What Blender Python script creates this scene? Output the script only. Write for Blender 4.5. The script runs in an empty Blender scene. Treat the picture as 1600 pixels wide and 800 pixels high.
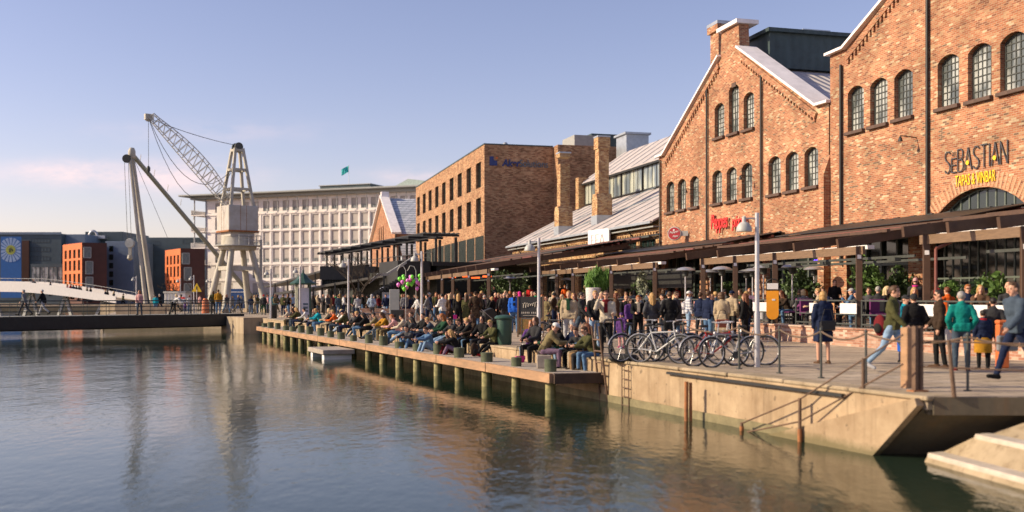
import bpy, bmesh, math, random
from mathutils import Vector, Matrix, noise
from mathutils.geometry import tessellate_polygon
R = math.radians
random.seed(7)
COL = bpy.context.scene.collection
FX, HY, EZ = 1600.0, 462.0, 1.64          # photo focal length (px), horizon row, eye height above the promenade
WZ = -1.10                                # water level

def at(x, y, Y):
    return Vector(((x-800)/FX*Y, Y, EZ+(HY-y)/FX*Y))
def gnd(x, y, z=0.0):
    Y = (EZ-z)*FX/(y-HY)
    return Vector(((x-800)/FX*Y, Y, z))
def px(x, Y): return (x-800)/FX*Y

# ---------------------------------------------------------------- materials
def nodes(m):
    m.use_nodes = True
    nt = m.node_tree
    return nt, nt.nodes, nt.links, nt.nodes['Principled BSDF']
def N(nt, t, **k):
    n = nt.nodes.new(t)
    for a, b in k.items():
        if a.startswith('i_'):
            n.inputs[a[2:].replace('_', ' ')].default_value = b
        elif a[0] == 'n' and a[1:].isdigit():
            n.inputs[int(a[1:])].default_value = b
        else: setattr(n, a, b)
    return n
def math_n(nt, op, a, b=None, c=None):
    n = nt.nodes.new('ShaderNodeMath'); n.operation = op
    for i, v in enumerate((a, b, c)):
        if v is None: continue
        if isinstance(v, (int, float)): n.inputs[i].default_value = v
        else: nt.links.new(v, n.inputs[i])
    return n.outputs[0]
def c4(c): return (c[0], c[1], c[2], 1)
MATS = {}
def mat(name, col, rough=.7, var=.25, scale=3.0, metal=0, bump=0, spec=.5, objcol=False, col2=None, stretch=None, coat=0):
    if name in MATS: return MATS[name]
    m = bpy.data.materials.new(name); nt, nd, lk, p = nodes(m)
    p.inputs['Roughness'].default_value = rough; p.inputs['Metallic'].default_value = metal
    p.inputs['Specular IOR Level'].default_value = spec
    p.inputs['Coat Weight'].default_value = coat
    tc = N(nt, 'ShaderNodeTexCoord'); vec = tc.outputs['Object']
    if stretch:
        mp = N(nt, 'ShaderNodeMapping'); mp.inputs['Scale'].default_value = stretch
        lk.new(vec, mp.inputs[0]); vec = mp.outputs[0]
    nz = N(nt, 'ShaderNodeTexNoise', i_Scale=scale, i_Detail=6.0, i_Roughness=.65)
    lk.new(vec, nz.inputs['Vector'])
    mr = N(nt, 'ShaderNodeMapRange', n1=.32, n2=.68, n3=0.0, n4=1.0); lk.new(nz.outputs[0], mr.inputs[0])
    mx = N(nt, 'ShaderNodeMix', data_type='RGBA'); lk.new(mr.outputs[0], mx.inputs[0])
    if objcol:
        oi = N(nt, 'ShaderNodeObjectInfo')
        mul = N(nt, 'ShaderNodeMix', data_type='RGBA', blend_type='MULTIPLY'); mul.inputs[0].default_value = 1
        lk.new(oi.outputs['Color'], mul.inputs[6]); mul.inputs[7].default_value = (1-var, 1-var, 1-var, 1)
        lk.new(mul.outputs[2], mx.inputs[6]); lk.new(oi.outputs['Color'], mx.inputs[7])
    else:
        a = col; b = col2 or tuple(min(1, x*(1+var)) for x in col)
        if not col2: a = tuple(x*(1-var) for x in col)
        mx.inputs[6].default_value = c4(a); mx.inputs[7].default_value = c4(b)
    lk.new(mx.outputs[2], p.inputs['Base Color'])
    if bump:
        bp = N(nt, 'ShaderNodeBump', i_Strength=bump, i_Distance=.05); lk.new(nz.outputs[0], bp.inputs['Height'])
        lk.new(bp.outputs[0], p.inputs['Normal'])
    MATS[name] = m; return m

def brick(name, cols, bw=.25, bh=.078, mortar=(.36, .29, .23), stain=.35, mw=.14):
    m = bpy.data.materials.new(name); nt, nd, lk, p = nodes(m)
    p.inputs['Roughness'].default_value = .88; p.inputs['Specular IOR Level'].default_value = .25
    tc = N(nt, 'ShaderNodeTexCoord'); sp = N(nt, 'ShaderNodeSeparateXYZ'); lk.new(tc.outputs['Object'], sp.inputs[0])
    u = math_n(nt, 'ADD', sp.outputs[0], sp.outputs[1])
    v = math_n(nt, 'DIVIDE', sp.outputs[2], bh)
    row = math_n(nt, 'FLOOR', v)
    off = math_n(nt, 'MULTIPLY', math_n(nt, 'FLOORED_MODULO', row, 2.0), .5)
    uu = math_n(nt, 'ADD', math_n(nt, 'DIVIDE', u, bw), off)
    colm = math_n(nt, 'FLOOR', uu)
    cb = N(nt, 'ShaderNodeCombineXYZ'); lk.new(colm, cb.inputs[0]); lk.new(row, cb.inputs[1])
    wn = N(nt, 'ShaderNodeTexWhiteNoise', noise_dimensions='2D'); lk.new(cb.outputs[0], wn.inputs['Vector'])
    # clusters: shift the random pick by a broad noise so tones gather in patches
    nz = N(nt, 'ShaderNodeTexNoise', i_Scale=.35, i_Detail=4.0); lk.new(tc.outputs['Object'], nz.inputs['Vector'])
    sh = math_n(nt, 'MULTIPLY_ADD', math_n(nt, 'SUBTRACT', nz.outputs[0], .5), .7, wn.outputs[0])
    rp = N(nt, 'ShaderNodeValToRGB'); rp.color_ramp.interpolation = 'CONSTANT'
    e = rp.color_ramp.elements
    while len(e) < len(cols): e.new(.5)
    for i, (pos, c) in enumerate(cols): e[i].position = pos; e[i].color = c4(c)
    lk.new(sh, rp.inputs[0])
    m1 = math_n(nt, 'LESS_THAN', math_n(nt, 'FRACT', v), mw)
    m2 = math_n(nt, 'LESS_THAN', math_n(nt, 'FRACT', uu), mw*.35)
    mm = math_n(nt, 'MAXIMUM', m1, m2)
    mx = N(nt, 'ShaderNodeMix', data_type='RGBA'); lk.new(mm, mx.inputs[0]); lk.new(rp.outputs[0], mx.inputs[6]); mx.inputs[7].default_value = c4(mortar)
    n2 = N(nt, 'ShaderNodeTexNoise', i_Scale=.6, i_Detail=8.0, i_Roughness=.7); lk.new(tc.outputs['Object'], n2.inputs['Vector'])
    mr = N(nt, 'ShaderNodeMapRange', n1=.35, n2=.65, n3=1-stain, n4=1.08); lk.new(n2.outputs[0], mr.inputs[0])
    vm = N(nt, 'ShaderNodeVectorMath', operation='SCALE'); lk.new(mx.outputs[2], vm.inputs[0]); lk.new(mr.outputs[0], vm.inputs['Scale'])
    lk.new(vm.outputs[0], p.inputs['Base Color'])
    bp = N(nt, 'ShaderNodeBump', i_Strength=.5, i_Distance=.02); lk.new(math_n(nt, 'SUBTRACT', 1.0, mm), bp.inputs['Height']); lk.new(bp.outputs[0], p.inputs['Normal'])
    return m

def ribbed(name, col, pitch, axis=0, rough=.55, amt=.5, var=.15):
    m = mat(name, col, rough, var, 1.2); nt = m.node_tree; p = nt.nodes['Principled BSDF']
    tc = N(nt, 'ShaderNodeTexCoord'); sp = N(nt, 'ShaderNodeSeparateXYZ'); nt.links.new(tc.outputs['Object'], sp.inputs[0])
    s = math_n(nt, 'SINE', math_n(nt, 'MULTIPLY', sp.outputs[axis], 2*math.pi/pitch))
    bp = N(nt, 'ShaderNodeBump', i_Strength=amt, i_Distance=.05); nt.links.new(s, bp.inputs['Height']); nt.links.new(bp.outputs[0], p.inputs['Normal'])
    return m

M_BRICK = brick('brick_red', [(0, (.26, .10, .06)), (.09, (.37, .14, .075)), (.30, (.44, .175, .09)), (.58, (.47, .22, .12)), (.78, (.50, .29, .16)), (.91, (.60, .45, .29)), (.975, (.20, .12, .08))], bw=.24, bh=.078, mortar=(.50, .36, .235), stain=.45, mw=.22)
M_BRICKY = brick('brick_yellow', [(0, (.34, .16, .07)), (.2, (.48, .27, .12)), (.45, (.56, .36, .17)), (.7, (.62, .43, .22)), (.9, (.32, .18, .10))])
M_BRICKO = brick('brick_office', [(0, (.28, .14, .075)), (.2, (.42, .22, .12)), (.45, (.50, .28, .15)), (.7, (.55, .34, .19)), (.93, (.32, .18, .10))], bw=.34, bh=.11, mortar=(.3, .21, .14))
M_BRICKF = brick('brick_far', [(0, (.30, .12, .06)), (.3, (.42, .19, .1)), (.7, (.46, .25, .14))], bw=.5, bh=.16)
M_PAVE = brick('paving_brick', [(0, (.36, .17, .11)), (.3, (.46, .25, .17)), (.6, (.52, .32, .23)), (.85, (.6, .42, .32))], bw=.22, bh=.075, mortar=(.45, .38, .32))
M_SILL = mat('sill_brick', (.10, .06, .045), .8)
M_COPE = mat('lead_coping', (.80, .75, .74), .5, .12, 1.5)
M_TILE = ribbed('roof_sheet', (.50, .45, .43), .30, 0, .6, .6)
M_TILE2 = ribbed('roof_sheet_cross', (.50, .46, .45), .55, 1, .6, .7)
M_ZINC = mat('zinc', (.42, .45, .48), .4, .15, 2, metal=.5)
M_DARKZ = ribbed('dark_zinc', (.035, .06, .065), .5, 1, .55, .3, .3)
M_FRAME = mat('window_iron', (.05, .055, .05), .6)
M_MUNT = mat('muntin_grey', (.22, .24, .22), .6)
M_BLACK = mat('black_paint', (.018, .018, .017), .5, .3)
M_BLACKW = ribbed('black_boards', (.022, .026, .022), .25, 0, .75, .5, .4)
M_PERG = mat('brown_paint', (.075, .038, .02), .5, .25, 4)
M_PERG2 = mat('brown_beam', (.17, .105, .06), .55, .25, 4, stretch=(1, 1, 6))
M_REDB = mat('red_brown_rail', (.19, .06, .045), .45, .2)
M_CONC = mat('quay_concrete', (.30, .22, .14), .85, .3, 1.6, bump=.4, stretch=(1, 1, .3), col2=(.44, .35, .24))
def conc_mat(name, c1, c2, tide=None, streak=.55):
    m = bpy.data.materials.new(name); nt, nd, lk, p = nodes(m); p.inputs['Roughness'].default_value = .88
    tc = N(nt, 'ShaderNodeTexCoord')
    n1 = N(nt, 'ShaderNodeTexNoise', i_Scale=.9, i_Detail=9.0, i_Roughness=.72); lk.new(tc.outputs['Object'], n1.inputs['Vector'])
    r1 = N(nt, 'ShaderNodeMapRange', n1=.34, n2=.66, n3=0., n4=1.); lk.new(n1.outputs[0], r1.inputs[0])
    mx = N(nt, 'ShaderNodeMix', data_type='RGBA'); lk.new(r1.outputs[0], mx.inputs[0]); mx.inputs[6].default_value = c4(c1); mx.inputs[7].default_value = c4(c2)
    mp = N(nt, 'ShaderNodeMapping'); mp.inputs['Scale'].default_value = (2.6, 2.6, .16); lk.new(tc.outputs['Object'], mp.inputs[0])
    n2 = N(nt, 'ShaderNodeTexNoise', i_Scale=1.5, i_Detail=5.0, i_Roughness=.7); lk.new(mp.outputs[0], n2.inputs['Vector'])
    r2 = N(nt, 'ShaderNodeMapRange', n1=.52, n2=.70, n3=0., n4=streak); lk.new(n2.outputs[0], r2.inputs[0])
    m2 = N(nt, 'ShaderNodeMix', data_type='RGBA'); lk.new(r2.outputs[0], m2.inputs[0]); lk.new(mx.outputs[2], m2.inputs[6]); m2.inputs[7].default_value = (.15, .10, .055, 1)
    n3 = N(nt, 'ShaderNodeTexNoise', i_Scale=5.5, i_Detail=4.0); lk.new(tc.outputs['Object'], n3.inputs['Vector'])
    r3 = N(nt, 'ShaderNodeMapRange', n1=.66, n2=.70, n3=0., n4=.6); lk.new(n3.outputs[0], r3.inputs[0])
    m3 = N(nt, 'ShaderNodeMix', data_type='RGBA'); lk.new(r3.outputs[0], m3.inputs[0]); lk.new(m2.outputs[2], m3.inputs[6]); m3.inputs[7].default_value = (.10, .075, .05, 1)
    out = m3
    if tide is not None:
        sp = N(nt, 'ShaderNodeSeparateXYZ'); lk.new(tc.outputs['Object'], sp.inputs[0])
        zz = math_n(nt, 'ADD', sp.outputs[2], math_n(nt, 'MULTIPLY', math_n(nt, 'SUBTRACT', n1.outputs[0], .5), .35))
        r4 = N(nt, 'ShaderNodeMapRange', n1=tide+.10, n2=tide-.04, n3=0., n4=.8); lk.new(zz, r4.inputs[0])
        m4 = N(nt, 'ShaderNodeMix', data_type='RGBA'); lk.new(r4.outputs[0], m4.inputs[0]); lk.new(m3.outputs[2], m4.inputs[6]); m4.inputs[7].default_value = (.12, .105, .045, 1); out = m4
    lk.new(out.outputs[2], p.inputs['Base Color'])
    bp = N(nt, 'ShaderNodeBump', i_Strength=.5, i_Distance=.04); lk.new(n1.outputs[0], bp.inputs['Height']); lk.new(bp.outputs[0], p.inputs['Normal'])
    return m
M_WALLC = conc_mat('quay_wall_concrete', (.29, .20, .115), (.47, .35, .22), -1.0)
M_STEPC = conc_mat('step_concrete', (.26, .20, .12), (.42, .33, .22), None, .8)
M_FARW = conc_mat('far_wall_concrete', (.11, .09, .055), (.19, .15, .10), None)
M_CONCD = mat('stained_concrete', (.13, .115, .085), .85, .6, 1.4, bump=.6)
M_LEDGE = mat('pale_concrete', (.50, .43, .35), .8, .2, 2.5, bump=.3)
M_WOOD = mat('deck_timber', (.24, .15, .085), .8, .35, 1.1, bump=.3, stretch=(1, 1, 5), col2=(.46, .26, .14))
M_WOODD = mat('shaded_end_timber', (.06, .035, .022), .8, .4, 3)  # shade of the jetty end face put into a darker timber colour
M_PLANK = mat('deck_planks', (.34, .29, .24), .85, .25, 3, bump=.2)
M_PILE = mat('pile_timber', (.15, .15, .06), .85, .35, 4, bump=.4, col2=(.40, .34, .16))
M_PILED = mat('pile_head', (.085, .10, .055), .8, .35, 4, bump=.2)
M_RAILS = mat('rail_brown', (.13, .075, .045), .7, .35, 5, bump=.2)
M_RUST = mat('rust', (.20, .085, .04), .85, .5, 6, col2=(.42, .16, .05), bump=.3)
M_STEEL = mat('galvanised_steel', (.50, .50, .52), .38, .12, 3, metal=.65)
M_GREYP = mat('grey_paint', (.42, .42, .40), .5, .2, 2.2)
M_CRANE = mat('crane_paint', (.33, .30, .23), .65, .25, 2.6, col2=(.52, .49, .43), bump=.15, stretch=(1, 1, .3))
M_CABR = mat('crane_house_paint', (.50, .48, .45), .6, .2, 1.6, col2=(.40, .36, .31), bump=.1)
M_WHITE = mat('white_paint', (.78, .76, .74), .5, .08, 2)
M_OFFW = mat('pale_render', (.76, .70, .66), .75, .08, .6)
M_BLIND = mat('window_blind', (.43, .385, .35), .7, .14, .5)
M_GREYR = mat('grey_soffit', (.30, .31, .30), .6, .1)
M_BLUEG = mat('blue_grey_cladding', (.06, .088, .105), .55, .15, .4)
M_BLUEG2 = mat('pale_blue_cladding', (.15, .20, .275), .55, .12, .8)
M_DKR = mat('dark_red_strip_and_shade', (.075, .025, .017), .7, .15, .6)  # strip colour, also the shade coloured onto the orange houses' right sides
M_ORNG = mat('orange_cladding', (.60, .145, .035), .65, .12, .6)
M_BANB = mat('banner_blue', (.008, .10, .34), .5, .1)
M_BANL = mat('banner_pale_blue', (.26, .37, .58), .5, .1)
M_OLIVE = mat('olive', (.33, .36, .06), .6)
M_RED = mat('sign_red', (.72, .035, .03), .4, .08)
M_DKRED = mat('disc_red', (.36, .015, .025), .4, .08)
M_SIGNG = mat('sign_grey', (.055, .055, .06), .5)
M_YEL = mat('sign_yellow', (.88, .58, .02), .45, .05)
M_ORY = mat('orange_yellow', (.86, .34, .015), .4, .06)
M_NAVY = mat('sign_navy', (.012, .025, .14), .4)
M_SLATE = mat('sign_slate', (.10, .14, .18), .5)
M_GREENP = mat('bottle_green_paint', (.03, .075, .055), .45, .2)
M_STRAW = mat('dry_twigs', (.26, .19, .06), .85, .3)
M_BARK = mat('bark', (.06, .045, .032), .9, .3)
M_LEAF = mat('leaf_green', (.055, .12, .025), .55, .5, 6, col2=(.13, .22, .05))
M_LEAFD = mat('leaf_dark', (.03, .065, .02), .5, .5, 6, col2=(.08, .13, .035))
M_GRASSY = mat('reed_green', (.06, .16, .02), .6, .4, 8, col2=(.14, .28, .04))
M_PURP = mat('purple_cloth', (.16, .03, .13), .9, .2)
M_CLOTH = mat('cloth', (1, 1, 1), .92, .28, 9, objcol=True, spec=.2, bump=.2)
M_SHINY = mat('leather', (1, 1, 1), .45, .2, 8, objcol=True)
M_SKIN = mat('skin', (.56, .31, .21), .55, .1, 5, spec=.35)
M_EYE = mat('face_dark', (.05, .025, .02), .5)
M_LIP = mat('face_lip', (.38, .13, .1), .5)
M_HAIR = mat('hair', (1, 1, 1), .6, .35, 26, objcol=True, spec=.4)
M_PAINT = mat('object_paint', (1, 1, 1), .4, .08, 4, objcol=True)
M_RUBBER = mat('rubber', (.02, .02, .02), .8)
M_CHAIN = mat('chain_brown', (.13, .085, .055), .7, .3)
M_BALL = mat('balloon_skin', (1, 1, 1), .22, .03, 2, objcol=True)

def check_mat():
    m = bpy.data.materials.new('check_cloth'); nt, nd, lk, p = nodes(m)
    tc = N(nt, 'ShaderNodeTexCoord'); sp = N(nt, 'ShaderNodeSeparateXYZ'); lk.new(tc.outputs['Object'], sp.inputs[0])
    a = math_n(nt, 'LESS_THAN', math_n(nt, 'FRACT', math_n(nt, 'MULTIPLY', math_n(nt, 'ADD', sp.outputs[0], sp.outputs[1]), 9.0)), .4)
    b = math_n(nt, 'LESS_THAN', math_n(nt, 'FRACT', math_n(nt, 'MULTIPLY', sp.outputs[2], 9.0)), .4)
    s = math_n(nt, 'MULTIPLY', math_n(nt, 'ADD', a, b), .5)
    mx = N(nt, 'ShaderNodeMix', data_type='RGBA'); lk.new(s, mx.inputs[0]); mx.inputs[6].default_value = (.62, .62, .62, 1); mx.inputs[7].default_value = (.05, .09, .2, 1)
    lk.new(mx.outputs[2], p.inputs['Base Color']); p.inputs['Roughness'].default_value = .9
    return m
M_CHECK = check_mat()

def glass(name, c1, c2, scale=.5, rough=.12):
    m = bpy.data.materials.new(name); nt, nd, lk, p = nodes(m)
    tc = N(nt, 'ShaderNodeTexCoord'); mp = N(nt, 'ShaderNodeMapping'); mp.inputs['Scale'].default_value = (1, 1, .35)
    oi = N(nt, 'ShaderNodeObjectInfo'); av = N(nt, 'ShaderNodeVectorMath', operation='ADD'); sv = N(nt, 'ShaderNodeVectorMath', operation='SCALE'); sv.inputs[0].default_value = (31, 17, 23); lk.new(oi.outputs['Random'], sv.inputs['Scale']); lk.new(tc.outputs['Object'], av.inputs[0]); lk.new(sv.outputs[0], av.inputs[1]); lk.new(av.outputs[0], mp.inputs[0])
    nz = N(nt, 'ShaderNodeTexNoise', i_Scale=scale, i_Detail=3.0); lk.new(mp.outputs[0], nz.inputs['Vector'])
    mr = N(nt, 'ShaderNodeMapRange', n1=.42, n2=.58, n3=0., n4=1.); lk.new(nz.outputs[0], mr.inputs[0])
    mx = N(nt, 'ShaderNodeMix', data_type='RGBA'); lk.new(mr.outputs[0], mx.inputs[0]); mx.inputs[6].default_value = c4(c1); mx.inputs[7].default_value = c4(c2)
    lk.new(mx.outputs[2], p.inputs['Base Color']); p.inputs['Roughness'].default_value = rough; p.inputs['IOR'].default_value = 1.6
    bp = N(nt, 'ShaderNodeBump', i_Strength=.08, i_Distance=.05); lk.new(nz.outputs[0], bp.inputs['Height']); lk.new(bp.outputs[0], p.inputs['Normal'])
    return m
M_GLASS = glass('old_glass', (.10, .115, .115), (.40, .42, .40), 2.2, .25)
M_GLASSD = glass('dark_glass', (.008, .012, .011), (.022, .03, .028), .5, .08)
M_GLASSB = glass('roof_glass', (.12, .15, .17), (.42, .44, .36), .8, .15)

def water_mat():
    m = bpy.data.materials.new('canal_water'); nt, nd, lk, p = nodes(m)
    p.inputs['Base Color'].default_value = (.017, .031, .019, 1); p.inputs['Roughness'].default_value = .04; p.inputs['IOR'].default_value = 1.38
    tc = N(nt, 'ShaderNodeTexCoord')
    hs = None
    for sc, st, dist in ((1.1, (1, .6, 1), .014), (4.5, (1, .5, 1), .009), (12, (1, .5, 1), .0034), (26, (1, .6, 1), .0010)):
        mp = N(nt, 'ShaderNodeMapping'); mp.inputs['Scale'].default_value = st; lk.new(tc.outputs['Object'], mp.inputs[0])
        nz = N(nt, 'ShaderNodeTexNoise', i_Scale=sc, i_Detail=3.0, i_Roughness=.5); lk.new(mp.outputs[0], nz.inputs['Vector'])
        h = math_n(nt, 'MULTIPLY', nz.outputs[0], dist)
        hs = h if hs is None else math_n(nt, 'ADD', hs, h)
    # calm and ruffled patches
    pz = N(nt, 'ShaderNodeTexNoise', i_Scale=.09, i_Detail=2.0); lk.new(tc.outputs['Object'], pz.inputs['Vector'])
    pr = N(nt, 'ShaderNodeMapRange', n1=.38, n2=.62, n3=.45, n4=1.3); lk.new(pz.outputs[0], pr.inputs[0])
    h2 = math_n(nt, 'MULTIPLY', hs, pr.outputs[0])
    bp = N(nt, 'ShaderNodeBump', i_Strength=1.0, i_Distance=1.0); lk.new(h2, bp.inputs['Height']); lk.new(bp.outputs[0], p.inputs['Normal'])
    return m
M_WATER = water_mat()

def ground_mat():
    m = bpy.data.materials.new('promenade_paving'); nt, nd, lk, p = nodes(m); p.inputs['Roughness'].default_value = .85
    tc = N(nt, 'ShaderNodeTexCoord')
    mp = N(nt, 'ShaderNodeMapping'); mp.inputs['Rotation'].default_value = (0, 0, R(-23.3)); lk.new(tc.outputs['Object'], mp.inputs[0])
    br = N(nt, 'ShaderNodeTexBrick', i_Scale=1.0); br.inputs['Brick Width'].default_value = 1.2; br.inputs['Row Height'].default_value = .6
    br.inputs['Mortar Size'].default_value = .03; br.inputs['Color1'].default_value = (.40, .31, .22, 1); br.inputs['Color2'].default_value = (.46, .37, .27, 1); br.inputs['Mortar'].default_value = (.20, .16, .115, 1)
    lk.new(mp.outputs[0], br.inputs['Vector'])
    nz = N(nt, 'ShaderNodeTexNoise', i_Scale=.7, i_Detail=8.0, i_Roughness=.7); lk.new(tc.outputs['Object'], nz.inputs['Vector'])
    mr = N(nt, 'ShaderNodeMapRange', n1=.35, n2=.65, n3=.66, n4=1.12); lk.new(nz.outputs[0], mr.inputs[0])
    vm = N(nt, 'ShaderNodeVectorMath', operation='SCALE'); lk.new(br.outputs[0], vm.inputs[0]); lk.new(mr.outputs[0], vm.inputs['Scale'])
    lk.new(vm.outputs[0], p.inputs['Base Color'])
    bp = N(nt, 'ShaderNodeBump', i_Strength=.3, i_Distance=.02); lk.new(nz.outputs[0], bp.inputs['Height']); lk.new(bp.outputs[0], p.inputs['Normal'])
    return m
M_GROUND = ground_mat()

# ---------------------------------------------------------------- tagging and linking
LABELS = set()
def tag(o, label=None, cat=None, group=None, kind=None):
    if label:
        if label in LABELS and not group: print('DUPLABEL', label)
        LABELS.add(label)
        n = len(label.split())
        if n < 4 or n > 16: print('LABELLEN', n, label)
        o['label'] = label
    if cat: o['category'] = cat
    if group: o['group'] = group
    if kind: o['kind'] = kind
    return o
def empty(name, loc=(0, 0, 0), rz=0.0, label=None, cat=None, group=None, kind=None):
    o = bpy.data.objects.new(name, None); COL.objects.link(o); o.location = loc; o.rotation_euler = (0, 0, rz)
    o.empty_display_size = .3
    return tag(o, label, cat, group, kind)
def copy_tree(o, parent=None):
    c = o.copy(); COL.objects.link(c)
    if parent: c.parent = parent
    for k in ('label', 'category', 'group'):
        if k in c and parent is None: del c[k]
    for ch in list(o.children): copy_tree(ch, c)
    return c

class MB:
    def __init__(s): s.v = []; s.f = []; s.m = []; s.mi = 0
    def add(s, vs, fs):
        b = len(s.v); s.v += [tuple(x) for x in vs]; s.f += [tuple(b+i for i in f) for f in fs]; s.m += [s.mi]*len(fs); return s
    def box(s, x0, x1, y0, y1, z0, z1, M=None):
        vs = [Vector((x, y, z)) for z in (z0, z1) for y in (y0, y1) for x in (x0, x1)]
        if M: vs = [M @ v for v in vs]
        return s.add(vs, [(0, 2, 3, 1), (4, 5, 7, 6), (0, 1, 5, 4), (2, 6, 7, 3), (0, 4, 6, 2), (1, 3, 7, 5)])
    def beam(s, a, b, w, h, up=(0, 0, 1)):
        a, b = Vector(a), Vector(b); d = (b-a); L = d.length
        if L < 1e-6: return s
        d.normalize(); u = Vector(up)
        if abs(d.dot(u)) > .98: u = Vector((1, 0, 0))
        r = d.cross(u).normalized(); u = r.cross(d).normalized()
        M = Matrix((r, d, u)).transposed().to_4x4(); M.translation = a
        return s.box(-w/2, w/2, 0, L, -h/2, h/2, M)
    def tube(s, a, b, r0, r1=None, n=8, cap=True):
        a, b = Vector(a), Vector(b); r1 = r0 if r1 is None else r1
        d = (b-a)
        if d.length < 1e-6: return s
        d.normalize(); u = Vector((0, 0, 1)) if abs(d.z) < .9 else Vector((1, 0, 0))
        x = d.cross(u).normalized(); y = d.cross(x).normalized()
        vs = []
        for p, r in ((a, r0), (b, r1)):
            for i in range(n):
                t = 2*math.pi*i/n; vs.append(p + x*math.cos(t)*r + y*math.sin(t)*r)
        fs = [(i, (i+1) % n, n+(i+1) % n, n+i) for i in range(n)]
        if cap: fs += [tuple(range(n))[::-1], tuple(range(n, 2*n))]
        return s.add(vs, fs)
    def path(s, pts, r, n=6):
        for a, b in zip(pts, pts[1:]): s.tube(a, b, r, r, n)
        return s
    def lathe(s, c, prof, n=16, M=None):
        c = Vector(c); vs = []; fs = []
        for r, z in prof:
            for i in range(n):
                t = 2*math.pi*i/n; v = Vector((r*math.cos(t), r*math.sin(t), z))
                if M: v = M @ v
                vs.append(c+v)
        for k in range(len(prof)-1):
            for i in range(n):
                j = (i+1) % n; fs.append((k*n+i, k*n+j, (k+1)*n+j, (k+1)*n+i))
        fs.append(tuple(range(n))[::-1]); fs.append(tuple((len(prof)-1)*n+i for i in range(n)))
        return s.add(vs, fs)
    def ball(s, c, r, n=12, m=7):
        if isinstance(r, (int, float)): r = (r, r, r)
        c = Vector(c); vs = [c+Vector((0, 0, -r[2]))]; 
        for k in range(1, m):
            ph = -math.pi/2+math.pi*k/m
            for i in range(n):
                t = 2*math.pi*i/n
                vs.append(c+Vector((r[0]*math.cos(ph)*math.cos(t), r[1]*math.cos(ph)*math.sin(t), r[2]*math.sin(ph))))
        vs.append(c+Vector((0, 0, r[2]))); fs = []
        for i in range(n): fs.append((0, 1+(i+1) % n, 1+i))
        for k in range(m-2):
            for i in range(n):
                a = 1+k*n+i; b = 1+k*n+(i+1) % n; fs.append((a, b, b+n, a+n))
        top = len(vs)-1; base = 1+(m-2)*n
        for i in range(n): fs.append((top, base+i, base+(i+1) % n))
        return s.add(vs, fs)
    def prism(s, poly, lo, hi, fn=None):
        """poly (a,b) list extruded from lo to hi along the third axis; fn maps (a,b,t) to xyz (default x,z,y)"""
        fn = fn or (lambda a, b, t: (a, t, b)); n = len(poly)
        vs = [fn(a, b, lo) for a, b in poly]+[fn(a, b, hi) for a, b in poly]
        fs = [(i, (i+1) % n, n+(i+1) % n, n+i) for i in range(n)]
        b0 = len(s.v); s.add(vs, fs)
        tri = tessellate_polygon([[Vector((a, b, 0)) for a, b in poly]])
        s.f += [tuple(b0+i for i in t) for t in tri]+[tuple(b0+n+i for i in t[::-1]) for t in tri]; s.m += [s.mi]*(2*len(tri))
        return s
    def holed(s, outer, holes, y0, depth, fn=None):
        """front face at y0 with holes, reveals running back by depth"""
        fn = fn or (lambda a, b, t: (a, t, b))
        loops = [[Vector((a, b, 0)) for a, b in l] for l in [outer]+holes]
        tri = tessellate_polygon(loops); flat = [v for l in loops for v in l]
        s.add([fn(v.x, v.y, y0) for v in flat], tri)
        for h in holes:
            n = len(h)
            s.add([fn(a, b, y0) for a, b in h]+[fn(a, b, y0+depth) for a, b in h], [(i, (i+1) % n, n+(i+1) % n, n+i) for i in range(n)])
        return s
    def build(s, name, m, parent=None, smooth=False, bevel=0, loc=None, fixn=True):
        me = bpy.data.meshes.new(name); me.from_pydata(s.v, [], s.f)
        ms = m if isinstance(m, (list, tuple)) else [m]
        for x in ms: me.materials.append(x)
        if len(ms) > 1: me.polygons.foreach_set('material_index', s.m)
        if fixn:
            bm = bmesh.new(); bm.from_mesh(me); bmesh.ops.recalc_face_normals(bm, faces=bm.faces); bm.to_mesh(me); bm.free()
        if smooth:
            me.polygons.foreach_set('use_smooth', [True]*len(me.polygons))
            if hasattr(me, 'set_sharp_from_angle'): me.set_sharp_from_angle(angle=R(50))
        me.update()
        o = bpy.data.objects.new(name, me); COL.objects.link(o)
        if parent: o.parent = parent
        if loc: o.location = loc
        if bevel:
            b = o.modifiers.new('bevel', 'BEVEL'); b.width = bevel; b.segments = 1; b.limit_method = 'ANGLE'
        return o

def text(s, width, height, m, parent, name, origin, right=(1, 0, 0), up=(0, 0, 1), ext=.03, shear=0, bold=0):
    cu = bpy.data.curves.new(name, 'FONT'); cu.body = s; cu.size = 1; cu.extrude = .001; cu.offset = bold; cu.shear = shear
    tmp = bpy.data.objects.new('tmp', cu); COL.objects.link(tmp)
    dg = bpy.context.evaluated_depsgraph_get(); me = bpy.data.meshes.new_from_object(tmp.evaluated_get(dg))
    bpy.data.objects.remove(tmp); 
    xs = [v.co.x for v in me.vertices]; ys = [v.co.y for v in me.vertices]
    x0, x1, y0, y1 = min(xs), max(xs), min(ys), max(ys)
    r, u = Vector(right), Vector(up); n = r.cross(u).normalized(); o = Vector(origin)
    for v in me.vertices:
        a = (v.co.x-x0)/(x1-x0)*width; b = (v.co.y-y0)/(y1-y0)*height if height else v.co.y
        t = ext if v.co.z > 0 else 0
        v.co = o+r*a+u*b+n*t
    me.materials.clear(); me.materials.append(m)
    ob = bpy.data.objects.new(name, me); COL.objects.link(ob); ob.parent = parent
    return ob
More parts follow.
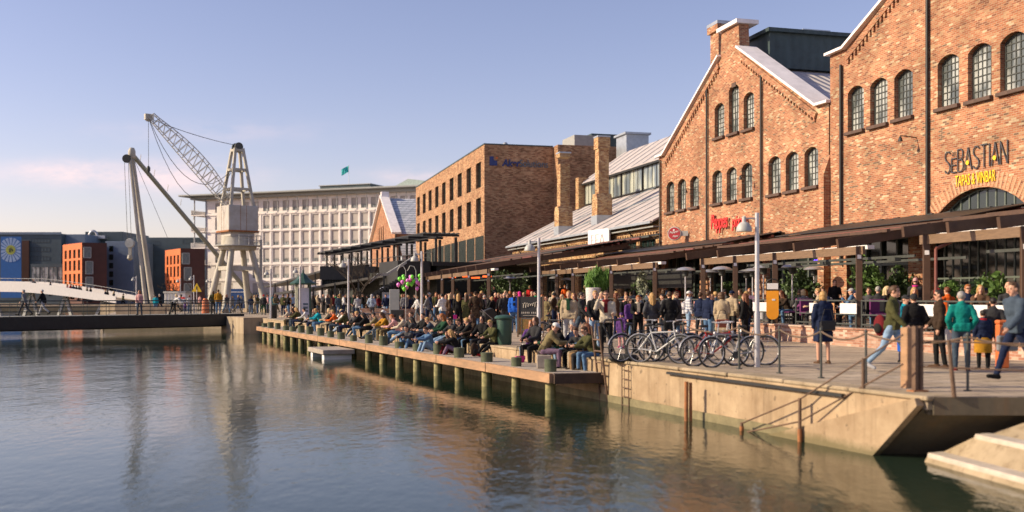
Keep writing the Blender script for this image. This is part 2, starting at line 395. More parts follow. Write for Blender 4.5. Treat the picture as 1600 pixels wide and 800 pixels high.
# ---------------------------------------------------------------- people
def sx(v, a): return v
def fk(P):
    g = lambda k, d=0: P.get(k, d); J = {}
    hz = g('hip', .93); le = R(g('lean', 0)); td = Vector((0, math.sin(le), math.cos(le)))
    J['hip'] = Vector((0, g('hy', 0), hz)); J['waist'] = J['hip']+td*.17; J['chest'] = J['hip']+td*.36; J['sh'] = J['hip']+td*.50; J['neck'] = J['hip']+td*.56+Vector((0, .0, 0))
    hl = R(g('head', g('lean', 0)*.35)); hd = Vector((0, math.sin(hl), math.cos(hl))); J['hp'] = hl; J['head'] = J['neck']+hd*.145+Vector((0, .02, 0)); J['hy'] = g('turn', 0)
    for s, n in ((1, 'r'), (-1, 'l')):
        th, kn, sp = g('th'+n, 0), g('kn'+n, 3), R(g('sp', 3)); h = J['hip']+Vector((s*.09, 0, -.02)); a = R(th)
        k = h+Vector((s*math.sin(sp)*math.cos(a)+s*math.sin(R(g('ks', 2)))*abs(math.sin(a)), math.sin(a), -math.cos(a)*math.cos(sp)))*.43; b = R(th-kn); an = k+Vector((0, math.sin(b), -math.cos(b)))*.42
        J['h'+n], J['k'+n], J['a'+n] = h, k, an; ft = b*.5 if b > 0 else b*1.0; ft = max(-.6, min(.5, ft)); J['t'+n] = an+Vector((s*.02, math.cos(ft)*.16, math.sin(ft)*.14-.05*math.cos(ft))); J['f'+n] = an+Vector((0, -.04*math.cos(ft), -.045))
        f, o, e, i = R(g('af'+n, g('af', 4))), R(g('ao'+n, g('ao', 9))), R(g('ae'+n, g('ae', 12))), R(g('ai'+n, g('ai', 5)))
        S_ = J['sh']+Vector((s*.175, 0, -.035)); E_ = S_+Vector((s*math.sin(o), math.sin(f)*math.cos(o), -math.cos(f)*math.cos(o)))*.285
        dw = Vector((-s*math.sin(i), math.sin(f+e)*math.cos(i), -math.cos(f+e)*math.cos(i))); J['s'+n], J['e'+n], J['w'+n] = S_, E_, E_+dw*.25; J['d'+n] = dw
    return J
def remesh(parts, name, vox, m, smooth=2, wrinkle=0, seed=0):
    mb = MB()
    for p in parts:
        if p[0] == 'c':
            _, a, b, r0, r1 = p; a, b = Vector(a), Vector(b); mb.tube(a, b, r0, r1, 12); mb.ball(a, r0*1.0, 12, 8); mb.ball(b, r1*1.0, 12, 8)
        elif p[0] == 'e':
            _, c, r, tilt = p; n0 = len(mb.v); mb.ball((0, 0, 0), r, 14, 10); M = Matrix.Translation(c) @ Matrix.Rotation(-tilt, 4, 'X')
            mb.v[n0:] = [tuple(M @ Vector(v)) for v in mb.v[n0:]]
        elif p[0] == 'b':
            _, c, r, tilt = p; M = Matrix.Translation(c) @ Matrix.Rotation(-tilt, 4, 'X'); mb.box(-r[0], r[0], -r[1], r[1], -r[2], r[2], M)
    o = mb.build('tmp', m); md = o.modifiers.new('r', 'REMESH'); md.mode = 'VOXEL'; md.voxel_size = vox; md.use_smooth_shade = True
    if smooth: s = o.modifiers.new('s', 'SMOOTH'); s.iterations = smooth; s.factor = .5
    dg = bpy.context.evaluated_depsgraph_get(); me = bpy.data.meshes.new_from_object(o.evaluated_get(dg)); me.name = name
    old = o.data; bpy.data.objects.remove(o); bpy.data.meshes.remove(old)
    if wrinkle:
        sv = Vector((seed*3.1, seed, 0))
        for v in me.vertices:
            p = v.co; w_ = noise.noise(Vector((p.x*9, p.y*9, p.z*14))+sv)+.5*noise.noise(p*30+sv); v.co = p+v.normal*(w_*wrinkle)
    me.polygons.foreach_set('use_smooth', [True]*len(me.polygons)); return me
def face_mats(me, J):
    me.materials.append(M_EYE); me.materials.append(M_LIP); hM = (Matrix.Translation(J['head']) @ Matrix.Rotation(-J['hp'], 4, 'X')).inverted()
    for p in me.polygons:
        c = hM @ p.center
        if c.y > .05:
            if abs(abs(c.x)-.032) < .014 and abs(c.z-.012) < .009: p.material_index = 1
            elif abs(abs(c.x)-.032) < .018 and abs(c.z-.037) < .005: p.material_index = 1
            elif abs(c.x) < .024 and abs(c.z+.052) < .008: p.material_index = 2
def body_parts(J, hi=True):
    td = J['sh']-J['hip']; tl = math.atan2(td.y, td.z); h = J['head']; hp = J['hp']; HM = Matrix.Translation(h) @ Matrix.Rotation(-hp, 4, 'X')
    H_ = lambda x, y, z: HM @ Vector((x, y, z))
    P = [('e', H_(0, -.005, .025), (.077, .095, .098), hp), ('e', H_(0, .022, -.035), (.056, .066, .078), hp), ('e', H_(0, .092, -.012), (.013, .02, .022), hp), ('e', H_(0, .05, -.105), (.026, .022, .018), hp),
         ('e', H_(.078, -.005, -.005), (.012, .02, .03), hp), ('e', H_(-.078, -.005, -.005), (.012, .02, .03), hp),
         ('c', J['neck']-Vector((0, 0, .06)), H_(0, -.02, -.07), .06, .054),
         ('e', J['chest'], (.155, .105, .19), tl), ('e', J['waist'], (.13, .09, .15), tl), ('e', J['hip'], (.155, .11, .12), tl), ('c', J['sr'], J['sl'], .055, .055)]
    for n in 'rl':
        s = 1 if n == 'r' else -1
        P += [('c', J['s'+n], J['e'+n], .05, .04), ('c', J['e'+n], J['w'+n], .038, .027), ('c', J['h'+n], J['k'+n], .085, .055), ('c', J['k'+n], J['a'+n], .055, .036), ('c', J['f'+n], J['t'+n], .036, .03)]
        d = J['d'+n]; w_ = J['w'+n]; side = Vector((s, 0, 0)); side = (side-d*side.dot(d)).normalized(); fwd = d.cross(side).normalized()
        if fwd.y < 0: fwd = -fwd
        P += [('c', w_, w_+d*.075, .026, .03)]
        for i, (o_, l_) in enumerate(((-.027, .055), (-.009, .068), (.009, .064), (.026, .05))):
            a = w_+d*.085+fwd*(-o_); b = a+d*l_*.55; c = b+(d*.7-side*.6).normalized()*l_*.5; P += [('c', a, b, .0105, .0095), ('c', b, c, .0095, .008)]
        a = w_+d*.03+fwd*.024; b = a+(d*.6+fwd*.8).normalized()*.04; P += [('c', a, b, .012, .011), ('c', b, b+(d*.9-side*.2).normalized()*.026, .011, .009)]
    return P
def jacket_parts(J, kind):
    td = J['sh']-J['hip']; tl = math.atan2(td.y, td.z); g = {'tee': .012, 'jacket': .03, 'coat': .034, 'puffer': .045, 'none': 0}[kind]
    P = [('e', J['chest'], (.16+g, .108+g, .2+g), tl), ('e', J['waist'], (.138+g, .1+g, .17), tl), ('e', J['hip']+td*.12, (.155+g, .115+g, .13), tl), ('c', J['sr'], J['sl'], .058+g*.7, .058+g*.7), ('c', J['neck']-Vector((0, .005, .07)), J['neck']-Vector((0, .012, .0)), .085, .066+g*.3),
         ('b', J['hip']+td*.05, (.14+g*.8, .1+g*.8, .09), tl)]
    if kind == 'coat':
        if J['kr'].z < J['hip'].z-.25: P += [('b', J['hip']-Vector((0, 0, .16)), (.16+g*.5, .12+g*.5, .2), 0), ('b', J['hip']-Vector((0, 0, .28)), (.18+g*.5, .14+g*.3, .12), 0)]
    for n in 'rl': P += [('c', J['s'+n], J['e'+n], .054+g*.75, .044+g*.7), ('c', J['e'+n], J['e'+n].lerp(J['w'+n], .96), .044+g*.7, .035+g*.5)]
    return P
def trouser_parts(J, kind='trousers'):
    P = [('e', J['hip'], (.168, .122, .12), 0)]
    if kind == 'skirt':
        P += [('b', J['hip']-Vector((0, 0, .14)), (.16, .12, .16), 0)]
        for n in 'rl': P += [('c', J['h'+n], J['h'+n].lerp(J['k'+n], .7), .095, .085)]
    else:
        for n in 'rl': P += [('c', J['h'+n], J['k'+n], .098, .068), ('c', J['k'+n], J['k'+n].lerp(J['a'+n], .95), .068, .052)]
    return P
def shoe_parts(J):
    P = []
    for n in 'rl': P += [('c', J['f'+n], J['t'+n], .046, .038), ('c', J['a'+n], J['f'+n], .045, .046)]
    return P
HAIRS = {'short': [('e', (0, -.016, .034), (.086, .1, .096), 0), ('e', (0, .03, .09), (.06, .05, .03), 0)],
         'bald': [('e', (0, -.055, -.005), (.076, .05, .045), 0)],
         'bob': [('e', (0, -.018, .035), (.092, .104, .098), 0), ('c', (.068, -.02, .02), (.07, -.01, -.09), .035, .03), ('c', (-.068, -.02, .02), (-.07, -.01, -.09), .035, .03), ('e', (0, -.07, -.045), (.08, .045, .08), 0)],
         'long': [('e', (0, -.018, .035), (.09, .104, .098), 0), ('c', (.066, -.02, .02), (.085, .0, -.2), .034, .03), ('c', (-.066, -.02, .02), (-.085, .0, -.2), .034, .03), ('c', (0, -.08, .0), (0, -.125, -.27), .07, .05), ('c', (.05, -.07, .0), (.06, -.1, -.26), .05, .04), ('c', (-.05, -.07, .0), (-.06, -.1, -.26), .05, .04)],
         'tail': [('e', (0, -.018, .034), (.085, .1, .094), 0), ('c', (0, -.11, .04), (0, -.15, -.16), .03, .018)],
         'cap': [('e', (0, -.008, .052), (.09, .106, .076), 0), ('e', (0, .11, .04), (.06, .06, .012), 0)],
         'beanie': [('e', (0, -.012, .05), (.09, .104, .095), 0), ('e', (0, -.012, .01), (.092, .106, .035), 0)],
         'hood': [('e', (0, -.03, .02), (.105, .112, .118), 0), ('c', (0, -.06, -.08), (0, -.06, -.12), .09, .1)]}
POSES = {
 'stand': dict(thl=2, thr=-2), 'stand2': dict(thl=-6, knl=2, thr=8, knr=10, afr=10, aer=35, air=20, afl=-4, ael=18, turn=25), 'pockets': dict(thl=3, thr=-3, af=-16, ao=20, ae=48, ai=16),
 'crossed': dict(af=18, ao=16, ae=82, ai=52), 'walk': dict(thl=27, knl=6, thr=-20, knr=24, afr=24, aer=20, afl=-24, ael=14, lean=3), 'walk2': dict(thr=24, knr=4, thl=-22, knl=30, afl=22, ael=24, afr=-20, aer=12, lean=4),
 'phone': dict(afr=62, aer=118, aor=18, air=18, afl=18, ael=70, thr=3, thl=-3), 'hold': dict(af=22, ae=62, ai=18, head=14), 'bend': dict(lean=58, af=52, ae=14, head=35, thl=8, thr=-14, knr=6, hip=.9),
 'sit': dict(hip=.47, thl=84, knl=86, thr=88, knr=88, lean=4, af=38, ae=40, ai=18, ks=8), 'sit_lean': dict(hip=.47, thl=86, knl=92, thr=90, knr=88, lean=28, af=46, ae=44, ai=22, head=22, ks=10),
 'sit_legs': dict(hip=.47, thl=70, knl=16, thr=74, knr=30, lean=14, af=44, ae=34, ai=20, head=20, ks=5), 'sit_drink': dict(hip=.47, thl=88, knl=88, thr=84, knr=80, lean=2, afr=52, aer=92, air=14, afl=34, ael=42, ail=12, ks=12),
 'sit_floor': dict(hip=.13, thl=118, knl=92, thr=112, knr=88, lean=24, af=66, ae=26, ai=14, ks=9, head=18)}
JC = {}; MC = {}
def part_mesh(pose, kind):
    key = (pose, kind)
    if key in MC: return MC[key]
    if pose not in JC: JC[pose] = fk(POSES[pose])
    J = JC[pose]; sd = len(MC)
    if kind == 'body': me = remesh(body_parts(J), 'person', .0125, M_SKIN, 1); me.materials.clear(); me.materials.append(M_SKIN); face_mats(me, J)
    elif kind in ('tee', 'jacket', 'coat', 'puffer'): me = remesh(jacket_parts(J, kind), kind, .018, M_CLOTH, 3, .011, sd)
    elif kind in ('trousers', 'skirt'): me = remesh(trouser_parts(J, kind), kind, .018, M_CLOTH, 2, .008, sd)
    elif kind == 'shoes': me = remesh(shoe_parts(J), 'shoes', .016, M_CLOTH, 1)
    me.materials.clear() if kind != 'body' else None
    if kind != 'body': me.materials.append(M_CLOTH)
    MC[key] = me; return me
def hair_mesh(st):
    if st in MC: return MC[st]
    me = remesh(HAIRS[st], 'hair', .012, M_HAIR, 2, .006 if st in ('short', 'long', 'bob', 'tail') else .002, 5); me.materials.clear(); me.materials.append(M_HAIR if st not in ('cap', 'beanie', 'hood') else M_CLOTH); MC[st] = me; return me
C = {'black': (.012, .012, .013), 'charcoal': (.035, .035, .038), 'dark grey': (.075, .075, .08), 'grey': (.20, .20, .21), 'pale grey': (.42, .42, .44), 'white': (.72, .71, .69), 'cream': (.58, .50, .38), 'beige': (.42, .33, .22), 'brown': (.11, .06, .035), 'dark brown': (.045, .028, .018),
     'olive': (.075, .075, .028), 'khaki': (.20, .16, .08), 'green': (.02, .30, .11), 'dark green': (.015, .06, .03), 'teal': (.005, .22, .19), 'turquoise': (.01, .33, .42), 'blue': (.02, .12, .55), 'navy': (.012, .02, .055), 'denim': (.10, .19, .33), 'pale denim': (.24, .36, .52), 'slate': (.06, .085, .12),
     'purple': (.10, .04, .18), 'mauve': (.20, .13, .20), 'pink': (.70, .04, .28), 'pale pink': (.62, .33, .32), 'red': (.50, .02, .02), 'dark red': (.16, .015, .02), 'orange': (.75, .13, .02), 'mustard': (.45, .22, .02), 'tan': (.32, .20, .10), 'pale blue': (.36, .44, .54)}
HC_ = {'blond': (.50, .30, .11), 'pale blond': (.62, .47, .26), 'brown': (.09, .045, .02), 'dark': (.022, .014, .01), 'ginger': (.36, .12, .03), 'auburn': (.17, .055, .022), 'grey': (.36, .34, .32), 'white': (.62, .6, .57)}
NP = [0]
def person(loc, face, pose, hair, hc, top, tc, lc, label, H=1.75, bottom='trousers', shoe='black', cat='person', extra=None, group=None, skin=None):
    NP[0] += 1
    root = bpy.data.objects.new('person', part_mesh(pose, 'body')); COL.objects.link(root); root.location = loc; root.rotation_euler.z = R(face); s = H/1.76; root.scale = (s*random.uniform(.96, 1.06), s, s)
    tag(root, label, cat, group); J = JC[pose]
    def ch(name, me, col, loc_=None, rot=None):
        o = bpy.data.objects.new(name, me); COL.objects.link(o); o.parent = root; o.color = c4(col)
        if loc_ is not None: o.location = loc_
        if rot is not None: o.rotation_euler = rot
        return o
    ch('hat' if hair in ('cap', 'beanie') else 'hood' if hair == 'hood' else 'hair', hair_mesh(hair), C[hc] if hair in ('cap', 'beanie', 'hood') else HC_[hc], J['head'], (-J['hp'], 0, 0))
    if hair in ('cap', 'beanie'): ch('hair', hair_mesh('bald'), HC_['brown'], J['head'], (-J['hp'], 0, 0))
    jk = ch({'tee': 'shirt', 'puffer': 'jacket'}.get(top, top), part_mesh(pose, top), C.get(tc, (.5, .5, .5)))
    if tc == 'check': jk.material_slots[0].link = 'OBJECT'; jk.material_slots[0].material = M_CHECK
    ch(bottom, part_mesh(pose, bottom), C[lc]); ch('shoes', part_mesh(pose, 'shoes'), C[shoe])
    if extra:
        for e in extra: extra_part(root, J, e)
    return root
def extra_part(root, J, e):
    kind, col = e; mb = MB(); hM = Matrix.Translation(J['head']) @ Matrix.Rotation(-J['hp'], 4, 'X')
    if kind == 'scarf':
        mb.lathe(J['neck']+Vector((0, .0, -.02)), [(.085, -.05), (.11, -.02), (.105, .03), (.07, .05)], 14); mb.box(-.05, .05, .11, .145, J['neck'].z-.34, J['neck'].z-.03)
    elif kind == 'sunglasses':
        for s_ in (-1, 1): mb.box(s_*.035-.026, s_*.035+.026, .083, .1, -.004, .026, hM)
        mb.box(-.07, .07, .08, .088, .016, .024, hM)
    elif kind == 'shirt_front': mb.ball(J['chest']+Vector((0, .085, -.05)), (.06, .06, .24), 10, 8)
    o = mb.build(kind if kind != 'shirt_front' else 'shirt', M_CLOTH if kind != 'sunglasses' else M_EYE, root, True); o.color = c4(C[col]); return o
def bag(kind, loc, col, rz, label, s=1.0):
    o = empty(kind, loc, R(rz), label, 'bag')
    if kind == 'backpack':
        b = MB().ball((0, 0, 0), (.15*s, .09*s, .23*s), 12, 8).build('bag_body', M_CLOTH, o, True); p = MB().ball((0, -.07*s, -.06), (.1*s, .05*s, .11*s), 10, 7).build('pocket', M_CLOTH, o, True); p.color = (.02, .02, .02, 1)
        MB().path([(-.09, .06, .18), (-.1, .15, .1), (-.1, .12, -.1)], .015).path([(.09, .06, .18), (.1, .15, .1), (.1, .12, -.1)], .015).build('strap', M_BLACK, o)
    elif kind == 'handbag':
        b = MB().box(-.19*s, .19*s, -.06, .06, -.15*s, .09*s).build('bag_body', M_SHINY, o, bevel=.03); MB().box(-.19*s, .19*s, -.066, -.061, -.03, .08).build('flap', M_SHINY, o).color = c4(col)
        MB().path([(-.16*s, 0, .08), (-.08, 0, .36), (.08, 0, .36), (.16*s, 0, .08)], .01).build('strap', M_BLACK, o)
    else:
        b = MB().prism([(-.15*s, 0), (.15*s, 0), (.18*s, .36*s), (-.18*s, .36*s)], -.05, .05).build('bag_body', M_CLOTH, o, bevel=.015); MB().path([(-.08, 0, .34*s), (-.05, 0, .5*s), (.05, 0, .5*s), (.08, 0, .34*s)], .008).build('handle', M_BLACK, o)
    b.color = c4(col); return o

for ps_ in POSES:
    for kd_ in ('body', 'jacket', 'tee', 'coat', 'puffer', 'trousers', 'shoes'):
        if kd_ in ('tee', 'coat', 'puffer') and (ps_ in ('walk2', 'bend', 'crossed', 'sit_floor') and kd_ != 'tee' or ps_ in ('walk', 'phone', 'stand2', 'crossed') and kd_ == 'tee'): continue
        part_mesh(ps_, kd_)
for hs_ in HAIRS: hair_mesh(hs_)
# ---------------------------------------------------------------- setting
QD = -.431                                # quay line X = QC + QD*Y
QC = 13.945
def quay(Y, off=0.0):                     # point on the quay edge, off metres inland
    u = Vector((.918, .396)); return Vector((QC+QD*Y+u.x*off, Y+u.y*off, 0))
UQ = Vector((QD, 1, 0)).normalized(); VQ = Vector((.918, .396, 0))

mb = MB(); mb.add([(-700, -60, WZ), (400, -60, WZ), (400, 210, WZ), (-700, 210, WZ)], [(0, 1, 2, 3)])
tag(mb.build('water', M_WATER), kind='structure')
EDGE = [quay(16.66), quay(74), Vector((-20.6, 79.5, 0)), Vector((-26, 87, 0)), Vector((-35.5, 89.5, 0)), Vector((-44.5, 117, 0)), Vector((-64, 190, 0)), Vector((-500, 198, 0))]
poly = [(p.x, p.y) for p in EDGE]+[(-2500, 198), (-2500, 3000), (2500, 3000), (2500, -40), (18, -40), (18, 16.45)]
mb = MB(); mb.prism(poly, -.22, 0, fn=lambda a, b, t: (a, b, t))
tag(mb.build('promenade_ground', M_GROUND), kind='structure')

# quay wall, near end cut on a slant above the slipway
w = empty('quay_wall', quay(26), 0, 'long tan concrete quay wall with stained face along the canal', 'quay wall')
def W(p): return Vector(p)-w.location
mb = MB()
A, B = quay(16.66), quay(18.05); far = quay(74)
pts = [(A, -.004), (B, WZ-.02), (B+UQ*.8, -2.0), (quay(74), -2.0), (quay(74), -.004)]
f = []; n = len(pts)
vs = [W((p.x-VQ.x*.03, p.y-VQ.y*.03, z)) for p, z in pts]+[W((p.x+VQ.x*.55, p.y+VQ.y*.55, z)) for p, z in pts]
mb.add(vs, [tuple(range(n)), tuple(range(n, 2*n))[::-1]]+[(i, (i+1) % n, n+(i+1) % n, n+i) for i in range(n)])
mb.build('wall_face', M_WALLC, w)
mb = MB(); a, b = quay(16.6, .22), quay(74, .22)
for k in range(34):
    t0, t1 = k/34, (k+1)/34
    p, q = a.lerp(b, t0)+UQ*.006, a.lerp(b, t1)-UQ*.006
    jx, jz = random.uniform(-.035, .02), random.uniform(-.012, .004); mb.beam(W((p.x+jx, p.y, -.022+jz)), W((q.x+jx, q.y, -.022+jz)), .56, .075)
mb.build('coping', M_STEPC, w, bevel=.018)
mb = MB(); a, b = quay(23.8, -.07), quay(18.4, -.07)
mb.beam(W((a.x, a.y, -.15)), W((b.x, b.y, -.15)), .1, .055); mb.build('rubbing_strip', M_BLACK, w)
mb = MB(); a, b = quay(17.85, -.02), quay(74, -.02)
mb.beam(W((a.x, a.y, -1.05)), W((b.x, b.y, -1.05)), .09, .26); mb.build('wall_foot', mat('algae_foot', (.20, .17, .09), .8, .3), w)
mb = MB()
for p, q in zip(EDGE[1:-1], EDGE[2:]):
    d = (q-p).normalized(); nn = Vector((-d.y, d.x, 0))*-.02
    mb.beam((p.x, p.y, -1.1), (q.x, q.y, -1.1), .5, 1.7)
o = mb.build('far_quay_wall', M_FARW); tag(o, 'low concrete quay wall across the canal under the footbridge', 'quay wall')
mb = MB(); p = at(404, 520, 74); 
mb.prism([(-22.6, 79.6), (-20.3, 79.7), (-17.8, 74.5), (-19.3, 73.6)], -1.5, .06, fn=lambda a, b, t: (a, b, t))
tag(mb.build('bridge_abutment', M_CONC), 'sunlit concrete abutment where the dark footbridge meets the quay', 'abutment')

# slipway corner: dark recess below the near edge and broad pale steps
s = empty('slipway', (7.6, 16.6, WZ), 0, 'dark stained concrete slipway sloping under the near quay edge', 'slipway')
def S(x, y, z): return Vector((x, y, z))-s.location
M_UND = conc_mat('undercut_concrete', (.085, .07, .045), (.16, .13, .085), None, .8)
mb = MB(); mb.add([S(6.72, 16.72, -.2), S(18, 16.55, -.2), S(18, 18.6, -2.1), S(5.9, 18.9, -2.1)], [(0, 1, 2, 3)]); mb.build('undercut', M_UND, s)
mb = MB(); mb.prism([(6.8, 16.7), (18, 16.5), (18, 18.5), (6.4, 18.5)], -.3, -.225, fn=lambda a, b, t: S(a, b, t)); mb.beam(S(6.85, 16.66, -.155), S(18, 16.37, -.155), .06, .29); mb.build('edge_shade_strip', M_UND, s)  # dark strip covers the slab edge, its shade put into the colour
st = empty('water_steps', (8, 15, WZ), 0, 'pale worn concrete steps going down into the water', 'steps')
D2 = Vector((.17, -1, 0)).normalized(); N2 = Vector((1, .17, 0)).normalized()
LN = [(6.86, 16.9, -.95), (7.5, 16.6, -.60), (8.75, 16.5, -.2), (10.2, 16.45, -.02)]
def LP(k, off, dz=0.0, far=0.0): x, y, z = LN[k]; p = Vector((x, y, 0))+N2*off+D2*far; return Vector((p.x-8, p.y-15, z+dz-WZ))
for k in range(4):
    mb = MB(); mb.prism([(LP(k, -.02).x, LP(k, -.02).y), (LP(k, -.02, 0, 16).x, LP(k, -.02, 0, 16).y), (LP(k, .34, 0, 16).x, LP(k, .34, 0, 16).y), (LP(k, .34, 0, -.12).x, LP(k, .34, 0, -.12).y)], LN[k][2]-WZ-.1, LN[k][2]-WZ, fn=lambda p, q, t: (p, q, t)); mb.build('tread', M_LEDGE, st, bevel=.025)
    mb = MB(); lo = (LP(k, -.42, -.75), LP(k, -.42, -.75, 16)) if k == 0 else (LP(k-1, .3, -.03, -.1), LP(k-1, .3, -.03, 16)); hi = (LP(k, .0, -.05), LP(k, .0, -.05, 16)); z0 = Vector((0, 0, 1.2))
    bk = (LP(k, 1.2, -.06, -.2), LP(k, 1.2, -.06, 16)); mb.add([lo[0], lo[1], hi[1], hi[0], bk[0], bk[1]]+[Vector((v.x, v.y, -1)) for v in (lo[0], lo[1], bk[1], bk[0])], [(0, 1, 2, 3), (3, 2, 5, 4), (0, 3, 4, 9, 6)]); mb.build('riser', M_STEPC, st)
# sloping stringer of the quay stair and its rusty rail
o = MB(); a, b, c, d = quay(16.9, -.2), quay(20.6, -.2), quay(18.0, -.2), quay(16.7, -.2)
o.prism([(0, 0), (4.0, -1.12), (4.0, -1.6), (1.5, -1.6), (-.05, -.12)], 0, .16, fn=lambda p, q, t: quay(16.75)+UQ*p-VQ*(.03+t)+Vector((0, 0, q-.03)))
tag(o.build('stair_stringer', M_WALLC), 'sloping concrete kerb of the stair dropping to the water at the quay corner', 'kerb')
r = empty('stair_rail', quay(17), 0, 'rusty steel handrail leaning down the quay corner stair into the water', 'handrail')
def RL(p): return p-r.location
P0 = quay(17.3, .15)+Vector((0, 0, .98)); P1 = quay(19.3, -.25)+Vector((0, 0, -.30)); P2 = quay(20.9, -.3)+Vector((0, 0, -.95))
Q0 = P0-Vector((0, 0, .5)); Q1 = P1-Vector((0, 0, .42))
for a, b in ((P0, P1), (P1, P2), (Q0, Q1), (Q1, P2+Vector((0, 0, -.2)))):
    MB().tube(RL(a), RL(b), .016).build('rail', M_RAILS, r, True)
pm = P0.lerp(P1, .36)
for t, dz in ((pm, .98), (P1, .9), (P2, .4)):
    MB().tube(RL(t+Vector((0, 0, .02))), RL(t-Vector((0, 0, dz))), .032, .036).build('post', M_RAILS, r, True); MB().tube(RL(Vector((t.x, t.y, min(t.z-dz+.34, -.75)))), RL(Vector((t.x, t.y, -1.2))), .045).build('rusty_sleeve', M_RUST, r, True)
# posts at the corner
c0 = gnd(1419, 606)
o = MB().box(-.1, .1, -.09, .09, -.02, 1.08).build('mooring_post', M_WOOD, bevel=.012, loc=c0); o.rotation_euler.z = R(20)
tag(o, 'thick pale orange timber post at the quay corner', 'post')
c1 = gnd(1434, 612)
q = empty('steel_post', c1, R(20), 'dark rusty double channel steel post beside the timber post', 'post')
for dx in (-.06, .05): MB().box(dx-.03, dx+.03, -.045, .045, 0, 1.12).build('channel', M_RAILS, q)
MB().box(-.16, .15, -.09, .09, 0, .03).build('foot_plate', M_RUST, q)
c2 = gnd(1491, 620)
q = empty('corner_railing', c2, 0, 'rusty two bar railing crossing the near edge of the promenade', 'railing')
MB().tube((0, 0, 0), (-.09, 0, .92), .038, .032).build('post', M_RAILS, q, True)
for z, dz in ((.85, .5), (.41, .25)):
    a = c1-c2; MB().tube((a.x, a.y, z+.02), (2.6, -.55, z-.02), .014).build('rail', M_RAILS, q, True)
MB().tube((2.55, -.55, 0), (2.5, -.55, .9), .042, .036).build('post', M_RUST, q, True)

# ---------------------------------------------------------------- building helpers
def lframe(P0, P1):
    d = Vector((P1[0]-P0[0], P1[1]-P0[1])); return math.atan2(d.y, d.x), d.length
def bld(name, P0, P1, label, cat='building', group=None):
    a, L = lframe(P0, P1); return empty(name, (P0[0], P0[1], 0), a, label, cat, group), L
def arch(x0, x1, z0, z1, rise, n=7):
    """closed loop, flat sill and a segmental head"""
    pts = [(x0, z0), (x1, z0)]; w = x1-x0; c = (x0+x1)/2
    if rise <= 0: return pts+[(x1, z1), (x0, z1)]
    Rr = (w*w/4+rise*rise)/(2*rise); th = math.asin(min(1, w/2/Rr)); cz = z1-Rr
    for i in range(n+1):
        t = th-2*th*i/n; pts.append((c+Rr*math.sin(t), cz+Rr*math.cos(t)))
    return pts
def inside_h(loop, x):
    zs = []
    for (a, b), (c, d) in zip(loop, loop[1:]+loop[:1]):
        if (a-x)*(c-x) < 0: zs.append(b+(d-b)*(x-a)/(c-a))
    return (min(zs), max(zs)) if len(zs) >= 2 else None
def window(parent, x0, x1, z0, z1, y, rise=0, nx=4, nz=6, fm=None, gm=None, sill=True, bar=.035, fr=.06, sillm=None, M=None):
    """window part (frame and glazing bars) with pane and sill as sub-parts, at depth y"""
    fm = fm or M_FRAME; gm = gm or M_GLASS
    loop = arch(x0, x1, z0, z1, rise); cx, cz = (x0+x1)/2, z0
    L = [(a-cx, b-cz) for a, b in loop]
    mb = MB(); ins = [(a*(1-fr*2/(x1-x0)), fr+(b)*(1-fr*2/(z1-z0))) for a, b in L]
    n = len(L)
    for yy, flip in ((0, 0), (.07, 1)):
        mb.add([(a, yy, b) for a, b in L]+[(a, yy, b) for a, b in ins], [(i, (i+1) % n, n+(i+1) % n, n+i) for i in range(n)])
    mb.add([(a, 0, b) for a, b in ins]+[(a, .07, b) for a, b in ins], [(i, (i+1) % n, n+(i+1) % n, n+i) for i in range(n)])
    for i in range(1, nx):
        x = ins[0][0]+(ins[1][0]-ins[0][0])*i/nx; r_ = inside_h(ins, x+1e-4)
        if r_: mb.box(x-bar/2, x+bar/2, .012, .055, r_[0], r_[1])
    for i in range(1, nz):
        z = fr+(z1-z0-2*fr)*i/nz; xx = [a for a, b in ins]; lo, hi = min(xx), max(xx)
        if rise and z > (z1-z0-rise):
            q = [(a+(c-a)*(z-b)/(d-b)) for (a, b), (c, d) in zip(ins, ins[1:]+ins[:1]) if (b-z)*(d-z) < 0]
            if len(q) < 2: continue
            lo, hi = min(q), max(q)
        mb.box(lo, hi, .01, .05, z-bar/2, z+bar/2)
    w_ = mb.build('window', fm, parent, loc=(cx, y, cz))
    pb = MB(); pb.add([(a, .04, b) for a, b in ins], [tuple(range(n))]); pb.build('pane', gm, w_)
    if sill:
        sb = MB(); sb.box(-(x1-x0)/2-.08, (x1-x0)/2+.08, -.36, .02, -.15, -.005); sb.build('sill', sillm or M_SILL, w_, bevel=.01)
    return w_
def dupwin(w_, parent, dx=0, dz=0, x=None, z=None):
    c = w_.copy(); COL.objects.link(c); c.parent = parent; c.location = (w_.location.x+dx, w_.location.y, w_.location.z+dz)
    for ch in w_.children:
        k = ch.copy(); COL.objects.link(k); k.parent = c
    return c

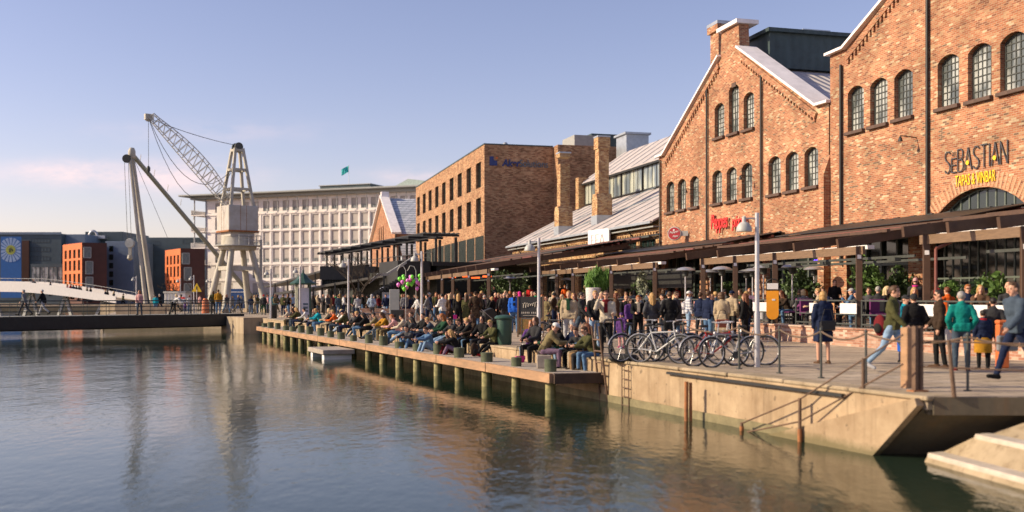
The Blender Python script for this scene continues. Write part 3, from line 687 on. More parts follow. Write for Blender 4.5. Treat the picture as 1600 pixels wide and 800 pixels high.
# ---------------------------------------------------------------- the two big brick halls
HC, HD = 27.5, -.275                      # facade line X = HC + HD*Y
HS = math.sqrt(1+HD*HD)
def fY(x): return HC/((x-800)/FX-HD)
def fz(x, y): return EZ+(HY-y)/FX*fY(x)
def fP(Y, t=0): return (HC+HD*Y+t/HS, Y-t*HD/HS)
def hall(name, Y0, Y1, eave, apex, label, wins, piers, flat=.9, depth=38, big=None, cap=True, pitch_run=None):
    P0, P1 = fP(Y0), fP(Y1); root, L = bld(name, P0, P1, label, 'hall')
    fx = lambda x: (Y0-fY(x))*HS
    c = L/2
    outer = [(0, -.2), (L, -.2), (L, eave), (L-flat, eave), (c+1.1, apex-.2), (c+1.0, apex+1.1), (c-1.0, apex+1.1), (c-1.1, apex-.2), (flat, eave), (0, eave)] if cap else [(0, -.2), (L, -.2), (L, eave), (L-flat, eave), (c, apex), (flat, eave), (0, eave)]
    holes = [arch(*h) for h in wins]+(big or [])
    mb = MB(); mb.holed(outer, holes, 0, .34)
    n = len(outer)
    for (a, b), (c_, d) in zip(outer, outer[1:]+outer[:1]): mb.add([(a, 0, b), (c_, 0, d), (c_, .6, d), (a, .6, b)], [(0, 1, 2, 3)])
    mb.add([(a, .6, b) for a, b in outer], [tuple(t) for t in tessellate_polygon([[Vector((a, b, 0)) for a, b in outer]])])
    # side walls and rear
    mb.box(0, .5, .6, depth, -.2, eave-.4); mb.box(L-.5, L, .6, depth, -.2, eave-.4)
    mb.build('wall', M_BRICK, root)
    # corbelled brick bands and piers standing proud
    mb = MB()
    for sgn in (-1, 1):
        x_e = flat+.1 if sgn < 0 else L-flat-.1; x_a = c-1.25 if sgn < 0 else c+1.25
        k = int(abs(x_a-x_e)/.26)
        for i in range(k):
            t = (i+.5)/k; x = x_e+(x_a-x_e)*t; z = eave+(apex-.25-eave)*t-.62
            mb.box(x-.065, x+.065, -.09, 0.01, z-.14, z+.05)
        mb.beam((x_e, -.055, eave-.42), (x_a, -.055, apex-.25-.42), .12, .3, up=(0, 0, 1))
    for (a, b_, z1) in piers: mb.box(a, b_, -.13, .02, -.2, z1)
    mb.build('brick_band', M_BRICK, root)
    # coping
    mb = MB(); th = .10
    def cop(p, q): mb.beam((p[0], .38, p[1]+th/2), (q[0], .38, q[1]+th/2), 1.25, .12, up=(0, 0, 1))
    ol = outer[2:]+[outer[0]] if False else outer
    cop((-.15, eave), (flat, eave+.02)); cop((L+.15, eave), (L-flat, eave+.02))
    if cap:
        cop((flat-.05, eave), (c-1.08, apex-.2)); cop((L-flat+.05, eave), (c+1.08, apex-.2))
        mb.box(c-1.2, c+1.2, -.22, 1.1, apex+1.12, apex+1.34)
    else:
        cop((flat-.05, eave), (c, apex)); cop((L-flat+.05, eave), (c, apex))
    mb.build('coping', M_COPE, root)
    for sgn in (0, 1):
        mb = MB(); xe = .3 if not sgn else L-.3; xa = c-.02 if not sgn else c+.02
        e2, a2 = eave-.35, apex-.75
        mb.add([(xe, .9, e2), (xe, depth, e2), (xa, depth, a2), (xa, .9, a2), (xe, .9, e2-.12), (xe, depth, e2-.12), (xa, depth, a2-.12), (xa, .9, a2-.12)],
               [(0, 1, 2, 3), (7, 6, 5, 4), (0, 3, 7, 4), (1, 5, 6, 2), (0, 4, 5, 1), (3, 2, 6, 7)])
        mb.build('roof', M_TILE2, root)
    return root, L, fx

# pizza hall
Y0, Y1 = 65.7, 47.05; fxP = lambda x: (Y0-fY(x))*HS
def wspec(x, yt, yb, w, rise=.22, H_=None): cx = (lambda X: X)(x); return (cx-w/2, cx+w/2, yb, yt, rise)
wins = []
for x, yt, yb, wpx in ((1047.5, 283.5, 331, 12), (1065.5, 279.5, 327, 12.5), (1085, 275, 323, 13.5), (1120.5, 266, 317.5, 15), (1143, 261, 313.5, 15.5), (1167, 254.5, 309.5, 16.5),
                       (1210, 244, 303, 19), (1237.5, 237, 297.5, 20), (1267.5, 229.5, 291, 21.5), (1124, 161, 214, 15), (1146.5, 132, 207.5, 15.5), (1170, 144, 201, 16.5)):
    Y = fY(x); w_ = wpx/FX*Y*Y/HC*HS
    wins.append((fxP(x)-w_/2, fxP(x)+w_/2, fz(x, yb), fz(x, yt), w_*.21))
L_ = (Y0-Y1)*HS
shop = [[(a, .62), (b, .62), (b, 4.1), (a, 4.1)] for a, b in ((.9, 5.9), (7.2, 12.4), (13.6, 18.4))]
piers = [(0.02, .55, 9.9), (6.2, 6.95, 12.4), (12.6, 13.35, 12.4), (L_-.75, L_-.02, 9.6)]
PZ, L, fx = hall('brick_hall', Y0, Y1, 10.5, 15.25, 'red brick gabled hall with dark arched windows and red pizza lettering', wins, [], big=shop)
for i, wv in enumerate(wins): window(PZ, wv[0], wv[1], wv[2], wv[3], .2, wv[4], 4, 6 if i < 9 else 7)
mb = MB()
for xx in (1033.5, 1106.5, 1191.5): mb.tube((fxP(xx), -.1, 3.0), (fxP(xx), -.1, fz(xx, {1033.5: 250, 1106.5: 140, 1191.5: 118}[xx])), .05, .05, 8)
for xx in (1033.5, 1106.5, 1191.5): MB().tube((fxP(xx), -.1, 3.0), (fxP(xx), -.1, fz(xx, {1033.5: 250, 1106.5: 140, 1191.5: 118}[xx])), .06, .06, 8).build('drainpipe', M_BLACK, PZ, True)
text("Peppes", 2.0, 1.1, M_RED, PZ, 'lettering', (fxP(1115), -.12, fz(1115, 366)), ext=.06, bold=.012, shear=.12)
text("pizza", 1.6, .78, M_RED, PZ, 'lettering', (fxP(1148), -.12, fz(1148, 361)), ext=.06, bold=.01, shear=.12)
shopm = {}
def shopfront(root, a, b, z0, z1, y=.3, n=4):
    w_ = MB(); fw = (b-a)/n
    for i in range(n+1): w_.box(a+fw*i-.05, a+fw*i+.05, y-.06, y+.06, z0, z1)
    for z in (z0+.05, z0+2.35, z1-.06): w_.box(a, b, y-.05, y+.05, z-.06, z+.06)
    o = w_.build('shop_window', mat('green_grey_frame', (.10, .12, .10), .5), root); MB().box(a, b, y+.07, y+.09, z0, z1).build('pane', M_GLASSD, o)
for l in shop: shopfront(PZ, l[0][0], l[1][0], .62, 4.1)
# lantern along the ridge with vents, chimney behind the far slope
mb = MB(); c = L/2; mb.box(c-1.5, c+1.5, 1.6, 34, 14.0, 15.9); ln = mb.build('ridge_lantern', M_DARKZ, PZ)
MB().box(c-1.75, c+1.75, 1.4, 34.3, 15.9, 16.1).build('lantern_roof', M_DARKZ, ln)
for k, yy in enumerate((4.0, 7.6)): MB().box(c-.9, c+.9, yy, yy+1.7, 16.1, 16.4).build('vent', M_ZINC, ln)
mb = MB(); xx = 3.8; mb.box(xx-.55, xx+.55, 2.0, 3.2, 11.0, 17.7); mb.box(xx-.7, xx+.7, 1.85, 3.35, 17.7, 18.1); ch = mb.build('chimney', M_BRICK, PZ)
MB().box(xx-.72, xx+.72, 1.83, 3.37, 18.1, 18.3).build('cap', M_ZINC, ch)
MB().box(c+.2, c+.7, -.02, .1, fz(1166, 128), fz(1166, 121)).build('vent_brick', M_SILL, PZ)
# round blade sign
sx = fxP(1072); sz = fz(1067, 366)
sg = empty('round_sign', PZ.matrix_world @ Vector((sx, -.75, sz)), PZ.rotation_euler.z+R(48), 'round dark red projecting sign with white script on the brick wall', 'sign')
Mx = Matrix.Rotation(R(90), 4, 'X')
MB().lathe((0, 0, 0), [(.40, -.08), (.42, -.05), (.42, .05), (.40, .08)], 28, Mx).build('disc_rim', M_GREYP, sg, True)
MB().lathe((0, -.082, 0), [(.365, -.012), (.365, .012)], 28, Mx).build('disc_face', M_DKRED, sg)
text('Peppes', .56, .17, M_WHITE, sg, 'lettering', (-.28, -.1, -.05), ext=.01, shear=.2, up=(.0, 0, 1), right=(.98, 0, .17))
text('Pizza', .34, .12, M_WHITE, sg, 'lettering', (-.08, -.1, -.24), ext=.01, shear=.2, right=(.98, 0, .17))
MB().lathe((-.02, -.1, .21), [(.055, -.008), (.055, .008)], 8, Mx).build('emblem', M_WHITE, sg)
MB().beam((.4, 0, 0), (.8, .1, 0), .06, .3).build('bracket', M_GREYP, sg)
# small wall lamps / brackets
def wall_lamp(root, x, z, label):
    p = root.matrix_world @ Vector((x, 0, z)); q = empty('wall_lamp', p, root.rotation_euler.z, label, 'lamp')
    MB().tube((0, .0, 0), (0, -.75, .05), .02).build('bracket', M_BLACK, q)
    MB().lathe((0, -.75, -.18), [(.1, 0), (.06, .14), (.03, .2)], 10).build('lamp_shade', M_BLACK, q)
bpy.context.view_layer.update()

# tapas hall (nearest)
Y0s, Y1s = 46.95, 28.1; fxS = lambda x: (Y0s-fY(x))*HS
wins2 = []
for x, yt, yb, wpx in ((1337, 134, 204, 25), (1373, 122, 194.5, 27), (1411.5, 108.5, 183.5, 29), (1481.5, 85, 166, 33.5), (1530.5, 68, 154, 37), (1583, 50, 140, 41)):
    Y = fY(x); w_ = wpx/FX*Y*Y/HC*HS; wins2.append((fxS(x)-w_/2, fxS(x)+w_/2, fz(x, yb), fz(x, yt), w_*.21))
Lz = (Y0s-Y1s)*HS
for k in range(3):                        # the mirrored near bay, out of frame
    a = wins2[2-k]; wins2.append((Lz-a[1], Lz-a[0], a[2], a[3], a[4]))
big2 = [[(1.3, .62), (5.6, .62), (5.6, 4.1), (1.3, 4.1)], arch(fxS(1474)-.85, fxS(1474)+4.8, .62, 5.62, 1.4, 14), [(13.6, .62), (18.0, .62), (18.0, 4.1), (13.6, 4.1)]]
SZ, L2, _ = hall('brick_hall', Y0s, Y1s, 12.65, 16.6, 'nearest red brick hall with tall arched windows and thin dark tapas bar lettering', wins2, [], flat=1.25, big=big2, cap=False)
for wv in wins2: window(SZ, wv[0], wv[1], wv[2], wv[3], .2, wv[4], 5, 7)
for xx, zz in ((1316.5, 12.0), (1452, 14.6), (1655, 14.6)): MB().tube((fxS(xx), -.1, 3.0), (fxS(xx), -.1, zz), .065, .065, 8).build('drainpipe', M_BLACK, SZ, True)
shopfront(SZ, 1.3, 5.6, .62, 4.1); shopfront(SZ, 13.6, 18.0, .62, 4.1)
ax0 = fxS(1474)-.85; window(SZ, ax0, ax0+5.65, .62, 5.62, .3, 1.4, 12, 3, fm=MATS['green_grey_frame'], gm=M_GLASSD, sill=False, bar=.07)
# brick voussoir ring over the arch
mb = MB(); lp = arch(ax0, ax0+5.65, .62, 5.62, 1.4, 34)[2:]; cxx = ax0+2.825
for a, b in zip(lp, lp[1:]):
    m_ = Vector(((a[0]+b[0])/2, 0, (a[1]+b[1])/2)); cc = Vector((cxx, 0, 5.62-(5.65**2/4+1.4**2)/2.8)); d = (m_-cc).normalized()
    mb.beam(m_+d*.03, m_+d*.6, .10, .03, up=(0, 1, 0))
mb.build('brick_arch', mat('voussoir', (.46, .2, .1), .85, .35, 7, col2=(.58, .36, .22)), SZ)
import math as _m
STROKES = {'S': [[(.95, .88), (.75, .97), (.4, .99), (.1, .88), (.05, .72), (.25, .58), (.7, .45), (.95, .3), (.9, .12), (.6, .01), (.25, .02), (.02, .14)]], 'E': [[(.95, 1), (0, 1), (0, 0), (.95, 0)], [(0, .52), (.85, .52)]], 'B': [[(0, 0), (0, 1), (.65, 1), (.9, .88), (.88, .64), (.6, .54), (0, .54)], [(.6, .54), (.95, .42), (.98, .14), (.7, 0), (0, 0)]],
           'A': [[(0, 0), (.5, 1), (1, 0)]], 'T': [[(0, 1), (1, 1)], [(.5, 1), (.5, 0)]], 'I': [[(.5, 0), (.5, 1)]], 'N': [[(0, 0), (0, 1), (1, 0), (1, 1)]]}
bx = fxS(1478); bz = 6.32
widths = [('S', .30), ('E', .26), ('B', .30), ('A', .36), ('S', .32), ('T', .34), ('I', .05), ('A', .36), ('N', .34)]
tot = sum(w for _, w in widths)+.075*8; k_ = (fxS(1576)-bx)/tot; xx = bx
for i, (chh, w_) in enumerate(widths):
    h_ = .83 if i != 1 else .52
    sm = MB()
    for ln in STROKES[chh]:
        P = [Vector((xx+p*w_*k_, -.05, bz+q*h_)) for p, q in ln]
        for u_, v_ in zip(P, P[1:]): sm.beam(u_, v_, .042, .03, up=(0, 1, 0))
    sm.build('letter', M_SIGNG, SZ)
    if chh == 'A': MB().lathe((xx+w_*k_/2, -.08, bz+.27), [(.085, -.012), (.085, .012)], 14, Mx).build('dot', M_YEL, SZ)
    xx += (w_+.075)*k_
text('an', .2*k_, .15, M_SIGNG, SZ, 'lettering', (bx+.40*k_, -.04, bz+.62), ext=.02, bold=-.02)
text('TAPAS & VINBAR', fxS(1557)-fxS(1494), .42, M_YEL, SZ, 'lettering', (fxS(1494), -.03, 5.76), ext=.02, bold=.004)
# brick buttress between the halls
o = MB(); o.box(-.42, .0, -.34, 0, 0, 7.2); o.prism([(-.34, 7.2), (0, 7.2), (0, 8.1)], -.42, 0, fn=lambda p, q, t: (t, p, q))
bt = o.build('brick_buttress', M_BRICK); bt.location = fP(Y0s)+(0,); bt.rotation_euler.z = SZ.rotation_euler.z; tag(bt, 'brick buttress standing between the two gabled halls', 'buttress')
bpy.context.view_layer.update()
for i, (rt, x, z, l) in enumerate(((PZ, fxP(1090), fz(1085, 298), 'black wall lamp bracket beside the low left windows'), (PZ, fxP(1177), fz(1177, 276), 'black wall lamp bracket right of the middle trio of windows'),
                        (SZ, fxS(1432), fz(1432, 215), 'black wall lamp bracket under the tall windows of the nearest hall'))): wall_lamp(rt, x, z, l)

# ---------------------------------------------------------------- low shed with clerestory
Ys0, Ys1 = 100., 65.75
SH, LS = bld('clerestory_shed', fP(Ys0, .15), fP(Ys1, .15), 'long low yellow brick shed with pale sheet roof and clerestory windows', 'building')
mb = MB(); mb.holed([(0, -.2), (LS, -.2), (LS, 6.35), (0, 6.35)], [[(a, .6), (a+3.6, .6), (a+3.6, 3.6), (a, 3.6)] for a in (1, 5.6, 10.2, 14.8, 19.4, 24, 28.6)]+[[(a, 4.35), (a+2.6, 4.35), (a+2.6, 5.35), (a, 5.35)] for a in (28.8, 32)], 0, .3)
mb.add([(0, 0, -.2), (0, 0, 6.35), (0, 20, 6.35), (0, 20, -.2)], [(0, 1, 2, 3)])
mb.prism([(-.01, 6.35), (7.1, 10.2), (7.1, 12.8), (11.7, 15.9), (16, 12.5), (20, 6.35)], 0, .05, fn=lambda a, b, t: (t, a, b))
mb.build('wall', M_BRICKY, SH)
for a in (1, 5.6, 10.2, 14.8, 19.4, 24, 28.6): shopfront(SH, a, a+3.6, .6, 3.6, n=3)
for a in (28.8, 32): window(SH, a, a+2.6, 4.35, 5.35, .2, 0, 3, 1, fm=mat('teal_frame', (.03, .12, .11), .5), gm=M_GLASSD)
mb = MB()
for i in range(int(LS/.45)): mb.box(i*.45+.1, i*.45+.33, -.12, .02, 5.62, 5.8)
mb.box(0, LS, -.1, .02, 5.8, 5.95); mb.build('brick_band', M_BRICKY, SH)
def slab(mb, p, q, th, x0, x1):
    (y0, z0), (y1, z1) = p, q
    mb.prism([(y0, z0), (y1, z1), (y1, z1-th), (y0, z0-th)], x0, x1, fn=lambda a, b, t: (t, a, b))
mb = MB(); slab(mb, (-.55, 6.5), (7.12, 10.46), .12, -.35, LS-.05); mb.build('roof', M_TILE, SH)
mb = MB(); slab(mb, (6.75, 12.72), (11.7, 16.1), .14, -.3, LS-.05); mb.build('roof', M_TILE, SH)
mb = MB(); slab(mb, (11.72, 16.1), (21, 9), .14, -.3, LS-.05); mb.build('roof', M_TILE, SH)
for k in range(14):
    x_ = 1.2+k*2.5; MB().beam((x_, -.5, 6.55), (x_, 7.0, 10.43), .05, .05).build('seam', M_ZINC, SH); MB().beam((x_, 6.8, 12.8), (x_, 11.6, 16.08), .05, .05).build('seam', M_ZINC, SH)
MB().beam((6, .2, 7.1), (19, 6.8, 10.5), .04, .05).build('roof_line', M_SLATE, SH); MB().beam((17, .2, 7.1), (31, 6.6, 10.4), .05, .06).build('roof_line', M_SLATE, SH)  # dark diagonal lines laid across the lower roof slope
MB().box(-.35, LS-.1, -.72, -.56, 6.3, 6.46).build('gutter', M_ZINC, SH); MB().box(-.3, LS-.1, -.5, -.02, 6.06, 6.14).build('soffit_board', M_GREYR, SH)
MB().box(-.3, LS-.1, 6.7, 6.86, 12.5, 12.66).build('gutter', M_BLACK, SH)
MB().box(.02, .9, 6.4, 7.6, 10.2, 13.3).build('parapet', M_BRICKY, SH)
nb = 7; bw = (LS-1.2)/nb
for i in range(nb):
    a = 1.0+i*bw; window(SH, a+.1, a+bw-.12, 10.52, 12.6, 7.0, 0, 5, 1, fm=M_BLACK, gm=M_GLASSB, sill=False, bar=.09, fr=.1)
for i in range(5): MB().tube((3+i*7, -.6, 6.3), (3+i*7, -.08, 5.6), .05).build('drainpipe', M_BLACK, SH)
for (x, Y, t, top, nm) in ((877, 87.2, .66, 13.7, 'a'), (939, 80., 1.4, 14.0, 'b')):
    lx = (Ys0-Y)*HS+ (0.3 if nm == 'a' else .2); ly = t; zb = 6.76+.517*t
    mb = MB(); mb.box(lx-.42, lx+.42, ly-.42, ly+.42, zb-1, top-.9); mb.box(lx-.5, lx+.5, ly-.5, ly+.5, top-.9, top-.35) if nm == 'b' else None
    mb.prism([(-.62, zb-.5), (.62, zb-.5), (.62, zb+1.6), (.42, zb+2.1), (-.42, zb+2.1), (-.62, zb+1.6)], ly-.62, ly+.62, fn=lambda a, b, t: (lx+a, t, b))
    mb.box(lx-.5, lx+.5, ly-.5, ly+.5, top-.34, top); chx = mb.build('chimney', M_BRICKY, SH)
    MB().box(lx-.66, lx+.66, ly-.66, ly+.66, zb-.55, zb+.42).build('flashing', M_ZINC, chx)
    MB().box(lx-.52, lx+.52, ly-.52, ly+.52, top, top+.12).build('cap', M_ZINC, chx)
bpy.context.view_layer.update()
sg = empty('white_sign', SH.matrix_world @ Vector(((100-fY(955))*HS, -.85, 5.7)), SH.rotation_euler.z+R(8), 'white rectangular sign hanging under the gutter of the shed', 'sign')
MB().box(-2.2, 1.0, 0, .14, -.75, .75).build('board', M_WHITE, sg, bevel=.02)
text('FEA', 2.0, .8, mat('sign_pale_grey', (.40, .36, .37), .6), sg, 'lettering', (-1.6, -.02, -.4), ext=.02, bold=-.035)

# ---------------------------------------------------------------- brick office block
OC, OD = 24.7, -.26; OS = math.sqrt(1+OD*OD)
oY = lambda x: OC/((x-800)/FX-OD); oz = lambda x, y: EZ+(HY-y)/FX*oY(x)
OF, LO = bld('office_block', (OC+OD*148.6, 148.6), (OC+OD*106, 106), 'brown brick office block with two rows of tall dark windows', 'building')
ox = lambda x: (148.6-oY(x))*OS
cx = [653.8, 662.8, 672, 682.5, 693.4, 705.6, 718.3, 732.4, 747.6]
holes = [[(ox(x)-1.2, a), (ox(x)+1.2, a), (ox(x)+1.2, b), (ox(x)-1.2, b)] for x in cx for a, b in ((9.3, 12.0), (13.05, 15.75))]
gl = [(8.5+i*4.45, 8.5+i*4.45+4.1) for i in range(8)]
holes += [[(a, .2), (b, .2), (b, 7.9), (a, 7.9)] for a, b in gl]
mb = MB(); mb.holed([(0, -.2), (LO, -.2), (LO, 17.3), (0, 17.3)], holes, 0, .35)
mb.add([(LO, 0, -.2), (LO, 9, -.2), (LO, 9, 17.3), (LO, 0, 17.3)], [(0, 1, 2, 3)]); mb.add([(0, 0, -.2), (0, 22, -.2), (0, 22, 17.3), (0, 0, 17.3)], [(0, 1, 2, 3)])
mb.add([(0, 0, 17.1), (LO, 0, 17.1), (LO, 22, 17.1), (0, 22, 17.1)], [(0, 1, 2, 3)])
mb.box(LO, LO+1.5, 7.5, 15, -.2, 17.35)
mb.build('wall', M_BRICKO, OF)
MB().box(-.05, LO+.05, -.05, .35, 17.3, 17.42).build('parapet_cap', M_DARKZ, OF); MB().box(LO-.3, LO+.05, .36, 7.4, 17.3, 17.42).build('parapet_cap', M_DARKZ, OF)
w0 = None
for h in holes[:18]:
    if not w0: w0 = window(OF, h[0][0], h[1][0], h[0][1], h[2][1], .26, 0, 3, 1, fm=M_BLACK, gm=M_GLASSD, sill=False, bar=.12, fr=.09); b0 = h
    else: dupwin(w0, OF, h[0][0]-b0[0][0], h[0][1]-b0[0][1])
for a, b in gl:
    mb = MB()
    for i in range(9): mb.box(a+i*(b-a)/8-.06, a+i*(b-a)/8+.06, .0, .3, .2, 7.9)
    mb.box(a, b, .0, .3, 4, 4.4); o = mb.build('louvre_screen', MATS.get('green_grey_frame'), OF); MB().box(a, b, .3, .32, .2, 7.9).build('pane', M_GLASSD, o)
text('Aker', 2.0, .75, M_NAVY, OF, 'lettering', (LO+.04, 1.85, oz(757, 259)), right=(0, 1, 0), ext=.06, bold=.03, shear=.15)
text('Solutions', 3.1, .75, M_SLATE, OF, 'lettering', (LO+.04, 3.75, oz(757, 259)), right=(0, 1, 0), ext=.06)
mb = MB(); z_ = oz(757, 259); mb.prism([(.55, z_+.05), (1.35, z_+.05), (1.35, z_+.55), (1.0, z_+.6), (.95, z_+1.0), (.55, z_+1.0)], LO+.03, LO+.09, fn=lambda a, b, t: (t, a, b)); mb.build('logo', M_NAVY, OF)
MB().lathe((LO+.06, 1.3, z_+.85), [(.12, -.03), (.12, .03)], 12, Matrix.Rotation(R(90), 4, 'Y')).build('logo_dot', M_ORNG, OF)
MB().lathe((LO-3, 3, 17.3), [(.35, 0), (.35, .5), (.15, .75)], 10).build('roof_vent', M_ZINC, OF, True)
# roof plant and stair tower behind the shed
bp = empty('plant_rooms', (5.5, 118, 0), R(-74), 'grey rooftop plant boxes rising behind the brick chimneys', 'plant room')
for (x, y0, y1, Y, m_, wd) in ((915, 216, 262, 118, M_GREYR, 4.2), (938, 213, 262, 119, M_DARKZ, 3.5), (958, 216, 262, 117, M_DARKZ, 2.4)):
    p = at(x, y0, Y); q = at(x, y1, Y); MB().box(-wd/2, wd/2, -wd/2, wd/2, 0, p.z-q.z).build('plant_box', m_, bp, loc=bp.matrix_world.inverted() @ q if False else Matrix.Rotation(R(74), 3, 'Z') @ (q-bp.location))
o = MB().box(-1.4, 1.4, -1.2, 1.2, 0, 2.6).box(-1.6, 1.6, -1.4, 1.4, 2.6, 2.8).build('roof_vent_box', M_ZINC, loc=at(988, 253, 104.5)); o.rotation_euler.z = SH.rotation_euler.z
tag(o, 'zinc ventilation box with flat lid on the shed ridge', 'vent box')

# ---------------------------------------------------------------- small gabled brick building
GB, LG = bld('gabled_house', (px(579, 180), 180), (px(617, 150), 150), 'small brick gabled building with pale zigzag sheet roof beside the office', 'building')
za = 17.4
mb = MB(); wn = [arch(LG*.48+d-.6, LG*.48+d+.6, 9.3, 12.8, .6) for d in (-2.4, 0.2, 2.8)]
mb.holed([(0, -.2), (LG, -.2), (LG, 10.8), (LG*.55, za), (0, 10.2)], wn, 0, .3); mb.box(LG-.3, LG, .3, 30, -.2, 10.8); mb.build('wall', M_BRICKF, GB)
for h in wn: window(GB, h[0][0], h[1][0], 9.3, 12.8, .2, .6, 2, 4, sill=False)
mb = MB(); mb.beam((LG*.55, .2, za+.15), (LG+.4, .2, 10.8), 1.4, .3); mb.beam((LG*.55, .2, za+.15), (-.4, .2, 10.2), 1.4, .3); mb.box(LG*.55-.6, LG*.55+.6, -.3, .9, za, za+.8); mb.build('coping', M_COPE, GB)
M_ZIG = brick('diamond_sheet', [(0, (.42, .44, .47)), (.5, (.56, .57, .60)), (.85, (.48, .50, .54))], bw=.9, bh=.42, mortar=(.22, .24, .28), stain=.1, mw=.3)
mb = MB(); mb.add([(LG*.55, .5, za-.2), (LG*.55, 34, za-.2), (LG+.2, 34, 10.7), (LG+.2, .5, 10.7)], [(0, 1, 2, 3)]); mb.build('roof', M_ZIG, GB)
mb = MB(); mb.add([(LG*.55, .5, za-.2), (LG*.55, 34, za-.2), (-.2, 34, 10.2), (-.2, .5, 10.2)], [(0, 1, 2, 3)]); mb.build('roof', M_ZIG, GB)
mb = MB(); mb.add([(LG+.2, .5, 9.7), (LG+.2, 34, 9.7), (LG+4, 34, 7.4), (LG+4, .5, 7.4)], [(0, 1, 2, 3)]); mb.box(LG-.1, LG+3.8, .6, 30, -.2, 7.3); mb.build('lean_to', M_ZIG, GB)

# ---------------------------------------------------------------- white apartment block
P0, P1 = (px(322, 206), 206), (px(652, 189), 189)
AP, LA = bld('apartment_block', P0, P1, 'long white apartment block with a regular grid of windows and flat overhanging roof', 'building')
aY = lambda x: (lambda k: P0[1]+(P1[1]-P0[1])*k)(((x-800)/FX*P0[1]-P0[0])/((P1[0]-P0[0])-(x-800)/FX*(P1[1]-P0[1])))
aX = lambda x: ((x-800)/FX*P0[1]-P0[0])/((P1[0]-P0[0])-(x-800)/FX*(P1[1]-P0[1]))*LA
cols = [341, 359, 384, 399.5] + [416+15.35*i for i in range(16)]
rowz = [(18.2, 20.2, 0), (14.75, 17.35, 1), (11.5, 14.1, 1), (8.2, 10.85, 1), (5.1, 7.4, 0), (1.6, 4.1, 0)]
holes = []; specs = []
for x in cols:
    for z0, z1, k in rowz:
        c_ = aX(x); w_ = .74; holes.append([(c_-w_, z0), (c_+w_, z0), (c_+w_, z1), (c_-w_, z1)]); specs.append((c_-w_, c_+w_, z0, z1))
mb = MB(); mb.holed([(0, -.2), (LA, -.2), (LA, 20.9), (0, 20.9)], holes, 0, .38)
mb.add([(0, 0, -.2), (0, 14, -.2), (0, 14, 20.9), (0, 0, 20.9)], [(0, 1, 2, 3)]); mb.add([(LA, 0, -.2), (LA, 14, -.2), (LA, 14, 20.9), (LA, 0, 20.9)], [(0, 1, 2, 3)])
for z in (4.6, 7.8, 11.15, 14.4, 17.75): mb.box(0, LA, -.16, .01, z-.12, z+.14)
for i in range(len(cols)-1):
    if i < 3: continue
    xm = (aX(cols[i])+aX(cols[i+1]))/2; mb.box(xm-.13, xm+.13, -.1, .01, -.1, 17.7)
mb.build('wall', M_OFFW, AP)
pr = {}
for (a, b, z0, z1) in specs:
    key = round(z1-z0, 2)
    if key not in pr:
        w_ = window(AP, a, b, z0, z1, .13, 0, 1, 1, fm=M_BLIND, gm=M_BLIND, sill=False, fr=.07)
        mbg = MB().box(-.6, .6, -.13, -.09, .0, .06); mbg.box(-.6, .6, -.13, -.09, .78, .84)
        for i in range(2): mbg.box(-.6+i*1.17, -.57+i*1.17, -.13, -.09, 0, .84)
        mbg.build('rail', M_GREYR, w_)
        MB().box(-.6, .6, .02, .035, .05, .66).build('lower_pane', M_GLASS, w_); pr[key] = (w_, a, z0)
    else:
        w_, a0, z00 = pr[key]; dupwin(w_, AP, a-a0, z0-z00)
mb = MB(); mb.box(-5, LA+2, -2.4, 16, 21.5, 21.85); mb.box(-3, LA+1, -1.2, 14, 20.9, 21.5); mb.build('roof', M_GREYR, AP, bevel=.08)
mb = MB()
for i in range(3, len(cols)): xm = aX(cols[i])+.95; mb.tube((xm, -.9, 17.8), (xm, -.9, 20.9), .07)
mb.build('colonnade', M_GREYP, AP)
xa, xb = aX(487), aX(566); rfx = MB().box(xa, xb, 3, 9, 21.8, 23.0).build('roof_box', M_DARKZ, AP); MB().box(xa-.2, xb+.2, 2.8, 9.2, 23.0, 23.15).build('roof_box_lid', M_GREYR, rfx)
MB().prism([(aX(590), 21.8), (LA+6, 21.8), (LA+6, 22.4), (aX(622), 23.8), (aX(606), 22.8)], 4, 12).build('roof_lantern', mat('pale_green_glass', (.36, .44, .40), .3), AP)
for k, z in enumerate((8.0, 11.3, 14.6, 17.9)):
    b_ = MB().box(-3.2, .1, -.6, 5, z-.2, z).build('balcony', M_OFFW, AP); rr = MB()
    for zz in (.35, .65, .95): rr.box(-3.25, .1, -.66, -.6, z+zz-.04, z+zz)
    rr.box(-3.25, -3.19, -.6, 5, z, z+.95); rr.build('rail', M_WHITE, b_)
MB().tube((-2.6, -.3, 0), (-2.6, -.3, 21.0), .13).build('column', M_GREYP, AP)
MB().box(-.02, .02, -.2, 2, 0, 20.8).build('end_panel', M_BLUEG2, AP)
q = empty('flag', at(545, 286, 200), 0, 'small turquoise flag on a thin pole above the white apartment block roof', 'flag')
q.location.z = 21.9; MB().tube((0, 0, 0), (0, 0, 5.3), .05, .03).build('flagpole', M_WHITE, q)
fl = MB(); vs = []
for j in range(4):
    for i in range(5): vs.append((i*.36-1.3*(j/3)*0 , .12*math.sin(i*1.6+j), 5.2-j*.42-.2*i))
fl.add([(-v[0], v[1], v[2]) for v in vs], [(j*5+i, j*5+i+1, j*5+i+6, j*5+i+5) for j in range(3) for i in range(4)]); fl.build('flag_cloth', mat('turquoise', (.02, .42, .40), .7), q)

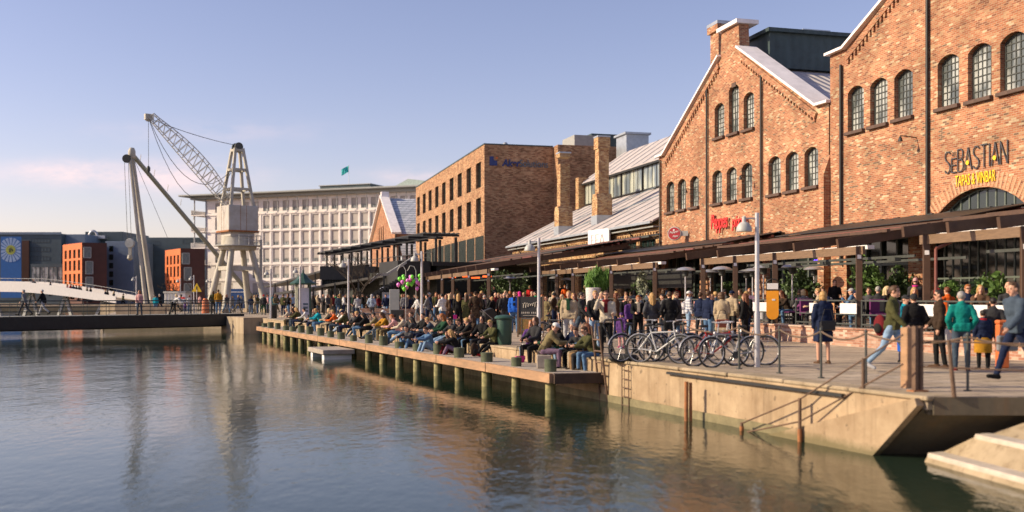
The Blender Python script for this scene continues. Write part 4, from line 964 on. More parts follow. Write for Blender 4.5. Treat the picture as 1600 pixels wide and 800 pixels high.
# ---------------------------------------------------------------- blocks across the canal at the far left
def fblock(name, x0, x1, yt, Y, depth, m, label, rot=0, base=0):
    p = at(x0, yt, Y); q = at(x1, yt, Y)
    r = empty(name, (p.x, Y, base), rot, label, 'building')
    o = MB().box(0, q.x-p.x, 0, depth, 0, p.z-base).build('wall', m, r, bevel=.05)
    return r, q.x-p.x, p.z
F1, l1, z1 = fblock('office_block', -60, 96, 365, 212, 20, M_BLUEG, 'dark blue grey flat office block behind the sun banner')
fX = lambda x, Y, r: px(x, Y)-r.location.x
for yy in (376, 390, 404): 
    z = EZ+(HY-yy)/FX*212; window(F1, fX(48, 212, F1), fX(78, 212, F1), z-.45, z+.45, -.03, 0, 6, 1, fm=M_FRAME, gm=M_GLASS, sill=False)
MB().box(0, l1, -.2, 0, z1-.2, z1+.3).build('parapet', M_BLUEG2, F1)
MB().box(fX(35, 212, F1), fX(46, 212, F1), -.25, 0, 3, EZ+(HY-376)/FX*212).build('cladding_strip', M_DKR, F1)
gv = empty('glass_pavilion', (px(48, 205), 205, 0), 0, 'low glass fronted annexe behind the arched white bridge', 'building')
MB().box(0, 7.3, 0, 5, 0, 8.0).build('wall', M_BLUEG, gv)
for i in range(4): window(gv, .2+i*1.75, 1.8+i*1.75, 4.3, 7.4, -.05, 0, 2, 2, gm=M_GLASS, sill=False)
F2, l2, z2 = fblock('stair_block', 97, 133, 366, 214, 12, M_BLUEG2, 'narrow pale blue grey block between the banner building and the orange one')
F3, l3, z3 = fblock('office_block', 133, 192, 362, 222, 16, M_BLUEG, 'dark office block with curved duct on its roof at far left')
dm = MB(); pts = [Vector((fX(142, 222, F3)+math.cos(t)*-.9+.9, -1, z3-1.2+math.sin(t)*1.3)) for t in [i*math.pi/8 for i in range(9)]]; dm.path(pts, .28, 8)
dm.box(fX(150, 222, F3), fX(168, 222, F3), -1.4, -.2, z3-1.6, z3-.9); dm.build('roof_duct', M_STEEL, F3)
F4, l4, z4 = fblock('panel_block', 165, 209, 377, 205, 12, M_BLUEG2, 'pale blue panelled block beside the hanging crane hook')
for i in range(6): MB().box(fX(171, 205, F4), fX(177, 205, F4), -.1, 0, 2+i*1.7, 3.1+i*1.7).build('window', M_GLASSD, F4)
F5, l5, z5 = fblock('office_block', 208, 345, 371, 216, 16, M_BLUEG, 'long dark blue grey block behind the slanting crane masts')
for x0, x1, yy in ((232, 250, 380), (232, 250, 396), (286, 312, 377)):
    z = EZ+(HY-yy)/FX*216; window(F5, fX(x0, 216, F5), fX(x1, 216, F5), z-.5, z+.5, -.03, 0, 5, 1, sill=False)
MB().box(fX(206, 216, F5), fX(214, 216, F5), -.3, 0, 2, EZ+(HY-382)/FX*216).build('cladding_strip', M_DKR, F5)
def orange_house(xl, xc, xr, ytl, ytc, Y, label, extra):
    Pc = at(xc, ytc, Y); Pl = Vector((px(xl, Y+9), Y+9, 0)); zt = Pc.z
    r, L_ = bld('orange_house', (Pl.x, Pl.y), (Pc.x, Y), label)
    wr = (px(xr, Y)-Pc.x)
    # left (sunlit) face in the local frame, right face turned away from the sun
    inv = Matrix.Rotation(-r.rotation_euler.z, 3, 'Z')
    q = inv @ Vector((px(xr, Y+1.5)-Pl.x, Y+1.5-Pl.y, 0)); c_ = Vector((L_, 0, 0))
    hl = []; k = 4
    for j, (a, b) in enumerate(((zt-2.9, zt-1.2), (zt-5.3, zt-3.3), (zt-7.9, zt-5.9))):
        for i in range(k): x = L_*(.1+.23*i); hl.append([(x, a), (x+L_*.12, a), (x+L_*.12, b), (x, b)])
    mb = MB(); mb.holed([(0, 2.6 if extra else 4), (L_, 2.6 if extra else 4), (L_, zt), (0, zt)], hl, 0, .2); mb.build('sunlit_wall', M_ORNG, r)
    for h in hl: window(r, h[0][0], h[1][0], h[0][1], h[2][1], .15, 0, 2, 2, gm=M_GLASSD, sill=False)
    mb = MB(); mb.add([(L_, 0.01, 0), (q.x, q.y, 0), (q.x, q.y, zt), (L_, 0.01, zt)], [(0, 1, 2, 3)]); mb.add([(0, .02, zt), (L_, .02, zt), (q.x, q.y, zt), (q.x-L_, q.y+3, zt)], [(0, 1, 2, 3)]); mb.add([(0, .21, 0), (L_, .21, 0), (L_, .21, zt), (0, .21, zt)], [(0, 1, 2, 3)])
    mb.build('shaded_wall', M_DKR, r)  # shade of this side put into the dark red colour
    d = (q-c_).normalized(); n_ = Vector((d.y, -d.x, 0)); W_ = (q-c_).length
    for t, (a, b) in ((.22, (zt-2.9, zt-.9)), (.3, (zt-6.0, zt-3.6)), (.3, (zt-9.0, zt-6.6))):
        p = c_+d*W_*t; w_ = MB(); w_.beam((p-d*.62+n_*.1+Vector((0, 0, a))), (p-d*.62+n_*.1+Vector((0, 0, b))), .16, .16); w_.beam((p+d*.62+n_*.1+Vector((0, 0, a))), (p+d*.62+n_*.1+Vector((0, 0, b))), .16, .16)
        w_.beam(p-d*.62+n_*.1+Vector((0, 0, a)), p+d*.62+n_*.1+Vector((0, 0, a)), .16, .16); w_.beam(p-d*.62+n_*.1+Vector((0, 0, b)), p+d*.62+n_*.1+Vector((0, 0, b)), .16, .16)
        o = w_.build('window', M_GREYR, r); g = MB(); g.beam(p-d*.6+n_*.05+Vector((0, 0, (a+b)/2)), p+d*.6+n_*.05+Vector((0, 0, (a+b)/2)), .08, b-a-.1); g.build('pane', mat('grey_pane', (.15, .17, .17), .25), o)
    return r
orange_house(98, 128, 167, 381, 379, 196, 'orange house with shade coloured in as dark red side left of the crane hook', 1)
orange_house(258, 282, 320, 390, 388, 192, 'orange house with shade coloured in as dark red side behind the crane legs', 0)
# blue banner with a sun
bn = empty('banner', (px(3, 209), 209, 0), 0, 'tall blue banner with pale sun rays round an olive circle', 'banner')
zt = EZ+(HY-370)/FX*209; wB = px(35, 209)-px(3, 209)
MB().box(0, wB, -.5, -.4, 1.2, zt).build('banner_cloth', M_BANB, bn)
mb = MB(); cxb, czb = wB*.49, zt-2.7
for i in range(18):
    a0 = 2*math.pi*i/18+.03; a1 = 2*math.pi*(i+1)/18-.06
    pts = []
    for a, rr in ((a0, .9), (a1, .9), (a1, 2.5), (a0, 2.5)):
        x = min(wB-.1, max(.1, cxb+math.cos(a)*rr)); z = min(zt-.1, max(1, czb+math.sin(a)*rr*1.0)); pts.append((x, z))
    mb.prism(pts, -.53, -.51)
mb.build('sun_rays', M_BANL, bn)
MB().lathe((cxb, -.55, czb), [(.98, -.012), (.98, .012)], 24, Mx).build('sun_disc', M_OLIVE, bn)
mb = MB(); mb.prism([(cxb-.35, czb+.3), (cxb-.2, czb+.35), (cxb-.12, czb-.4), (cxb-.3, czb-.5)], -.59, -.57); mb.prism([(cxb, czb+.55), (cxb+.14, czb+.5), (cxb+.05, czb-.45), (cxb-.08, czb-.5)], -.59, -.57); mb.prism([(cxb+.16, czb+.2), (cxb+.5, czb+.05), (cxb+.42, czb-.35), (cxb+.2, czb-.1)], -.59, -.57)
mb.build('emblem', M_BLACK, bn)

rw = random.Random(5); mb = MB()
for i in range(260):
    Y = rw.uniform(17.5, 62); off = -abs(rw.gauss(0, 1.6))-.15; p = quay(Y, off-(1.4 if Y > 26 else 0)); s_ = rw.uniform(.015, .05); t = rw.uniform(0, 3.1)
    ca, sa = math.cos(t)*s_, math.sin(t)*s_; mb.add([(p.x-ca, p.y-sa*.6, WZ+.006), (p.x+sa*.5, p.y-ca*.5, WZ+.006), (p.x+ca, p.y+sa*.6, WZ+.006), (p.x-sa*.5, p.y+ca*.5, WZ+.006)], [(0, 1, 2, 3)])
o = mb.build('floating_leaves', mat('dead_leaf', (.12, .085, .04), .8, .5, 9)); tag(o, 'scattered dead leaves and scum floating along the quay', 'leaves', kind='stuff')
# ---------------------------------------------------------------- harbour crane
cr = empty('harbour_crane', (px(371, 100), 100, 0), R(38), 'pale grey harbour crane with boxy house and lattice jib on four legs', 'crane')
for sx_, sy in ((-1, -1), (1, -1), (1, 1), (-1, 1)):
    l = MB(); l.tube((sx_*2.15, sy*2.15, 0), (sx_*.95, sy*.95, 6.4), .34, .27, 10); l.build('leg', M_CRANE, cr, True)
    MB().box(sx_*2.15-.45, sx_*2.15+.45, sy*2.15-.45, sy*2.15+.45, 0, .35).build('foot', M_CONC, cr)
for a, b in (((-1, -1), (1, -1)), ((1, -1), (1, 1)), ((1, 1), (-1, 1)), ((-1, 1), (-1, -1))):
    MB().beam((a[0]*1.35, a[1]*1.35, 4.3), (b[0]*1.35, b[1]*1.35, 4.3), .32, .38).build('cross_beam', M_CRANE, cr)
mb = MB(); mb.lathe((0, 0, 6.1), [(1.75, 0), (1.85, .35), (1.55, .4), (1.5, 1.25)], 20); mb.build('turntable', M_CRANE, cr, True)
mb = MB(); mb.lathe((0, 0, 6.45), [(2.3, 0), (2.3, .08)], 20)
for i in range(10):
    t = i*.42-1.9; mb.tube((2.25*math.cos(t), 2.25*math.sin(t), 6.5), (2.25*math.cos(t), 2.25*math.sin(t), 7.5), .03, n=5)
for z in (7.0, 7.5): mb.path([(2.25*math.cos(i*.42-1.9), 2.25*math.sin(i*.42-1.9), z) for i in range(10)], .03, 5)
mb.build('gallery', M_GREYP, cr)
hb = MB().box(-1.5, 1.5, -1.5, 1.5, 7.9, 10.35).box(-1.2, 1.2, -1.2, 1.2, 7.35, 7.9).build('crane_house', M_CABR, cr, bevel=.05)
mb = MB()
for i in (2, 3): mb.box(-1.53+i*.6, -1.50+i*.6, -1.515, -1.5, 7.9, 10.35); mb.box(-1.515, -1.5, -1.53+i*.6, -1.50+i*.6, 7.9, 10.35)
mb.box(-1.56, 1.56, -1.56, 1.56, 7.8, 7.95); mb.build('panel_seam', M_RUST, hb)
mb = MB()
for sx_, sy in ((-1, -1), (1, -1), (1, 1), (-1, 1)):
    MB().beam((sx_*1.15, sy*1.15, 10.3), (sx_*.38, sy*.38, 16.0), .26, .26).build('tower_leg', M_CRANE, cr)
for z, h in ((12.0, .93), (13.9, .67), (15.8, .42)):
    for a, b in (((-1, -1), (1, -1)), ((1, -1), (1, 1)), ((1, 1), (-1, 1)), ((-1, 1), (-1, -1))): mb.beam((a[0]*h, a[1]*h, z), (b[0]*h, b[1]*h, z), .2, .22)
mb.build('tower_brace', M_CRANE, cr)
mb = MB(); Mv = Matrix.Rotation(R(90), 4, 'Y')
for yy in (-.35, .35): mb.lathe((0, yy, 16.15), [(.42, -.08), (.42, .08)], 16, Matrix.Rotation(R(90), 4, 'X'))
mb.build('sheave', M_FRAME, cr, True)
inv = Matrix.Translation((0, 0, 0)) @ (Matrix.Rotation(R(-38), 4, 'Z') @ Matrix.Translation(-cr.location))
def C_(x, y, Y=100): return inv @ at(x, y, Y)
tip, base = C_(232, 184, 97), C_(352, 322, 99.3)
ax = (tip-base).normalized(); sd = Vector((.2, 1, 0)); sd = (sd-ax*sd.dot(ax)).normalized(); upj = sd.cross(ax).normalized()
if upj.z < 0: upj = -upj
def jp(t, i):
    w_ = .32+.42*math.sin(math.pi*min(1, max(0, t*.9+.12))); o = {0: (-1, 0), 1: (1, 0), 2: (-1, 1.9), 3: (1, 1.9)}[i]
    return base.lerp(tip, t)+sd*w_*o[0]+upj*(w_*o[1])
mb = MB(); n = 16
for i in range(4):
    for k in range(n): mb.tube(jp(k/n, i), jp((k+1)/n, i), .045, n=5)
for k in range(n):
    for a, b in ((0, 2), (1, 3), (2, 3), (0, 1)):
        mb.tube(jp(k/n, a), jp((k+1)/n, b), .024, n=4); mb.tube(jp((k+1)/n, a), jp((k+1)/n, b), .022, n=4)
    mb.tube(jp(k/n, 2), jp(k/n, 1), .03, n=4)
jb = mb.build('jib', M_WHITE if False else mat('jib_paint', (.46, .45, .42), .5, .2, 3), cr)
MB().lathe(tip, [(.36, -.12), (.36, .12)], 12, Matrix.Rotation(R(90), 4, 'X')).box(tip.x-.35, tip.x+.35, tip.y-.2, tip.y+.2, tip.z-.2, tip.z+.35).build('jib_head', M_CRANE, jb)
def sag(a, b, s_, n=12): return [a.lerp(b, i/n)-Vector((0, 0, s_*4*(i/n)*(1-i/n))) for i in range(n+1)]
apex = Vector((0, 0, 16.3))
for s_ in (.25, 3.6, 5.2): MB().path(sag(apex if s_ < 1 else C_(365, 262), tip, s_), .028, 4).build('cable', M_FRAME, cr)
hk = tip-Vector((0, 0, 4.6)); MB().tube(tip, hk, .022, n=4).build('cable', M_FRAME, cr)
MB().lathe(hk-Vector((0, 0, .3)), [(.05, -.35), (.18, -.1), (.18, .2), (.06, .35)], 8).build('hook_block', M_FRAME, cr, True)
MB().tube((2.7, 0.6, 0), (2.7, .6, 7.2), .16, .16).build('ladder_pipe', M_GREYP, cr)

# ---------------------------------------------------------------- derrick of slanting masts
dk = empty('derrick', (px(234, 108), 108, 0), 0, 'tall derrick of slanting pale steel masts with a hanging hook block', 'crane')
D_ = lambda x, y, Y: at(x, y, Y)-dk.location
top = D_(206, 240, 108)
MB().box(-3.2, 3.6, -1.2, 2.4, 0, .75).build('plinth', M_CONC, dk)
MB().tube(D_(228, 478, 107), D_(203, 246, 107.6), .21, .16, 10).build('mast', M_CRANE, dk, True)
MB().tube(D_(239, 478, 109), top, .28, .22, 12).build('mast', M_CRANE, dk, True)
MB().tube(D_(408, 480, 124), D_(209, 244, 108.5), .27, .24, 10).build('back_stay', mat('olive_grey_paint', (.30, .30, .23), .6, .2, 2), dk, True)
MB().lathe(top, [(.3, -.5), (.4, -.3), (.38, .3), (.25, .6)], 10).build('mast_head', M_CRANE, dk, True)
MB().lathe(top+Vector((-.35, -.5, -.6)), [(.45, -.1), (.45, .1)], 14, Matrix.Rotation(R(90), 4, 'X')).build('sheave', M_BLACK, dk, True)
h0 = D_(203, 380, 107)
for dx in (-.25, .15): MB().tube(top+Vector((-.35+dx, -.5, -.6)), h0+Vector((dx, 0, .3)), .025, n=4).build('cable', M_FRAME, dk)
MB().tube(top, D_(262, 372, 106), .025, n=4).build('cable', M_FRAME, dk)
MB().lathe(h0, [(.46, -.2), (.52, 0), (.46, .2)], 16, Matrix.Rotation(R(90), 4, 'X')).build('hook_block', M_GREYP, dk, True)
MB().box(h0.x-.15, h0.x+.15, h0.y-.1, h0.y+.1, h0.z-1.3, h0.z-.4).lathe(h0-Vector((0, 0, 1.5)), [(.08, -.3), (.3, -.1), (.22, .25)], 8).build('hook', M_CRANE, dk, True)
for k in range(7):
    t = (k+.5)/7; p = D_(208, 244, 108.5).lerp(D_(350, 400, 118), t); MB().tube(p+Vector((.0, 0, .3)), p+Vector((.1, 0, 1.0)), .03, n=4).build('stay_post', M_CRANE, dk)

# ---------------------------------------------------------------- bridges
A_, B_ = Vector((-20.8, 79.3, 0)), Vector((-50, 50.3, 0)); a, L_ = lframe((B_.x, B_.y), (A_.x, A_.y))
lb = empty('footbridge', (B_.x, B_.y, 0), a, 'low dark footbridge with thin railings crossing the canal', 'bridge')
MB().box(0, L_, 0, 3.2, .05, .25).build('deck', mat('grey_deck', (.20, .20, .18), .85), lb)
MB().box(0, L_, -.12, .0, -.62, .24).box(0, L_, 3.2, 3.32, -.62, .24).box(0, L_-.5, 1.2, 2.0, -.75, .04).build('girder', M_BLACK, lb)
for side in (-.02, 3.22):
    mb = MB()
    for i in range(int(L_/1.6)): mb.tube((i*1.6, side, .25), (i*1.6, side, 1.28), .025, n=5)
    for z in (.55, .85, 1.05, 1.28): mb.tube((0, side, z), (L_, side, z), .018 if z < 1.2 else .03, n=5)
    mb.build('railing', M_FRAME, lb)
lb2 = lambda x, t=1.2: None
def onbridge(x, t=1.4):
    Y = 100.1/(1.008-(x-800)/FX)+t; return Vector((px(x, Y), Y, .25))
wbz = lambda x: (439+ (x/205)*4+ (max(0, x)/205)**1.35*21)
ab = empty('arched_bridge', (px(100, 116), 116, 0), R(-20), 'white arched footbridge rising to the left over the canal', 'bridge')
mb = MB(); xs = [-160+i*15 for i in range(25)]; top_, bot = [], []
for x in xs:
    y = wbz(x) if x > 0 else 439+x*.012; yb = y+17-7*max(0, x)/205
    p, q = at(x, y, 116)-ab.location, at(x, yb, 116)-ab.location; top_.append((p.x, p.z)); bot.append((q.x, q.z))
mb.prism(top_+bot[::-1], 0, .14); mb.prism(top_+bot[::-1], 4.0, 4.14); 
mb.build('girder', mat('bridge_white', (.66, .63, .62), .5, .1, 2, stretch=(6, 1, 1)), ab)
mb = MB(); mb.add([(x, .14, z+.25) for x, z in bot]+[(x, 4, z+.25) for x, z in bot], [(i, i+1, len(bot)+i+1, len(bot)+i) for i in range(len(bot)-1)]); mb.build('deck', M_CONC, ab)
mb = MB()
for (x, z) in top_[::1]: mb.tube((x, 3.9, z), (x, 3.9, z+.35), .03, n=4)
mb.path([(x, 3.9, z+.35) for x, z in top_], .03, 4); mb.build('railing', M_GREYP, ab)
for x in (8, 78, 152, -70):
    q = at(x, wbz(max(0, x))+14, 116)-ab.location
    for s_ in (-1, 1):
        MB().beam((q.x, 2.0, q.z), (q.x+s_*1.2-.2, 2.0, -1.4), .26, .36).build('strut', M_GREYP, ab)
MB().box(px(178, 116)-ab.location.x, px(206, 116)-ab.location.x+.5, -.6, 4.6, -1.2, .75).build('landing', M_CONC, ab)

# ---------------------------------------------------------------- timber jetty on piles
JX = lambda Y, off=0: Vector((12.6-.437*Y+off*.916, Y+off*.4, -.36))
UJ = Vector((-.437, 1, 0)).normalized()
jt = empty('jetty', JX(26.4), 0, 'long narrow timber jetty on round piles along the quay wall', 'jetty')
J = lambda p: Vector(p)-jt.location
mb = MB(); w0_, n = 0, 120
a0, a1, b0, b1 = JX(26.4), JX(66.7), JX(26.2, 1.28), JX(66.5, 1.5)
for k in range(8):
    t0, t1 = k/8+.004, (k+1)/8-.004
    mb.add([J(a0.lerp(b0, t0)), J(a1.lerp(b1, t0)), J(a1.lerp(b1, t1)), J(a0.lerp(b0, t1))]+[J(a0.lerp(b0, t0))-Vector((0, 0, .06)), J(a1.lerp(b1, t0))-Vector((0, 0, .06)), J(a1.lerp(b1, t1))-Vector((0, 0, .06)), J(a0.lerp(b0, t1))-Vector((0, 0, .06))],
           [(0, 1, 2, 3), (7, 6, 5, 4), (0, 3, 7, 4), (0, 4, 5, 1), (1, 5, 6, 2), (3, 2, 6, 7)])
mb.build('planking', M_PLANK, jt)
for k in range(10):
    t0, t1 = k/10, (k+1)/10-.0012; p, q = a0.lerp(a1, t0), a0.lerp(a1, t1)
    MB().beam(J(p)+Vector((-.05, 0, -.13)), J(q)+Vector((-.05, 0, -.13)), .12, .25).build('fascia_beam', M_WOOD, jt)
mb = MB().beam(J(JX(26.36))+Vector((0, 0, -.14)), J(JX(26.16, 1.34))+Vector((0, 0, -.14)), .12, .26)
mb.build('end_beam', M_WOODD, jt)
mb = MB()
for k in range(30): Y = 26.9+k*1.36; mb.beam(J(JX(Y, .1))+Vector((0, 0, -.2)), J(JX(Y, 1.3))+Vector((0, 0, -.2)), .12, .24)
mb.build('joist', M_PILED, jt)
rp_ = random.Random(3)
for k in range(20):
    Y = 26.95+k*2.02+rp_.uniform(-.08, .08); p = J(JX(Y, .18)); h = rp_.uniform(.24, .4)
    r_ = rp_.uniform(.125, .155); tl = rp_.uniform(-.04, .04)
    o = MB().tube((0, 0, -1.7), (tl, 0, -.06), r_*1.02, r_, 12).build('pile', M_PILE, jt, True, loc=p)
    hd = MB().tube((tl, 0, .0), (tl, 0, h), r_*1.18, r_*1.22, 14).build('pile_head', M_PILED, o, True)
raft = empty('landing_raft', (JX(45.3, -.9).x, 45.3, WZ), math.atan2(UJ.y, UJ.x), 'small grey timber landing raft floating beside the jetty piles', 'raft')
MB().box(-1.5, 1.5, -.7, .7, .22, .42).build('raft_deck', M_PLANK, raft, bevel=.02)
for x in (-1.1, 1.1): MB().box(x-.2, x+.2, -.6, .6, -.2, .218).build('float', M_WHITE, raft)
# ladder, fender, rusty piles in the water
ld = empty('quay_ladder', quay(26.7, -.25)+Vector((0, 0, WZ)), math.atan2(UQ.y, UQ.x)+R(180), 'dark rusty steel ladder leaning where the jetty meets the wall', 'ladder')
for x in (-.2, .2): MB().tube((x, .25, -.3), (x, -.05, 1.95), .03).build('stile', M_RAILS, ld); 
for k in range(6): MB().tube((-.2, .21-k*.045, .1+k*.3), (.2, .21-k*.045, .1+k*.3), .022).build('rung', M_RAILS, ld)
mb = MB(); c = quay(26.3, .1); mb.path([c+Vector((0, 0, .02)), c+Vector((-.35, .1, .9)), c+Vector((-.25, .5, 1.0)), c+Vector((.2, .9, 1.0)), c+Vector((.35, .9, .02))], .028)
o = mb.build('ladder_handrail', M_BLACK); tag(o, 'black hooped handrail at the head of the quay ladder', 'handrail')
o = MB().lathe((0, 0, 0), [(.32, -.09), (.40, 0), (.32, .09), (.22, .06), (.22, -.06)], 18, None).build('rubber_fender', M_RUBBER, smooth=True, loc=quay(25.9, .05)+Vector((0, 0, .06))); tag(o, 'black rubber ring lying on the quay edge beside the ladder', 'fender')
o = empty('rung_ladder', quay(25.6, -.09)+Vector((0, 0, WZ)), math.atan2(UQ.y, UQ.x), 'thin steel rung ladder fixed flat to the quay wall', 'ladder')
for x in (-.17, .17): MB().tube((x, 0, -.2), (x, 0, 1.0), .014).build('stile', M_RAILS, o)
for k in range(5): MB().tube((-.17, 0, k*.22), (.17, 0, k*.22), .012).build('rung', M_RAILS, o)
p = at(1074, 647, 22.4); o = MB().tube((-.03, 0, -.9), (-.02, 0, .86), .045).tube((.075, 0, -.9), (.07, 0, .84), .035).build('rusty_pile', M_RUST, smooth=True, loc=(p.x, p.y, WZ)); tag(o, 'pair of rusty steel pipes standing in the water before the quay wall', 'pile')

# ---------------------------------------------------------------- terrace, pergolas, fences
TX, TD = 20.0, -.275
def T(Y, t=0, z=.58): return Vector((TX+TD*Y+t/HS, Y+t*.275/HS, z))
def TDl(Y, t=0, z=.58): return Vector((12.1-.226*Y+t*.975, Y+t*.22, z))
FR = [T(20), T(40), T(66.4), TDl(60.4, .0), TDl(80), TDl(108)]
bk = [Vector(fP(112, -.02)+(0,)), Vector(fP(20, -.02)+(0,))]
tr = empty('terrace', T(40, 0, 0), 0, 'raised cafe terrace with low brick front wall before the halls', 'terrace')
pl = [(p.x-tr.location.x, p.y-tr.location.y) for p in FR+bk]
MB().prism(pl, .46, .575, fn=lambda a, b, t: (a, b, t)).build('floor', mat('terrace_floor', (.30, .24, .19), .85), tr)
mb = MB()
def wallseg(p, q, m_, h=.54, th=.3, nm='brick_wall'):
    p, q = Vector((p.x, p.y, 0)), Vector((q.x, q.y, 0)); a, L_ = lframe(q, p) ; o = MB().box(0, L_, -.02, th, 0, h).build(nm, m_, tr, loc=q-tr.location); o.rotation_euler.z = a
    c_ = MB().box(-.02, L_+.02, -.06, th+.05, h, h+.062).build('wall_cap', M_PAVE, o, bevel=.012)
for p, q in zip(FR, FR[1:]): wallseg(p, q, M_PAVE)

def pergola(name, label, line, Ys, ztop, depth, zback, over=.5, hall_line=None):
    r = empty(name, line(Ys[0], .3, .58), 0, label, 'pergola'); o = r.location
    for Y in Ys: 
        p = line(Y, .3, .58)-o; ps = MB().box(-.1, .1, -.1, .1, 0, ztop-.58-.0).build('post', M_PERG, r, loc=p, bevel=.01); ps.rotation_euler.z = R(-15)
        MB().box(-.06, .06, -.115, -.1, 2.25, 2.38).build('post_label', M_WHITE, ps)
    a, b = line(Ys[0]-.25, .3, ztop-.14)-o, line(Ys[-1]+.25, .3, ztop-.14)-o
    MB().beam(a, b, .09, .27).build('lintel', M_PERG2, r)
    MB().beam(line(Ys[0]-.3, depth, zback-.1)-o, line(Ys[-1]+.3, depth, zback-.1)-o, .12, .2).build('wall_plate', M_PERG, r)
    ry = sorted(set([Y for Y in Ys]+[Ys[0]+(Ys[-1]-Ys[0])*(i+.5)/max(1, int((Ys[-1]-Ys[0])/2.6)) for i in range(int((Ys[-1]-Ys[0])/2.6))]))
    for Y in Ys+[ (u+v)/2 for u, v in zip(Ys, Ys[1:]) if v-u > 3.4]:
        f0, f1 = line(Y, -over, ztop+.07)-o, line(Y, depth, zback)-o
        MB().beam(f0, f1, .12, .30).build('rafter', M_PERG, r)
        MB().beam(f0+Vector((.13, 0, 0)), f0.lerp(f1, .12)+Vector((.13, 0, 0)), .05, .2).build('bracket', M_FRAME, r)
    for k in range(3, 15):
        t = (k+.3)/15; z = ztop+.25+(zback-ztop-.07)*t
        MB().beam(line(Ys[0]-.3, -over+t*(depth+over), z)-o, line(Ys[-1]+.3, -over+t*(depth+over), z)-o, .07 if k % 3 else .13, .07 if k % 3 else .1).build('batten', M_REDB if k % 4 == 1 else (M_PERG2 if k % 5 == 0 else M_PERG), r)
    MB().beam(line(Ys[0]-.3, depth-.12, zback+.26)-o, line(Ys[-1]+.3, depth-.12, zback+.26)-o, .2, .12).build('back_gutter', M_BLACK, r)
    MB().beam(line(Ys[0]-.3, depth-.7, zback+.12)-o, line(Ys[-1]+.3, depth-.7, zback+.12)-o, .14, .12).build('gutter', M_REDB, r)
    mbx = MB()
    n = int((Ys[-1]-Ys[0]+.6)/1.0)
    for i in range(n): p = line(Ys[0]-.2+i*1.0, depth-.3, zback+.3)-o; mbx.box(p.x-.05, p.x+.05, p.y-.3, p.y+.3, p.z, p.z+.06)
    mbx.build('roof_clip', M_FRAME, r)
    aw = MB(); c_ = .18
    aw.beam(line(Ys[0], .75, ztop-.02)-o, line(Ys[-1], .75, ztop-.02)-o, .24, .13); aw.build('awning_cassette', M_WHITE, r)
    hb_ = MB()
    hb_.beam(line(Ys[0], 2.4, 2.95)-o, line(Ys[-1], 2.4, 2.95)-o, .05, .09); hb_.beam(line(Ys[0], 4.4, 2.92)-o, line(Ys[-1], 4.4, 2.92)-o, .05, .09)
    for i in range(max(2, int((Ys[-1]-Ys[0])/2))):
        p = line(Ys[0]+1+i*2.0, 2.35, 2.86)-o; hb_.box(p.x-.1, p.x+.1, p.y-.35, p.y+.35, p.z-.06, p.z+.06)
    hb_.build('heater_rail', M_FRAME, r)
    zm = ztop+.33+(zback-ztop-.07)*.58; pa, pb, pc, pd = line(Ys[0]-.3, depth*.55, zm)-o, line(Ys[-1]+.3, depth*.55, zm)-o, line(Ys[-1]+.3, depth-.2, zback+.33)-o, line(Ys[0]-.3, depth-.2, zback+.33)-o
    MB().add([pa, pb, pc, pd]+[v+Vector((0, 0, .03)) for v in (pa, pb, pc, pd)], [(0, 1, 2, 3), (7, 6, 5, 4), (0, 4, 5, 1), (1, 5, 6, 2), (2, 6, 7, 3), (3, 7, 4, 0)]).build('sun_block_panel', M_BLACK, r)  # added over the back half to keep sun off the facade
    return r
PGA = pergola('pergola', 'nearest brown timber pergola under the tapas lettering, slightly higher than the next', T, [22.4, 26.1, 29.8], 3.42, 7.1, 4.45)
PGB = pergola('pergola', 'brown timber pergola in front of the gap between the two halls', T, [33.0, 38.1, 41.1, 43.9], 3.24, 7.1, 4.45)
PGC = pergola('pergola', 'brown timber pergola along the pizza hall and the shed', T, [48.9, 54.5, 60.6, 63.6, 66.7], 3.24, 7.1, 4.45)
PGD = pergola('pergola', 'farthest brown timber pergola stepping forward beyond the chalkboard sign', TDl, [60.9, 67.3, 73.6, 78.5, 85.7, 93], 3.24, 9, 4.7)
o = MB().path([T(29.55, .42, .58), T(29.55, .42, 3.0), T(29.5, .9, 3.2)], .05, 8).build('drainpipe', M_REDB, smooth=True)
o.location = (0, 0, 0); tag(o, 'red brown drainpipe beside the tall pergola post at right', 'drainpipe')
# high awning on the shed wall
aw = empty('shed_awning', SH.location, SH.rotation_euler.z, 'long dark rail canopy fixed high along the shed wall', 'canopy')
for k in range(8):
    t = k/7; MB().box(-12, LS+.4, -4.6*t-.35, -4.6*t-.2, 5.5-.95*t, 5.62-.95*t).build('rail', (M_BLACK, M_FRAME, M_REDB, M_PERG)[k % 4], aw)
for i in range(17): MB().beam((-11+i*2.85, -.2, 5.42), (-11+i*2.85, -4.95, 4.44), .1, .16).build('rafter', M_PERG, aw)
MB().box(14, 22, -3.6, -3.3, 4.2, 4.38).build('cassette', M_WHITE, aw)
# dark pulled down blind behind the middle pergola
o = MB().beam((0, 0, 0), tuple(T(64, 4.2, 2.35)-T(52.9, 4.2, 2.35)), .06, 1.1).build('dark_blind', M_BLACK, loc=T(52.9, 4.2, 2.62)); tag(o, 'long black roll down blind behind the middle pergola', 'blind')

